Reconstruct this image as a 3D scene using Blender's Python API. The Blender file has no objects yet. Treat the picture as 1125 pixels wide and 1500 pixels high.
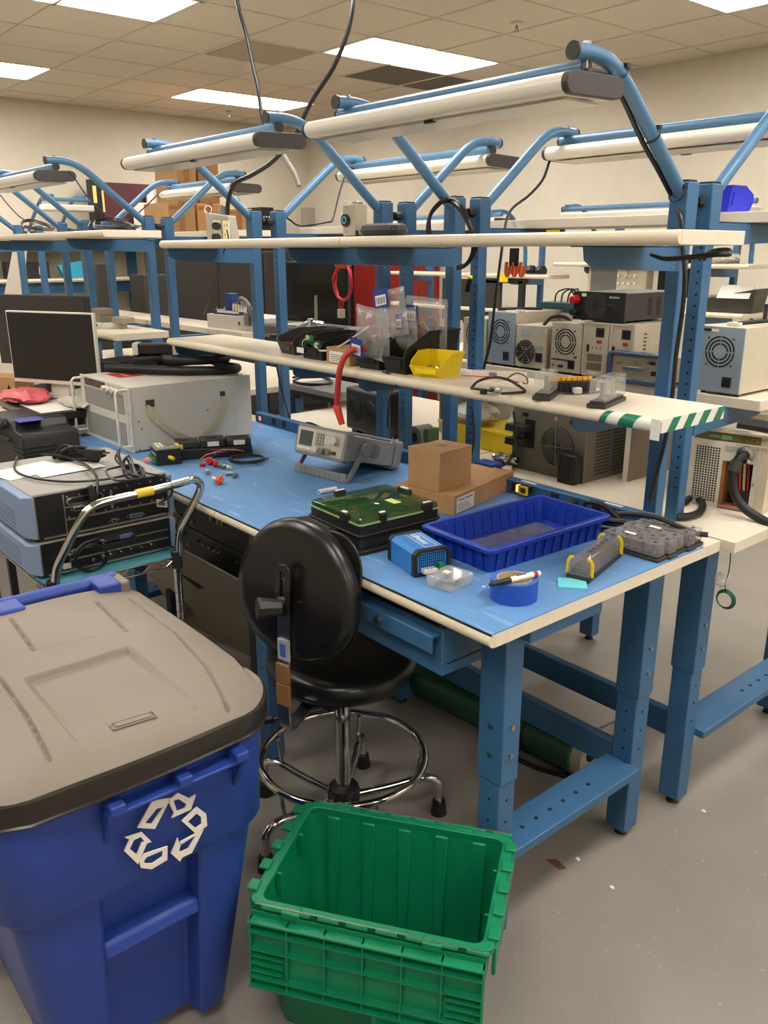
import bpy, bmesh, math, random
from math import sin, cos, pi, radians, sqrt, atan2, hypot
from mathutils import Vector, Matrix
random.seed(7)
SC = bpy.context.scene
COL = SC.collection

# ---------------------------------------------------------------- camera
CAM_POS = (1.042,-1.165,1.663)
_r,_u,_f = ((0.645,0.764,-0.001),(-0.228,0.194,0.954),(-0.729,0.616,-0.299))
cam_data = bpy.data.cameras.new('camera')
cam = bpy.data.objects.new('camera', cam_data)
COL.objects.link(cam)
cam_data.sensor_fit = 'VERTICAL'
cam_data.sensor_height = 36.0
cam_data.lens = 36.0*1219.09/1500.0
cam_data.clip_start = 0.05
cam.matrix_world = Matrix(((_r[0],_u[0],-_f[0],CAM_POS[0]),(_r[1],_u[1],-_f[1],CAM_POS[1]),(_r[2],_u[2],-_f[2],CAM_POS[2]),(0,0,0,1)))
SC.camera = cam
# ---------------------------------------------------------------- world, exposure
w = bpy.data.worlds.new('world'); SC.world = w; w.use_nodes = True
w.node_tree.nodes['Background'].inputs[0].default_value = (0.9,0.82,0.70,1)
w.node_tree.nodes['Background'].inputs[1].default_value = 0.15
SC.view_settings.view_transform = 'Standard'
SC.view_settings.look = 'None'
SC.view_settings.gamma = 1.0
SC.view_settings.use_curve_mapping = False
SC.view_settings.exposure = 0.42
PANEL_POWER = 17.0
PANEL_COLOR = (1.0,0.95,0.895)
SC.cycles.max_bounces = 8
SC.cycles.diffuse_bounces = 4
SC.cycles.glossy_bounces = 3
SC.cycles.transparent_max_bounces = 12
SC.cycles.caustics_reflective = False
SC.cycles.caustics_refractive = False
SC.cycles.sample_clamp_indirect = 4.0

# ---------------------------------------------------------------- materials
MATS = {}
def srgb(r,g,b):
    f = lambda c: (c/255/12.92) if c/255<=0.04045 else ((c/255+0.055)/1.055)**2.4
    return (f(r),f(g),f(b),1)
def mat(name, col, rough=0.5, metal=0.0, noise=0.0, scale=20, bump=0.0, bscale=200, coat=0, trans=0, alpha=1, emit=None, estr=0, ior=1.45, dark=None, spec=0.5):
    if name in MATS: return MATS[name]
    m = bpy.data.materials.new(name); m.use_nodes = True
    nt = m.node_tree; b = nt.nodes['Principled BSDF']
    c = srgb(*col)
    b.inputs['Base Color'].default_value = c
    b.inputs['Roughness'].default_value = rough
    b.inputs['Metallic'].default_value = metal
    b.inputs['IOR'].default_value = ior
    b.inputs['Specular IOR Level'].default_value = spec
    if coat: b.inputs['Coat Weight'].default_value = coat; b.inputs['Coat Roughness'].default_value = 0.15
    if trans: b.inputs['Transmission Weight'].default_value = trans
    b.inputs['Alpha'].default_value = alpha
    if emit: b.inputs['Emission Color'].default_value = srgb(*emit); b.inputs['Emission Strength'].default_value = estr
    if noise or bump:
        tc = nt.nodes.new('ShaderNodeTexCoord')
    if noise:
        n = nt.nodes.new('ShaderNodeTexNoise'); n.inputs['Scale'].default_value = scale; n.inputs['Detail'].default_value = 5
        nt.links.new(tc.outputs['Object'], n.inputs['Vector'])
        r = nt.nodes.new('ShaderNodeValToRGB')
        d = srgb(*dark) if dark else tuple(x*(1-noise) for x in c[:3])+(1,)
        l = tuple(min(1,x*(1+noise*0.6)) for x in c[:3])+(1,)
        r.color_ramp.elements[0].color = d; r.color_ramp.elements[0].position = 0.3
        r.color_ramp.elements[1].color = l; r.color_ramp.elements[1].position = 0.7
        nt.links.new(n.outputs['Fac'], r.inputs['Fac']); nt.links.new(r.outputs['Color'], b.inputs['Base Color'])
    if bump:
        n2 = nt.nodes.new('ShaderNodeTexNoise'); n2.inputs['Scale'].default_value = bscale; n2.inputs['Detail'].default_value = 3
        nt.links.new(tc.outputs['Object'], n2.inputs['Vector'])
        bp_ = nt.nodes.new('ShaderNodeBump'); bp_.inputs['Strength'].default_value = bump; bp_.inputs['Distance'].default_value = 0.002
        nt.links.new(n2.outputs['Fac'], bp_.inputs['Height']); nt.links.new(bp_.outputs['Normal'], b.inputs['Normal'])
    MATS[name] = m
    return m
BLUE = mat('blue_painted_steel',(52,94,131),0.42,0,0.10,6,0.05,300)
BLUE_L = mat('blue_tube_paint',(68,107,139),0.36,0,0.05,6)
LAM = mat('cream_laminate',(214,203,182),0.38,0,0.04,60,0.03,400)
LAM_EDGE = mat('cream_bullnose',(210,198,172),0.33)
MATB = mat('blue_antistatic_mat',(88,132,178),0.55,0,0.06,9,0.08,500)
TEAL = mat('teal_mat',(74,140,152),0.6,0,0.08,20)
BLK = mat('black_plastic',(26,25,24),0.45,0,0.1,30)
BLKG = mat('dark_grey_plastic',(52,50,47),0.5)
BLKM = mat('matte_black_metal',(30,30,31),0.55,0.0,0.1,20)
RUB = mat('black_rubber',(22,21,20),0.5)
CAB = mat('black_cable',(24,23,23),0.42)
CHR = mat('chrome',(205,204,200),0.10,1.0)
STEEL = mat('brushed_steel',(165,163,158),0.32,1.0)
GREYP = mat('instrument_grey',(124,124,121),0.5)
BEIGE = mat('beige_instrument',(190,180,158),0.5,0,0.04,40)
GREYB = mat('blue_grey_sheet',(134,148,158),0.45)
WHITE = mat('white_paint',(205,200,188),0.45)
WPAP = mat('white_paper',(222,218,208),0.7)
CARD = mat('brown_cardboard',(170,130,88),0.75,0,0.08,30)
CARD2 = mat('dark_cardboard',(150,108,66),0.75,0,0.08,30)
RED = mat('red_plastic',(170,28,24),0.4)
YEL = mat('yellow_plastic',(222,190,20),0.4)
ORG = mat('orange_plastic',(222,92,36),0.4)
GRN = mat('green_connector',(40,120,70),0.45)
BRASS = mat('brass',(190,150,80),0.3,1.0)
SCR = mat('dark_screen',(26,24,22),0.18)
SCRG = mat('grey_lcd',(70,76,72),0.2)

def plastic_clear(name, col, alpha=0.35, rough=0.08):
    if name in MATS: return MATS[name]
    m = bpy.data.materials.new(name); m.use_nodes=True; nt=m.node_tree
    b = nt.nodes['Principled BSDF']; b.inputs['Base Color'].default_value = srgb(*col)
    b.inputs['Roughness'].default_value = rough; b.inputs['Alpha'].default_value = alpha
    b.inputs['Specular IOR Level'].default_value = 0.8
    MATS[name]=m; return m
CLEAR = plastic_clear('clear_plastic',(205,205,200),0.30)
FILM = plastic_clear('clear_film',(205,202,196),0.26,0.15)
TINT = plastic_clear('green_tinted_cover',(40,70,32),0.62,0.06)
SMOKE = plastic_clear('smoky_cover',(158,152,150),0.36,0.10)

# ---------------------------------------------------------------- mesh helpers
class MB:
    def __init__(s): s.v=[]; s.f=[]; s.mi=[]; s.cur=0
    def add(s, vs, fs, M=None):
        o=len(s.v)
        s.v += [tuple(M@Vector(v)) if M is not None else tuple(v) for v in vs]
        s.f += [tuple(i+o for i in f) for f in fs]; s.mi += [s.cur]*len(fs)
        return s
    def box(s,x0,x1,y0,y1,z0,z1,M=None):
        vs=[(x0,y0,z0),(x1,y0,z0),(x1,y1,z0),(x0,y1,z0),(x0,y0,z1),(x1,y0,z1),(x1,y1,z1),(x0,y1,z1)]
        return s.add(vs,[(0,3,2,1),(4,5,6,7),(0,1,5,4),(1,2,6,5),(2,3,7,6),(3,0,4,7)],M)
    def cbox(s,cx,cy,cz,sx,sy,sz,M=None): return s.box(cx-sx/2,cx+sx/2,cy-sy/2,cy+sy/2,cz-sz/2,cz+sz/2,M)
    def hexa(s,b,t):   # 4 bottom pts, 4 top pts (ccw seen from above)
        return s.add(list(b)+list(t),[(0,3,2,1),(4,5,6,7),(0,1,5,4),(1,2,6,5),(2,3,7,6),(3,0,4,7)])
    def prism(s,poly,h0,h1,M=None):  # poly in xy, extruded in z
        n=len(poly)
        vs=[(p[0],p[1],h0) for p in poly]+[(p[0],p[1],h1) for p in poly]
        fs=[tuple(range(n-1,-1,-1)),tuple(range(n,2*n))]+[(i,(i+1)%n,n+(i+1)%n,n+i) for i in range(n)]
        return s.add(vs,fs,M)
    def ringprism(s,outer,inner,h0,h1,M=None):
        n=len(outer); vs=[]; assert len(inner)==n
        for h in (h0,h1):
            vs+=[(p[0],p[1],h) for p in outer]+[(p[0],p[1],h) for p in inner]
        fs=[]
        for i in range(n):
            j=(i+1)%n
            fs+=[(i,j,2*n+j,2*n+i),(n+j,n+i,3*n+i,3*n+j),(2*n+i,2*n+j,3*n+j,3*n+i),(j,i,n+i,n+j)]
        return s.add(vs,fs,M)
    def frame2(s,p0,p1):
        d=(Vector(p1)-Vector(p0)); L=d.length; d.normalize()
        up=Vector((0,0,1)) if abs(d.z)<0.95 else Vector((1,0,0))
        a=d.cross(up).normalized(); b=a.cross(d)
        return d,a,b,L
    def cyl(s,p0,p1,r,r2=None,n=16,cap=True):
        r2=r if r2 is None else r2
        d,a,b,L=s.frame2(p0,p1); p0=Vector(p0);p1=Vector(p1)
        vs=[tuple(p0+(a*cos(t)+b*sin(t))*r) for t in [2*pi*i/n for i in range(n)]]+[tuple(p1+(a*cos(t)+b*sin(t))*r2) for t in [2*pi*i/n for i in range(n)]]
        fs=[(i,(i+1)%n,n+(i+1)%n,n+i) for i in range(n)]
        if cap: fs+=[tuple(range(n-1,-1,-1)),tuple(range(n,2*n))]
        return s.add(vs,fs)
    def tube(s,pts,r,n=8,closed=False,ry=None):
        P=[Vector(p) for p in pts]; m=len(P); vs=[]; fs=[]
        prev=None
        for i in range(m):
            if closed: t=(P[(i+1)%m]-P[i-1])
            else: t=P[min(i+1,m-1)]-P[max(i-1,0)]
            if t.length<1e-9: t=Vector((0,0,1))
            t.normalize()
            if prev is None:
                up=Vector((0,0,1)) if abs(t.z)<0.9 else Vector((1,0,0))
                a=t.cross(up).normalized()
            else:
                a=prev-t*prev.dot(t)
                if a.length<1e-6: a=t.cross(Vector((0,0,1)))
                a.normalize()
            prev=a; b=t.cross(a)
            rr=r(i/(m-1)) if callable(r) else r
            for k in range(n):
                th=2*pi*k/n
                vs.append(tuple(P[i]+a*cos(th)*rr+b*sin(th)*(rr if ry is None else ry)))
        for i in range(m if closed else m-1):
            j=(i+1)%m
            for k in range(n):
                l=(k+1)%n
                fs.append((i*n+k,i*n+l,j*n+l,j*n+k))
        if not closed: fs+=[tuple(range(n-1,-1,-1)),tuple((m-1)*n+k for k in range(n))]
        return s.add(vs,fs)
    def lathe(s,prof,n=24,M=None,cap=True):
        vs=[];fs=[];m=len(prof)
        for r,z in prof:
            for k in range(n): vs.append((r*cos(2*pi*k/n),r*sin(2*pi*k/n),z))
        for i in range(m-1):
            for k in range(n):
                l=(k+1)%n; fs.append((i*n+k,i*n+l,(i+1)*n+l,(i+1)*n+k))
        if cap: fs+=[tuple(range(n-1,-1,-1)),tuple((m-1)*n+k for k in range(n))]
        return s.add(vs,fs,M)
    def loft(s,rings,cap0=True,cap1=True,M=None):
        n=len(rings[0]); vs=[p for r in rings for p in r]; fs=[]
        for i in range(len(rings)-1):
            for k in range(n):
                l=(k+1)%n; fs.append((i*n+k,i*n+l,(i+1)*n+l,(i+1)*n+k))
        if cap0: fs.append(tuple(range(n-1,-1,-1)))
        if cap1: fs.append(tuple((len(rings)-1)*n+k for k in range(n)))
        return s.add(vs,fs,M)
    def torus(s,c,R_,r,n=40,m=10,M=None,a0=0,a1=2*pi):
        pts=[(c[0]+R_*cos(a0+(a1-a0)*i/n),c[1]+R_*sin(a0+(a1-a0)*i/n),c[2]) for i in range(n if a1-a0>6.28 else n+1)]
        if M is not None: pts=[tuple(M@Vector(p)) for p in pts]
        return s.tube(pts,r,m,closed=a1-a0>6.28)
    def mat(s,i): s.cur=i; return s
    def build(s,name,mats,parent=None,world=False,bevel=0,smooth=35,seg=2,solid=0):
        me=bpy.data.meshes.new(name)
        vs=s.v
        if world and parent is not None:
            Mi=WM(parent).inverted(); vs=[tuple(Mi@Vector(v)) for v in vs]
        me.from_pydata(vs,[],s.f)
        bm=bmesh.new(); bm.from_mesh(me); mi=[f.material_index for f in bm.faces]
        bmesh.ops.recalc_face_normals(bm,faces=bm.faces); bm.to_mesh(me); bm.free()
        if not isinstance(mats,(list,tuple)): mats=[mats]
        for m in mats: me.materials.append(m)
        me.polygons.foreach_set('material_index',s.mi)
        if smooth:
            me.polygons.foreach_set('use_smooth',[True]*len(me.polygons))
            me.set_sharp_from_angle(angle=radians(smooth))
        me.update()
        o=bpy.data.objects.new(name,me); COL.objects.link(o)
        if parent is not None: o.parent=parent
        if solid:
            md=o.modifiers.new('solid','SOLIDIFY'); md.thickness=solid
        if bevel:
            md=o.modifiers.new('bevel','BEVEL'); md.width=bevel; md.segments=seg; md.limit_method='ANGLE'; md.angle_limit=radians(40)
            md.harden_normals=False
        return o
_WM={}
def WM(o):
    if o.name in _WM: return _WM[o.name]
    return Matrix.Identity(4)
def thing(name,label,cat,loc=(0,0,0),rotz=0,group=None,rot=None):
    o=bpy.data.objects.new(name,None); COL.objects.link(o); o.empty_display_size=0.05
    o.location=loc; o.rotation_euler=rot if rot else (0,0,rotz)
    o['label']=label; o['category']=cat
    if group: o['group']=group
    _WM[o.name]=Matrix.Translation(Vector(loc))@ (Matrix.Rotation(rotz,4,'Z') if not rot else (Matrix.Rotation(rot[2],4,'Z')@Matrix.Rotation(rot[1],4,'Y')@Matrix.Rotation(rot[0],4,'X')))
    return o
def sub(parent,o):
    _WM[o.name]=WM(parent); return o
def tag(o,label,cat,group=None):
    o['label']=label; o['category']=cat
    if group: o['group']=group
    return o
def struct(o): o['kind']='structure'; return o
def part(name,mats,parent,**k):
    """decorator-free one shot: part(name, mats, parent, box=(...))"""
    mb=MB()
    for key in ('box','boxes'):
        if key in k:
            for b in ([k[key]] if key=='box' else k[key]): mb.box(*b)
    for c in k.get('cyls',[]): mb.cyl(*c)
    return mb.build(name,mats,parent,bevel=k.get('bevel',0),world=k.get('world',False))
def catmull(pts,n=8,closed=False):
    P=[Vector(p) for p in pts]; out=[]; m=len(P)
    rng=range(m if closed else m-1)
    for i in rng:
        p0=P[i-1] if (i>0 or closed) else P[0]*2-P[1]; p1=P[i]; p2=P[(i+1)%m]
        p3=P[(i+2)%m] if (i+2<m or closed) else P[-1]*2-P[-2]
        for k in range(n):
            t=k/n
            out.append(tuple(0.5*((2*p1)+(-p0+p2)*t+(2*p0-5*p1+4*p2-p3)*t*t+(-p0+3*p1-3*p2+p3)*t**3)))
    if not closed: out.append(tuple(P[-1]))
    return out
def cable(name,label,pts,r=0.004,m=None,cat='cable',n=8,sm=8,parent=None,closed=False,group=None,world=True):
    mb=MB(); mb.tube(catmull(pts,sm,closed),r,n,closed)
    o=mb.build(name,m or CAB,parent,world=world if parent else False)
    if parent is None: tag(o,label,cat,group)
    return o
def coil(c,R_,n,dz,jit,seed=0,ry=None,rot=0):
    rd=random.Random(seed); pts=[]
    for i in range(n*8+1):
        a=2*pi*i/8+rot; rr=R_*(1+rd.uniform(-jit,jit)); r2=(ry or R_)*(1+rd.uniform(-jit,jit))
        pts.append((c[0]+rr*cos(a),c[1]+r2*sin(a),c[2]+dz*i/(n*8)+rd.uniform(0,0.004)))
    return pts
_tc=[0]
def text(name,string,size,M,m,parent=None,ext=0.0004,world=True,align='CENTER',space=1.0):
    cu=bpy.data.curves.new('txt','FONT'); cu.body=string; cu.size=size; cu.align_x=align; cu.align_y='CENTER'; cu.extrude=ext; cu.space_character=space
    cu.resolution_u=3
    to=bpy.data.objects.new('txt',cu); COL.objects.link(to)
    bpy.context.view_layer.update()
    dg=bpy.context.evaluated_depsgraph_get()
    me=bpy.data.meshes.new_from_object(to.evaluated_get(dg)); bpy.data.objects.remove(to); bpy.data.curves.remove(cu)
    A=M
    if world and parent is not None: A=WM(parent).inverted()@M
    me.transform(A); me.name=name; me.materials.clear(); me.materials.append(m)
    o=bpy.data.objects.new(name,me); COL.objects.link(o)
    if parent is not None: o.parent=parent
    return o
def plane_M(origin,xdir,ydir):
    x=Vector(xdir).normalized(); z=x.cross(Vector(ydir)).normalized(); y=z.cross(x)
    o=Vector(origin)
    return Matrix(((x.x,y.x,z.x,o.x),(x.y,y.y,z.y,o.y),(x.z,y.z,z.z,o.z),(0,0,0,1)))
def copy_tree(root,loc,rotz,label=None,group=None,linkp=None):
    r=root.copy(); COL.objects.link(r); r.location=loc; r.rotation_euler=(0,0,rotz)
    if label: r['label']=label
    if group: r['group']=group
    def rec(src,dst):
        for ch in list(src.children):
            c=ch.copy(); COL.objects.link(c); c.parent=dst; rec(ch,c)
    rec(root,r)
    _WM[r.name]=Matrix.Translation(Vector(loc))@Matrix.Rotation(rotz,4,'Z')
    return r
def rrect(x0,x1,y0,y1,r,n=5):
    pts=[]
    for cx,cy,a in ((x1-r,y1-r,0),(x0+r,y1-r,pi/2),(x0+r,y0+r,pi),(x1-r,y0+r,3*pi/2)):
        for i in range(n+1):
            t=a+pi/2*i/n; pts.append((cx+r*cos(t),cy+r*sin(t)))
    return pts
# ================================================================ THE ROOM
RX0,RX1,RY0,RY1,CZ = -7.9,4.1,-4.6,5.18,3.05
WALLM = mat('wall_paint',(206,198,180),0.8,0,0.04,8,0.25,220)
FLOORM = mat('grey_floor',(132,125,117),0.42,0,0.10,3.0,0.05,60)
def floor_nodes(m,col=(166,160,150),sc=(70,70,70),lo=.665,hi=.72,amt=1.0):
    nt=m.node_tree; b=nt.nodes['Principled BSDF']
    tc=[n for n in nt.nodes if n.type=='TEX_COORD'][0]
    v=nt.nodes.new('ShaderNodeTexNoise'); v.inputs['Scale'].default_value=1; v.inputs['Detail'].default_value=6
    mp=nt.nodes.new('ShaderNodeMapping'); mp.inputs['Scale'].default_value=sc; mp.inputs['Rotation'].default_value=(0,0,.5); nt.links.new(tc.outputs['Object'],mp.inputs['Vector']); nt.links.new(mp.outputs['Vector'],v.inputs['Vector'])
    r=nt.nodes.new('ShaderNodeValToRGB'); r.color_ramp.elements[0].position=lo; r.color_ramp.elements[1].position=hi; r.color_ramp.elements[1].color=(amt,amt,amt,1)
    nt.links.new(v.outputs['Fac'],r.inputs['Fac'])
    mix=nt.nodes.new('ShaderNodeMixRGB'); src=b.inputs['Base Color'].links[0].from_socket
    nt.links.new(src,mix.inputs[1]); mix.inputs[2].default_value=srgb(*col); nt.links.new(r.outputs['Color'],mix.inputs['Fac'])
    nt.links.new(mix.outputs['Color'],b.inputs['Base Color'])
floor_nodes(FLOORM)
floor_nodes(MATB,(138,172,204),(7,60,10),.60,.68,.45)
struct(MB().box(RX0-0.1,RX1+0.1,RY0-0.1,RY1+0.1,-0.1,0).build('floor',FLOORM,smooth=0))
struct(MB().box(RX0-0.1,RX0,RY0,RY1,0,CZ+0.15).build('wall_left',WALLM,smooth=0))
struct(MB().box(RX0,RX1,RY1,RY1+0.1,0,CZ+0.15).build('wall_back',WALLM,smooth=0))
struct(MB().box(RX1,RX1+0.1,RY0,RY1,0,CZ+0.15).build('wall_right',WALLM,smooth=0))
struct(MB().box(RX0,RX1,RY0-0.1,RY0,0,CZ+0.15).build('wall_front',WALLM,smooth=0))
BASEB = mat('dark_vinyl_base',(60,56,50),0.5)
struct(MB().box(RX0,RX0+0.006,RY0,RY1,0,0.1).build('baseboard_left',BASEB,smooth=0))
struct(MB().box(RX0+0.01,RX1,RY1-0.006,RY1,0,0.1).build('baseboard_back',BASEB,smooth=0))
ceil = struct(MB().box(RX0-0.1,RX1+0.1,RY0-0.1,RY1+0.1,CZ+0.16,CZ+0.2).build('ceiling',WALLM,smooth=0))
TILEM = mat('ceiling_tile_board',(214,205,188),0.9,0,0.05,60,0.4,300)
GRIDM = mat('ceiling_grid_metal',(205,196,178),0.6)
VENTM = mat('return_air_grille',(96,88,76),0.7)
TX,TY = 0.61,0.645
GX0,GY0 = -4.465,2.875
ix0 = math.floor((RX0-GX0)/TX); ix1 = math.ceil((RX1-GX0)/TX)
iy0 = math.floor((RY0-GY0)/TY); iy1 = math.ceil((RY1-GY0)/TY)
g = MB()
for i in range(ix0,ix1+1):
    x=GX0+i*TX
    if RX0<x<RX1: g.box(x-0.011,x+0.011,RY0,RY1,CZ-0.001,CZ+0.006)
for j in range(iy0,iy1+1):
    y=GY0+j*TY
    if RY0<y<RY1: g.box(RX0,RX1,y-0.011,y+0.011,CZ-0.001,CZ+0.006)
g.build('ceiling_grid',GRIDM,ceil,smooth=0)['kind']='stuff'
# light cells: every fourth column, two tiles long, every four rows
LIGHTC = {}
for i in range(ix0,ix1):
    for j in range(iy0,iy1):
        if i%4==0 and j%4 in (0,1): LIGHTC[(i,j)]=1
tile_me=None
tb=MB(); tb.box(0.006,TX-0.006,0.006,TY-0.006,0.004,0.018)
vent=[(-1,-1),(-1,1),(1,0),(-1,0)]
VC={(-1,-1),(-1,1)}
for i in range(ix0,ix1):
    for j in range(iy0,iy1):
        if (i,j) in LIGHTC: continue
        x=GX0+i*TX; y=GY0+j*TY
        if x>RX1-0.05 or y>RY1-0.05 or x+TX<RX0+.05 or y+TY<RY0+.05: continue
        # only whole tiles share the mesh; edge tiles are cut to the wall
        xa,xb,ya,yb=max(x,RX0),min(x+TX,RX1),max(y,RY0),min(y+TY,RY1)
        if xb-xa>TX-0.001 and yb-ya>TY-0.001:
            if tile_me is None:
                o=tb.build('ceiling_tile',TILEM,ceil,smooth=0); tile_me=o.data
            else:
                o=bpy.data.objects.new('ceiling_tile',tile_me); COL.objects.link(o); o.parent=ceil
            o.location=(x,y,CZ)
        else:
            MB().box(xa+.006,xb-.006,ya+.006,yb-.006,CZ+0.004,CZ+0.018).build('ceiling_tile',TILEM,ceil,smooth=0)
for (x,y) in ((-5.075,2.23),(-5.075,3.52),(-5.075,4.165)):
    vb=MB()
    vb.box(x+.03,x+TX-.03,y+.03,y+TY-.03,CZ-0.001,CZ+0.004)
    o=vb.build('air_grille',VENTM if y>3 else mat('grey_ceiling_tile',(172,162,145),0.9),ceil,smooth=0)
def em_mat(name,col,st):
    m=bpy.data.materials.new(name); m.use_nodes=True; nt=m.node_tree; nt.nodes.clear()
    e=nt.nodes.new('ShaderNodeEmission'); e.inputs[0].default_value=(*col,1); e.inputs[1].default_value=st
    o=nt.nodes.new('ShaderNodeOutputMaterial'); nt.links.new(e.outputs[0],o.inputs[0]); return m
PANELM=em_mat('lit_panel',PANEL_COLOR,PANEL_POWER)
lights=[]
for i in range(ix0,ix1):
    for j in range(iy0,iy1):
        if i%4==0 and j%4==0:
            x=GX0+i*TX; y=GY0+j*TY
            if x+TX>RX1 or y+2*TY>RY1 or x<RX0 or y<RY0: continue
            lights.append((x,y))
def light_label(x,y):
    if abs(x+4.465)<.1 and abs(y-2.875)<.1: return 'lit ceiling panel beside a dark air grille, above the longest white lamp'
    if abs(x+6.905)<.1 and abs(y-2.875)<.1: return 'lit ceiling panel nearest the far left wall, crossed by a hanging black cable'
    if abs(x+6.905)<.1 and abs(y-0.295)<.1: return 'lit ceiling panel cut by the left edge of the photo'
    if abs(x+4.465)<.1 and abs(y-0.295)<.1: return 'large lit ceiling panel at the top left, cut by the top edge'
    if abs(x+2.025)<.1 and abs(y-2.875)<.1: return 'lit ceiling panel in the top right corner of the photo'
    return 'lit ceiling panel of the same grid outside the picture'
for (x,y) in lights:
    t=thing('ceiling_light',light_label(x,y),'ceiling light',(x+TX/2,y+TY,CZ+0.03),0,'ceiling light panels')
    fr=MB(); w2,h2=TX/2-.002,TY-.002
    for a in ((-w2,w2,-h2,-h2+.018),(-w2,w2,h2-.018,h2),(-w2,-w2+.018,-h2,h2),(w2-.018,w2,-h2,h2)):
        fr.box(a[0],a[1],a[2],a[3],-0.030,0.02)
    fr.box(-w2,w2,-h2,h2,0.012,0.03)
    fr.build('frame',WHITE,t,smooth=0)
    MB().box(-w2+.018,w2-.018,-h2+.018,h2-.018,-0.020,-0.014).build('diffuser',PANELM,t,smooth=0)
# sprinklers
def sprinkler(x,y,label):
    t=thing('sprinkler',label,'sprinkler',(x,y,CZ),0,'ceiling sprinklers')
    MB().lathe([(0.0,0.0),(0.04,0.0),(0.036,-0.008),(0.015,-0.012),(0,-0.012)],20,cap=False).build('escutcheon',WHITE,t)
    b=MB(); b.cyl((0,0,-0.01),(0,0,-0.035),0.008,n=10); b.box(-.012,-.009,-.003,.003,-.05,-.03); b.box(.009,.012,-.003,.003,-.05,-.03); b.cyl((0,0,-.05),(0,0,-.053),0.016,n=12)
    b.build('sprinkler_head',STEEL,t)
sprinkler(-2.986,3.345,'small ceiling sprinkler head above the big white lamp at the top right')
sprinkler(-7.261,3.735,'small ceiling sprinkler head beyond the far ceiling panel near the left wall')
# ================================================================ WORKSTATIONS
def arm_profile():
    return [(.403,2.066),(.47,2.068),(.525,2.060),(.575,2.038),(.625,2.002),(.68,1.957),(.75,1.900),(.828,1.836),(.875,1.798)]
def light_unit(t,xl,xr,Y,S,lx0,lx1,ext=0.0,endside=1):
    """blue arms, rail tube and lamp of a station; Y maps local depth to world"""
    for ax in (xl,xr):
        a=MB(); a.tube(catmull([(ax,Y(y),z+S) for y,z in arm_profile()],4),0.017,12)
        ao=a.build('light_arm',BLUE_L,t,world=True)
        sub(t,ao)
        c=MB(); c.cyl((ax,Y(.4045),2.066+S),(ax,Y(.399),2.066+S),0.0185,n=14); c.build('end_cap',BLK,ao,world=True)
        bk=MB(); bk.cyl((ax,Y(.447),2.07+S),(ax,Y(.447),2.018+S),0.005,n=8); bk.cyl((ax,Y(.447),2.089+S),(ax,Y(.447),2.083+S),0.009,n=6); bk.build('bolt',STEEL,ao,world=True)
    r=MB(); r.cyl((lx0+.02,Y(.447),2.040+S),(lx1-.042,Y(.447),2.040+S),0.016,n=14)
    ro=r.build('lamp_rail',BLUE_L,t,world=True); sub(t,ro)
    for x,dx in ((lx0+.02,-.004),(lx1-.042,.004)):
        c=MB(); c.cyl((x,Y(.447),2.040+S),(x+dx,Y(.447),2.040+S),0.0175,n=14); c.build('end_cap',BLK,ro,world=True)
    # lamp housing: rounded slab profile in (y,z), open lens below
    z0=1.971+S; prof=[]
    for i in range(9):
        th=pi/2+pi*i/8; prof.append((.350+.022*cos(th), z0+.023+.022*sin(th)))
    prof2=[]
    for i in range(9):
        th=-pi/2+pi*i/8; prof2.append((.497+.022*cos(th), z0+.027+.022*sin(th)))
    ring=prof+prof2
    h=MB(); h.loft([[(x,Y(y),z) for y,z in ring] for x in (lx0,lx1)])
    ho=h.build('lamp_housing',LAMPM,t,world=True); sub(t,ho)
    big=[(.4235+(y-.4235)*1.02, z0+.024+(z-z0-.024)*1.04) for y,z in ring]
    for x0,x1 in ((lx0-.006,lx0+.006),(lx1-.010,lx1+.008)):
        c=MB(); c.loft([[(x,Y(y),z) for y,z in big] for x in (x0,x1)]); c.build('end_cap',BLKG,ho,world=True,bevel=.002)
    l=MB(); l.box(lx0+.03,lx1-.03,min(Y(.365),Y(.485)),max(Y(.365),Y(.485)),z0-.004,z0+.001)
    l.build('lens',LENSM,ho,world=True)
    sw=MB(); sw.cbox((lx0+lx1)/2+.02,Y(.37),z0-.003,.035,.012,.008); sw.build('switch',BLK,ho,world=True,bevel=.002)
LAMPM = mat('lamp_white_enamel',(214,208,192),0.3)
LENSM = mat('lamp_lens',(188,182,168),0.25)
HOLEM = mat('slot_shadow_black',(12,12,12),0.8)
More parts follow.
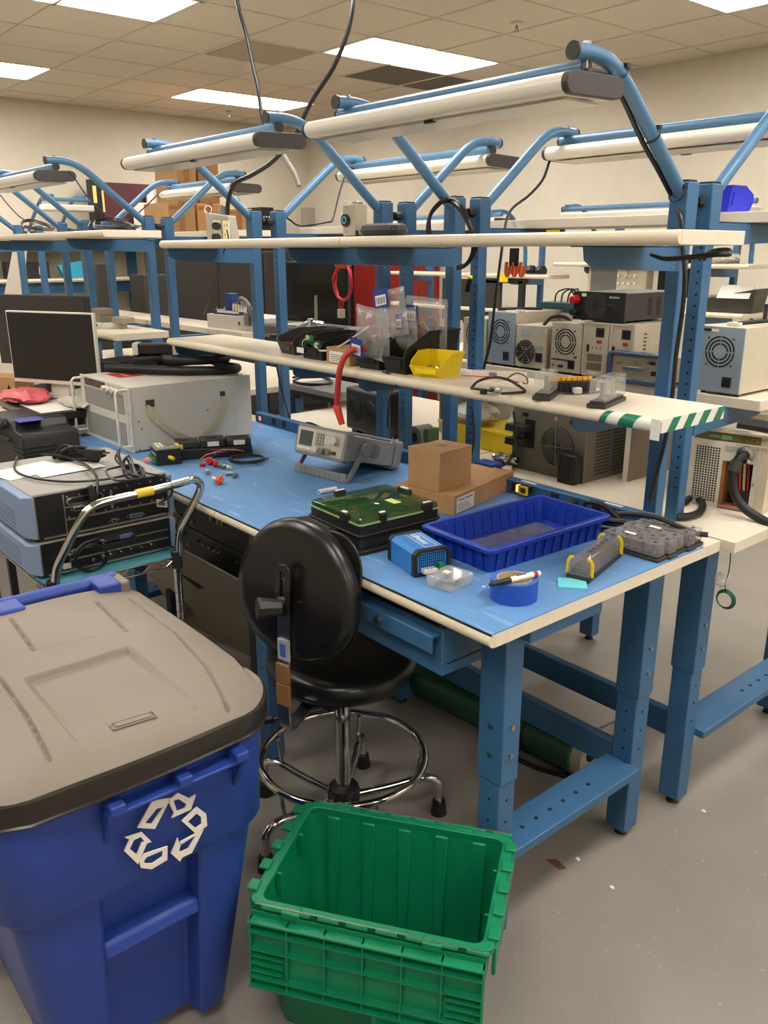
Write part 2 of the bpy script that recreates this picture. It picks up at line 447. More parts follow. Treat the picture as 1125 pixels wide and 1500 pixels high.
def station(label,posts,x0,x1,Y,dn,H,S,U,mat_top=None,legs=True,lamp=None,depth=.914,drawer=None,sx=None,front_legs=True,zoff=0,beam=True,legx=None,legx2=None,rleg=(.700,.765),group='blue steel workbenches'):
    """Y: maps local depth (0 = front edge) to world y."""
    xl,xr=posts
    sx0,sx1 = sx if sx else (x0,x1)
    t=thing('workbench',label,'workbench',((x0+x1)/2,Y(depth/2),0),0,group)
    def yb(a,b): 
        p,q_=Y(a),Y(b); return (min(p,q_),max(p,q_))
    # worktop
    top=MB(); y0,y1=yb(.012,depth); top.box(x0,x1,y0,y1,H-.030,H)
    wo=top.build('worktop',LAM,t,world=True); sub(t,wo)
    e=MB(); e.tube([(x0+.0006,Y(.012),H-.015),(x1-.0006,Y(.012),H-.015)],.015,16); e.build('bullnose_edge',LAM_EDGE,wo,world=True)
    if mat_top:
        m=MB(); ya,yb2=yb(.004,mat_top); m.box(x0-.0025,x1-.0005,ya,yb2,H,H+.003); m.build('bench_mat',MATB,t,world=True,smooth=0)
        m=MB(); m.box(x0+.001,x1-.001,min(Y(.001),Y(.005)),max(Y(.001),Y(.005)),H-.001,H+.002); m.build('mat_edge_line',BLK,wo,world=True)
    y0,y1=yb(.10,depth-.05)
    for ya in (y0,y1-.03): MB().box(xl-.04,xr+.04,ya,ya+.03,H-.075,H-.030).build('top_frame',BLUE,t,world=True)
    # legs: lower tube and wider telescopic sleeve
    if legs:
        for pi_,px in enumerate((xl,xr)):
            if legx and legx[pi_] is None: continue
            for ly in ((.112,.167), rleg):
                lx=(legx[pi_] if legx else px+.045) if ly[0]<.2 else (legx2[pi_] if legx2 else px+.06)
                a,b=yb(*ly)
                up=MB(); up.box(lx-.040,lx+.036,a-.003,b+.003,.47,H-.030)
                uo=up.build('leg',BLUE,t,world=True,bevel=.003); sub(t,uo)
                lo=MB(); lo.box(lx-.035,lx+.031,a,b,.025,.48); lo.build('lower_leg',BLUE,uo,world=True,bevel=.003)
                yf=Y(ly[0]); sgn=-1 if dn>0 else 1
                yf=a-.003 if dn>0 else b+.003
                for z in (.62,.545):
                    MB().cyl((lx,yf,z),(lx,yf+sgn*.005,z),.0065,n=8).build('bolt',STEEL,uo,world=True)
                    MB().cyl((lx+.036,(a+b)/2,z),(lx+.041,(a+b)/2,z),.0065,n=8).build('bolt',STEEL,uo,world=True)
                hl=MB()
                for z in (.42,.36,.30): hl.cyl((lx,(a if dn>0 else b)+sgn*.0006,z),(lx,(a if dn>0 else b),z),.004,n=8); hl.cyl((lx+.031,(a+b)/2,z),(lx+.0316,(a+b)/2,z),.004,n=8)
                hl.build('hole_row',HOLEM,uo,world=True)['kind']='stuff'
                ft=MB(); ft.cyl((lx,(a+b)/2,0),(lx,(a+b)/2,.010),.019,.016,n=14); ft.cyl((lx,(a+b)/2,.01),(lx,(a+b)/2,.03),.006,n=8); ft.build('levelling_foot',RUB,uo,world=True)
            # end rail
            a,b=yb(.167,rleg[0])
            if dn>0: a,b=a,b
            rl=MB(); rx=(legx2[pi_] if legx2 else px+.06)+.005; rl.box(rx-.055,rx+.055,a,b,.236,.262) 
            ro=rl.build('end_rail',BLUE,t,world=True,bevel=.003); sub(t,ro)
            hb=MB()
            for k in range(7): hb.cyl((rx+.005,Y(.20+.055*k),.262),(rx+.005,Y(.20+.055*k),.2628),.006,n=10)
            hb.build('hole_row',HOLEM,ro,world=True)['kind']='stuff'
        if beam:
            y0,y1=yb(rleg[0]+.005,rleg[0]+.035)
            s_=MB(); s_.box(xl-.03,xr+.085,y0,y1,.215,.30); so=s_.build('stringer',BLUE,t,world=True,bevel=.003)
            s_=MB(); s_.box(xl-.03,xr+.02,y0-.001,y1+.001,.17,.178)
    # uprights
    for px in (xl,xr):
        u=MB(); a,b=yb(.865,.905); u.box(px-.020,px+.020,a,b,H-.03,1.70+zoff)
        uo=u.build('post',BLUE,t,world=True,bevel=.003); sub(t,uo)
        sl=MB(); sl.box(px-.026,px+.026,a-.006,b+.006,1.715+zoff,1.830+zoff); sl.box(px-.020,px+.020,a,b,1.70+zoff,1.72+zoff); sl.build('arm_socket',BLUE,uo,world=True,bevel=.003)
        cp=MB(); cp.box(px-.024,px+.020,a,b,1.830+zoff,1.835+zoff); cp.build('end_cap',BLK,uo,world=True)
        kn=MB(); yk=b+.005 if dn>0 else a-.005; s2=1 if dn>0 else -1
        kn.cyl((px,yk,1.785+zoff),(px,yk+s2*.012,1.785+zoff),.006,n=8); kn.cyl((px,yk+s2*.012,1.785+zoff),(px,yk+s2*.034,1.785+zoff),.017,.014,n=7); kn.build('knob',BLK,uo,world=True)
        hl=MB()
        for k in range(26):
            z=H+.10+k*.03
            if z<1.68+zoff: hl.cyl((px+.006,yk-s2*.005,z),(px+.006,yk-s2*.0056+s2*.001,z),.004,n=6)
        hl.build('hole_row',HOLEM,uo,world=True)['kind']='stuff'
    # shelves
    for z,nm,depth_s in ((S,'lower_shelf',(.4227,.692)),(U,'upper_shelf',(.4227,.692))):
        a,b=yb(depth_s[0]+.015,depth_s[1]); sh=MB(); sh.box(sx0,sx1,a,b,z-.030,z)
        so=sh.build(nm,LAM,t,world=True,bevel=.0015); sub(t,so)
        e=MB(); e.tube([(sx0+.0006,Y(depth_s[0]+.015),z-.015),(sx1-.0006,Y(depth_s[0]+.015),z-.015)],.015,16); e.build('bullnose_edge',LAM_EDGE,so,world=True)
        for px in (xl,xr):
            a2=[(.865,z-.031),(.865,z-.092),(.56,z-.083),(.49,z-.078),(.462,z-.062),(.455,z-.031)]
            for dx in (.018,):
                br=MB(); n=len(a2)
                br.loft([[(px+dx,Y(y),zz) for y,zz in a2],[(px+dx+.004,Y(y),zz) for y,zz in a2]]); br.box(px-.02,px+.022,min(Y(.46),Y(.865)),max(Y(.46),Y(.865)),z-.033,z-.030); br.build('shelf_bracket',BLUE,t,world=True,smooth=0)
    if lamp: light_unit(t,xl,xr,Y,zoff,lamp[0],lamp[1])
    return t
H,S_,U_ = .911,1.317,1.705
Y1=lambda y: y
Y2=lambda y: 1.875-y
YC=lambda y: y-.085
YC2=lambda y: 1.835-y
bA=station('nearest blue workbench with a blue mat, drawer and green striped shelf tape',(-1.025,-.197),-1.135,0,Y1,1,H,S_,U_,mat_top=.824,lamp=(-1.085,-.155),legx=(-1.09,-.085),legx2=(-1.10,-.105),sx=(-1.045,.078))
bB=station('blue workbench behind the black chair back, carrying the large white rack case',(-2.267,-1.39),-2.42,-1.137,Y1,1,H,S_,U_,mat_top=.824,lamp=(-2.33,-1.345),legx=(-2.1,None),legx2=(-2.2,-1.3),sx=(-2.25,-1.047))
bA2=station('workbench back to back with the nearest one, holding the beige power supplies',(-1.011,-.19),-1.12,.035,Y2,-1,H,1.253,1.768,depth=.95,rleg=(.86,.92),legx2=(-1.05,-.087),lamp=(-1.06,-.14),sx=(-1.19,-.07))
bB2=station('workbench back to back with the second, in front of the red cabinet doors',(-2.235,-1.38),-2.3,-1.13,Y2,-1,H,1.253,1.768,depth=.95,rleg=(.86,.92),lamp=(-2.29,-1.33),sx=(-2.35,-1.195))
bC=station('workbench beyond the white rack case with the white framed monitor',(-3.97,-3.138),-3.98,-2.66,YC,1,.985,1.312,1.752,lamp=(-4.02,-3.09),sx=(-3.80,-2.60))
bD=station('far left workbench with its upper shelf cut by the left edge',(-5.17,-4.335),-5.3,-3.985,YC,1,.985,1.312,1.752,lamp=(-5.2,-4.28),sx=(-5.10,-3.805))
bC2=station('workbench behind the monitor bench, below the cardboard boxes on the cabinets',(-4.02,-3.23),-4.1,-2.9,YC2,-1,.94,1.253,1.768,depth=.95,rleg=(.86,.92),lamp=(-4.06,-3.18),sx=(-4.0,-2.85))
bD2=station('workbench back to back with the far left one, below the maroon box',(-5.2,-4.40),-5.3,-4.105,YC2,-1,.94,1.253,1.768,depth=.95,rleg=(.86,.92),sx=(-5.2,-4.01))
# ================================================================ RECYCLING BIN
BINB = mat('blue_bin_plastic',(36,62,140),0.42,0,0.06,8,0.12,160)
LIDM = mat('grey_brown_lid_plastic',(116,106,92),0.52,0,0.08,5,0.15,140)
LIDE = mat('dark_lid_rim',(38,34,30),0.25)
BINW = mat('scuffed_white_print',(214,206,196),0.6,0,0.05,40)
def make_bin():
    t=thing('recycling_bin','tall blue rollout bin with a grey brown lid and white recycling arrows','bin',(-.58,-.655,0))
    # local frame: +x front.  body lower part with a recessed front panel
    def ring(z,xf,xb,hw,notch,nw0=-.085,nw1=.095,r=.055):
        base=rrect(xb,xf,-hw,hw,r,6)      # starts at front/right(+y) corner going ccw
        # insert notch on the front edge between last (front,-y) and first (front,+y)
        pts=[(x,y,z) for x,y in base]
        pts+=[(xf,nw0-.012,z),(xf-notch,nw0,z),(xf-notch,nw1,z),(xf,nw1+.012,z)]
        return pts
    zs=[0.035,0.05,0.30,0.50,0.56]
    rings=[]
    for z in zs:
        k=z/0.56
        xf=.255+.065*k; xb=-.27-.06*k; hw=.185+.07*k
        rings.append(ring(z,xf,xb,hw,.045))
    bl=MB().loft(rings); body=bl.build('body',BINB,t,bevel=.006)
    sub(t,body)
    co=MB()
    def cr(z,g,drop=0):
        base=rrect(-.345,.335+g,-.275-g,.275+g,.085,8)
        return [(x,y,z- (drop*(max(0,x)/.335))) for x,y in base]
    co.loft([cr(.515,-.030,0.0),cr(.520,-.008),cr(.535,0),cr(.70,.004),cr(.775,.006)])
    c=co.build('collar',BINB,body,bevel=.005)
    # hand bar across the recessed panel
    hb=MB(); hb.hexa([(.232,-.098,.345),(.298,-.098,.345),(.298,.108,.345),(.232,.108,.345)],[(.232,-.098,.388),(.290,-.098,.380),(.290,.108,.380),(.232,.108,.388)])
    hb.build('grab_bar',BINB,body,bevel=.008)
    # catch bracket under the lid
    cb=MB()
    cb.box(.335,.378,-.085,.185,.715,.723); 
    for y in (-.085,.045,.165): cb.box(.338,.386,y,y+.028,.722,.742)
    for y in (-.088,.178): cb.hexa([(.33,y,.64),(.338,y,.64),(.338,y+.01,.64),(.33,y+.01,.64)],[(.33,y,.724),(.384,y,.724),(.384,y+.01,.724),(.33,y+.01,.724)])
    cb.build('catch_bracket',BINB,t,bevel=.003)
    # rear handle bar and its brackets
    h=MB(); h.cyl((-.415,-.30,.832),(-.415,.27,.832),.021,n=14); ho=h.build('rear_handle',BINB,t,bevel=0)
    b=MB()
    for y in (-.26,-.04,.20):
        b=MB(); b.box(-.435,-.34,y,y+.06,.775,.850); b.build('handle_bracket',BINB,t,bevel=.006)
    for y in (-.205,.205):
        w=MB(); w.cyl((-.30,y-.025,.10),(-.30,y+.025,.10),.10,n=28); w.build('wheel',RUB,t,bevel=.008)
    # ---- lid
    X0,X1=-.365,.372
    def hw(x):
        b=.300+.012*cos((x-.05)*4)
        r=.10
        if x>X1-r: d=x-(X1-r); b-= r-sqrt(max(0,r*r-d*d))
        if x<X0+.05: d=(X0+.05)-x; b-= .05-sqrt(max(0,.05**2-d*d))
        return b
    def bow(y): return -.045*(abs(y)/.30)**2.2
    grooves=[[(-.29,.173),(-.083,.161)],[(-.271,.257),(-.029,.258),(.185,.228),(.35,.18)],[(.03,.346),(.20,.31),(.30,.288)],
             [(-.042,-.13),(.142,-.135),(.31,-.15)],[(-.31,-.025),(-.117,-.037)],[(-.11,-.037),(-.09,.165)]]
    def dseg(p,a,b):
        ax,ay=a;bx,by=b;dx,dy=bx-ax,by-ay;L=dx*dx+dy*dy
        u=max(0,min(1,((p[0]-ax)*dx+(p[1]-ay)*dy)/L)); return hypot(p[0]-ax-u*dx,p[1]-ay-u*dy)
    def hgt(x,y):
        z=.842-.030*(abs(y)/.3)**3-.010*((x-X0)/(X1-X0))-.022*max(0,(x-.28)/.09)**2
        for gi,gl in enumerate(grooves):
            d=min(dseg((x,y),gl[i],gl[i+1]) for i in range(len(gl)-1))
            z-= (.0075 if gi!=5 else .002)*math.exp(-(d/.0035)**2)
        # sunk central panel
        if -.005<x<.31:
            for yy in (-.092,.128): z-=.0055*math.exp(-((y-yy)/.0035)**2)*min(1,(x+.005)/.02,(.31-x)/.03)
        rx=min(x-(-.005),.325-x); 
        w0,w1=-.092+.03*0,.128
        ry=min(y-w0,w1-y)
        m=min(rx,ry)
        s_=max(0,min(1,m/.008)); s_=s_*s_*(3-2*s_)
        z-=.013*s_*(1-max(0,min(1,(x-.05)/.26))*.75)
        return z
    NX,NY=230,200
    vs=[];fs=[]
    for i in range(NX+1):
        u=i/NX; x=X0+(X1-X0)*(1-(1-u)**1.0) if i<NX else X1
        x=min(x,X1-1e-5)
        h_=hw(x)
        for j in range(NY+1):
            y=h_*(-1+2*j/NY); vs.append((x+bow(y)*(0.3+0.7*max(0,(x+.1)/.45)),y,hgt(x,y)))
    for i in range(NX):
        for j in range(NY):
            a=i*(NY+1)+j; fs.append((a,a+NY+1,a+NY+2,a+1))
    lid=MB().add(vs,fs).build('lid',LIDM,t,smooth=60); sub(t,lid)
    # rim skirt following the outline
    out=[vs[i*(NY+1)+NY] for i in range(0,NX+1,4)]+[vs[NX*(NY+1)+j] for j in range(NY,-1,-5)]+[vs[i*(NY+1)] for i in range(NX,-1,-4)]+[vs[j] for j in range(0,NY+1,5)]
    # dedupe
    o2=[]
    for p in out:
        if not o2 or (Vector(p)-Vector(o2[-1])).length>.002: o2.append(p)
    cx,cy=0,0
    def off(p,d,dz): 
        v=Vector((p[0],p[1])); n=v.normalized(); return (p[0]+n.x*d,p[1]+n.y*d,p[2]+dz)
    R=[[off(p,-.002,.001) for p in o2],[off(p,.006,-.004) for p in o2],[off(p,.008,-.012) for p in o2],[off(p,.005,-.044) for p in o2],[off(p,.008,-.047) for p in o2],[off(p,.007,-.050) for p in o2],[off(p,-.012,-.048) for p in o2]]
    MB().loft(R,cap0=False,cap1=False).build('lid_rim',LIDE,lid)
    # hinge lug
    hg=MB(); hg.box(-.42,-.345,.235,.285,.80,.846); hg.build('hinge',LIDM,lid,bevel=.006)
    hg=MB(); hg.box(-.42,-.345,-.30,-.25,.80,.846); hg.build('hinge',LIDM,lid,bevel=.006)
    # brand plate
    M=plane_M((.281,.012,.8300),(0.10,1,0),(-1,0.10,0.02))
    pl=MB(); pl.ringprism(rrect(-.042,.042,-.0125,.0125,.003,3),rrect(-.039,.039,-.0095,.0095,.002,3),0,.002,M); pl.prism(rrect(-.034,.034,-.005,.008,.005,3),0,.0016,M)
    po=pl.build('brand_plate',LIDM,lid)
    text('brand_lettering','Rubbermaid',.0095,M@Matrix.Translation((0,.0015,.0017)),LIDE,lid)
    # recycling arrows (outlined), on the collar front
    Z=[[[(-0.652,0.7),(-0.616,0.689),(-0.652,0.639),(-0.685,0.658)],[(-0.645,0.68),(-0.632,0.677),(-0.657,0.652),(-0.67,0.66)]],[[(-0.622,0.686),(-0.601,0.693),(-0.579,0.671),(-0.565,0.673),(-0.578,0.645),(-0.618,0.646),(-0.612,0.654)],[(-0.611,0.681),(-0.601,0.68),(-0.586,0.661),(-0.585,0.66),(-0.59,0.654),(-0.605,0.655),(-0.607,0.659)]],[[(-0.598,0.629),(-0.565,0.645),(-0.547,0.62),(-0.547,0.593),(-0.572,0.587)],[(-0.586,0.622),(-0.567,0.631),(-0.558,0.618),(-0.558,0.602),(-0.571,0.599)]],[[(-0.555,0.588),(-0.583,0.549),(-0.604,0.549),(-0.609,0.542),(-0.625,0.569),(-0.609,0.597),(-0.608,0.585)],[(-0.571,0.584),(-0.589,0.562),(-0.603,0.562),(-0.605,0.563),(-0.61,0.566),(-0.604,0.579),(-0.602,0.579)]],[[(-0.631,0.589),(-0.634,0.56),(-0.666,0.556),(-0.686,0.57),(-0.688,0.588),(-0.678,0.596)],[(-0.641,0.585),(-0.643,0.571),(-0.663,0.567),(-0.677,0.574),(-0.679,0.582),(-0.673,0.587)]],[[(-0.709,0.649),(-0.677,0.644),(-0.661,0.615),(-0.67,0.616),(-0.691,0.581),(-0.713,0.622),(-0.701,0.641)],[(-0.691,0.636),(-0.68,0.636),(-0.674,0.622),(-0.68,0.622),(-0.691,0.602),(-0.703,0.621),(-0.694,0.635)]]]
    for outer,inner in Z:
        M=Matrix(((0,0,1,.353),(1,0,0,.655),(0,1,0,0),(0,0,0,1)))
        m=MB(); n=len(outer); 
        m.ringprism(outer,inner,-.002,.0012,M)
        m.build('recycling_arrow',BINW,c)
    return t
make_bin()

# ================================================================ GREEN CRATE
GREEN = mat('green_crate_plastic',(8,118,78),0.38,0,0.06,10,0.05,200)
def make_crate():
    L,W,Hc=.52,.35,.355
    ang=radians(34.5)
    t=thing('tote_crate','open green lidded tote crate with its ribbed flaps folded outside','crate',(-0.122,-0.172,0.0),ang)
    # basket: outer shell and inner shell, tapering down
    def rr(z,g): 
        k=z/Hc; l=L/2-.045+.035*k+g; w=W/2-.04+.03*k+g
        return [(x,y,z) for x,y in rrect(-l,l,-w,w,.03,5)]
    b=MB()
    b.loft([rr(.0,0),rr(.004,.002),rr(.20,0),rr(Hc-.012,0)],cap1=False)
    b.loft([rr(Hc-.012,-.004),rr(.20,-.004),rr(.012,-.004)][::1],cap0=False,cap1=True)
    # close rim between shells
    b.loft([rr(Hc-.012,0),rr(Hc-.012,-.004)],cap0=False,cap1=False)
    body=b.build('basket',GREEN,t); sub(t,body)
    # rim flange
    f=MB(); 
    o=rrect(-L/2,L/2,-W/2,W/2,.022,5); i_=rrect(-L/2+.024,L/2-.024,-W/2+.016,W/2-.016,.02,5)
    f.ringprism(o,i_,Hc-.016,Hc); f.build('rim',GREEN,t,bevel=.002)
    # short-side hand grips: hanging skirts with ribs and pockets
    for s in (-1,1):
        x0,x1=(L/2-.004,L/2+.004) if s>0 else (-L/2-.004,-L/2+.004)
        sk=MB(); sk.box(x0,x1,-W/2+.02,W/2-.02,Hc-.075,Hc-.006)
        sk.box(min(x0,x0-s*.03),max(x1,x1-s*.03),-.07,-.064,Hc-.075,Hc-.01); sk.box(min(x0,x0-s*.03),max(x1,x1-s*.03),.064,.07,Hc-.075,Hc-.01)
        sk.build('grip_skirt',GREEN,t,bevel=.002)
        for k in range(5):
            n_=MB(); yy=-W/2+.03+k*.066; n_.box(x0-.012,x1+.004,yy,yy+.030,Hc,Hc+.007); n_.build('rim_tooth',GREEN,t,bevel=.002)
    # vertical ribs inside long walls
    for k in range(5):
        rb=MB(); x=-.18+k*.09
        rb.hexa([(x-.012,W/2-.052,.02),(x+.012,W/2-.052,.02),(x+.012,W/2-.040,.02),(x-.012,W/2-.040,.02)],[(x-.016,W/2-.021,Hc-.02),(x+.016,W/2-.021,Hc-.02),(x+.016,W/2-.012,Hc-.02),(x-.016,W/2-.012,Hc-.02)])
        rb.build('wall_rib',GREEN,body,bevel=.003)
    # folded flaps hang from hinges on both long sides
    for s in (-1,1):
        fl=MB(); tilt=.02
        y0=s*(W/2+.004); 
        def FP(x,z,d):   # point on flap plane, d outward
            return (x, s*(W/2+.006+d+tilt*(Hc-z)/.2), z)
        def slab(x0,x1,z0,z1,d0,d1):
            fl.loft([[FP(x0,z0,d0),FP(x1,z0,d0),FP(x1,z0,d1),FP(x0,z0,d1)],[FP(x0,z1,d0),FP(x1,z1,d0),FP(x1,z1,d1),FP(x0,z1,d1)]])
        hl=L/2-.012
        # interlocking free edge: deep on the left, stepped on the right
        slab(-hl,.02,Hc-.185,Hc-.01,0,.003); slab(.02,hl,Hc-.235,Hc-.01,0,.003)
        flo=fl.build('flap',GREEN,t); sub(t,flo)
        rows=[(0.02,.022),(.045,.018),(.09,.014),(.155,.016),(.18,.014)]
        for dz,dd in rows:
            r_=MB(); z=Hc-dz
            r_.loft([[FP(-hl,z,.003),FP(hl,z,.003),FP(hl,z-.0035,.003),FP(-hl,z-.0035,.003)],[FP(-hl,z,.003+dd),FP(hl,z,.003+dd),FP(hl,z-.0035,.003+dd),FP(-hl,z-.0035,.003+dd)]])
            r_.build('flap_rib',GREEN,flo)
        for dz in (.205,.228):
            r_=MB(); z=Hc-dz
            r_.loft([[FP(.03,z,.003),FP(hl,z,.003),FP(hl,z-.0035,.003),FP(.03,z-.0035,.003)],[FP(.03,z,.015),FP(hl,z,.015),FP(hl,z-.0035,.015),FP(.03,z-.0035,.015)]])
            r_.build('flap_rib',GREEN,flo)
        for k in range(7):
            x=-hl+.002+k*(2*hl-.006)/6
            r_=MB(); zt=Hc-.02; zb=Hc-(.18 if x<.0 else .228)
            r_.loft([[FP(x,zb,.003),FP(x+.0035,zb,.003),FP(x+.0035,zb,.015),FP(x,zb,.015)],[FP(x,zt,.003),FP(x+.0035,zt,.003),FP(x+.0035,zt,.018),FP(x,zt,.018)]])
            r_.build('flap_rib',GREEN,flo)
        for x0 in (-hl,hl-.075):
            for q_ in range(3):
                r_=MB(); z=Hc-.108-q_*.018; r_.loft([[FP(x0,z,.003),FP(x0+.075,z,.003),FP(x0+.075,z-.003,.003),FP(x0,z-.003,.003)],[FP(x0,z,.014),FP(x0+.075,z,.014),FP(x0+.075,z-.003,.014),FP(x0,z-.003,.014)]]); r_.build('flap_rib',GREEN,flo)
        # hinge knuckles along the rim
        for k in range(8):
            x=-L/2+.035+k*.062
            h=MB(); h.cyl((x,s*(W/2+.004),Hc-.002),(x+.045,s*(W/2+.004),Hc-.002),.0055,n=8); h.build('hinge_knuckle',GREEN,t)
        for x in (-.16,.14):
            h=MB(); h.box(x-.02,x+.02,min(s*(W/2-.012),s*(W/2+.014)),max(s*(W/2-.012),s*(W/2+.014)),Hc-.014,Hc+.003); h.build('hinge_tab',GREEN,t,bevel=.002)
        w=MB(); w.cyl((-L/2+.02,s*(W/2+.004),Hc+.0035),(L/2-.02,s*(W/2+.004),Hc+.0035),.0014,n=6); w.build('hinge_wire',STEEL,t)
make_crate()

# ================================================================ CHAIR
LEA = mat('black_vinyl',(20,19,18),0.30,0,0.1,30,0.08,120)
def make_chair():
    cx,cy=-.675,.125
    ang=radians(14)
    t=thing('lab_chair','black vinyl drafting chair with a chrome foot ring and tape on its back bar','chair',(cx,cy,0),ang)
    # local frame: chair faces +y; backrest at -y
    def cushion(name,rx,ry,th,M,pw=2.6,mat_=LEA,taper=0):
        rings=[]; N=40
        prof=[(0.05,-.5),(.80,-.5),(.95,-.42),(1.0,-.15),(1.0,.15),(.95,.36),(.82,.48),(.5,.52),(.05,.53)]
        for k,zz in prof:
            ring=[]
            for i in range(N):
                a=2*pi*i/N; c_,s_=cos(a),sin(a)
                rr=(abs(c_)**pw+abs(s_)**pw)**(-1/pw)
                ring.append(tuple(M@Vector((rx*k*rr*c_*(1+taper*rr*s_),ry*k*rr*s_,zz*th))))
            rings.append(ring)
        return MB().loft(rings).build(name,mat_,t,smooth=60)
    seat=cushion('seat',.208,.200,.075,Matrix.Translation((0,0,.545)),2.3); sub(t,seat)
    MB().torus((0,0,.520),.196,.004,48,6).build('piping',LEA,seat)
    MB().lathe([(0,.490),(.14,.490),(.185,.503),(.185,.510),(0,.510)],32,cap=False).build('seat_shell',BLK,t)
    # backrest
    Rb=Matrix.Translation((.055,-.235,.862))@Matrix.Rotation(radians(82),4,'X')
    bk=cushion('backrest',.190,.178,.062,Rb@Matrix.Rotation(pi,4,'X'),2.1,taper=.10); sub(t,bk)
    MB().prism([(x*1,y) for x,y in rrect(-.17,.17,-.157,.157,.09,8)],-.036,-.030,Rb@Matrix.Rotation(pi,4,'X')@Matrix.Scale(-1,4,(0,0,1))).build('back_shell',BLKG if False else BLK,bk,bevel=.004)
    # J bar: flat steel from beneath the seat up the back
    yb_=-.285
    bar=[(-.015,-.10,.480),(-.015,-.20,.480),(-.015,-.27,.484),(-.015,-.298,.505),(-.015,-.302,.57),(-.015,-.297,.66),(-.015,-.288,.74),(-.015,-.280,.90)]
    bar=[(x+.07*max(0,min(1,(-y-.1)/.2)),y,z) for x,y,z in bar]
    jb=MB(); P_=catmull(bar,6)
    rings=[]
    for i,p in enumerate(P_):
        a=Vector(P_[max(0,i-1)]);b=Vector(P_[min(len(P_)-1,i+1)]);d=(b-a).normalized()
        n=d.cross(Vector((1,0,0))).normalized()*.003; w_=Vector((.019,0,0)); q=Vector(p)
        rings.append([tuple(q-w_-n),tuple(q+w_-n),tuple(q+w_+n),tuple(q-w_+n)])
    jb.loft(rings); J=jb.build('back_bar',STEEL,t); sub(t,J)
    # tape wrap and printed label on the bar
    tp=MB(); tp.box(.034,.076,-.3065,-.297,.565,.625); tp.box(.034,.076,-.3055,-.296,.628,.680); tp.build('tape_wrap',mat('brown_packing_tape',(128,92,54),0.35,0,0.2,60),J,bevel=.001)
    lb=MB(); lb.box(.038,.072,-.2985,-.290,.69,.745); lb.build('bar_label',mat('silver_label',(150,156,160),0.4),J)
    l2=MB(); l2.box(.046,.064,-.2995,-.298,.70,.735); l2.build('label_print',mat('label_blue',(60,90,150),0.5),J)
    # upright bracket plate and slotted guide
    br=MB(); br.ringprism(rrect(-.024,.024,-.070,.062,.020,4),rrect(-.0075,.0075,-.035,.045,.007,4),-.003,.004,Matrix.Translation((.055,-.290,.880))@Matrix.Rotation(radians(84),4,'X'))
    br.build('slotted_bracket',mat('dark_gloss_bracket',(30,26,22),0.15),t,bevel=.0015)
    kn=MB(); kn.cyl((.055,-.295,.832),(.02,-.345,.838),.020,.028,n=9); kn.build('knob',BLK,t,bevel=.003)
    kn=MB(); kn.cyl((.055,-.293,.85),(.055,-.300,.85),.012,n=12); kn.cyl((.10,-.275,.85),(.10,-.281,.85),.006,n=8); kn.build('bolt',CHR,t)
    # mechanism
    m=MB(); m.box(-.07,.07,-.13,.12,.460,.492); m.build('tilt_mechanism',BLK,t,bevel=.008)
    lv=MB(); lv.tube(catmull([(.05,-.08,.475),(.0,-.20,.47),(-.06,-.24,.45)],6),.006,8); lv.cyl((-.05,-.235,.453),(-.09,-.25,.443),.012,n=10); lv.build('height_lever',BLK,t)
    # column and base
    c=MB(); c.cyl((0,0,.10),(0,0,.465),.0235,n=28); c.build('column',CHR,t)
    hb=MB(); hb.lathe([(0,.045),(.040,.045),(.048,.07),(.050,.115),(.044,.130),(.026,.138),(0,.138)],28,cap=False); hb.build('hub',BLK,t)
    A0=[radians(a)-ang for a in (58,130,202,274,346)]
    for a in A0:
        l=MB(); d=(cos(a),sin(a)); P_=[(d[0]*r,d[1]*r,z) for r,z in ((.045,.095),(.15,.112),(.22,.128),(.262,.130),(.288,.112),(.294,.080),(.294,.035))]
        l.tube(catmull(P_,6),.0125,12); lo=l.build('base_leg',CHR,t); sub(t,lo)
        g=MB(); g.cyl((d[0]*.294,d[1]*.294,0),(d[0]*.294,d[1]*.294,.045),.025,.020,n=16); g.build('glide_foot',RUB,lo)
    r=MB(); r.torus((0,0,.235),.243,.0115,72,12); ro=r.build('foot_ring',CHR,t); sub(t,ro)
    for a in A0:
        s_=MB(); s_.cyl((cos(a)*.235,sin(a)*.235,.225),(cos(a)*.222,sin(a)*.222,.135),.006,n=8); s_.build('ring_stay',CHR,ro)
make_chair()
# ================================================================ ON THE BLUE MAT
T=.914
TOTE=mat('blue_tote_plastic',(22,52,150),0.35,0,0.06,10)
# drawer unit of the nearest bench
dr=MB(); dr.box(-.62,-.185,.045,.42,.725,.845); do=dr.build('drawer',BLUE,bA,world=True,bevel=.004); sub(bA,do)
MB().box(-.60,-.205,.06,.42,.848,.881).build('drawer_hanger',BLUE,bA,world=True,bevel=.002)
MB().box(-.62,-.19,.020,.046,.828,.833).box(-.62,-.19,.016,.021,.790,.833).build('handle',BLUE,do,world=True,bevel=.002)
MB().box(-.60,-.20,.0455,.05,.846,.848).build('drawer_gap',HOLEM,do,world=True)
MB().cyl((-.375,.016,.812),(-.375,.004,.812),.011,n=16).build('lock',STEEL,do,world=True)
MB().box(-.187,-.1845,.06,.40,.752,.756).build('seam',HOLEM,do,world=True)
# caster like foot and diagonal channel seen at right of leg top
MB().box(-.13,-.01,.14,.40,.845,.88).build('drawer_runner',BLUE,bA,world=True,bevel=.003)
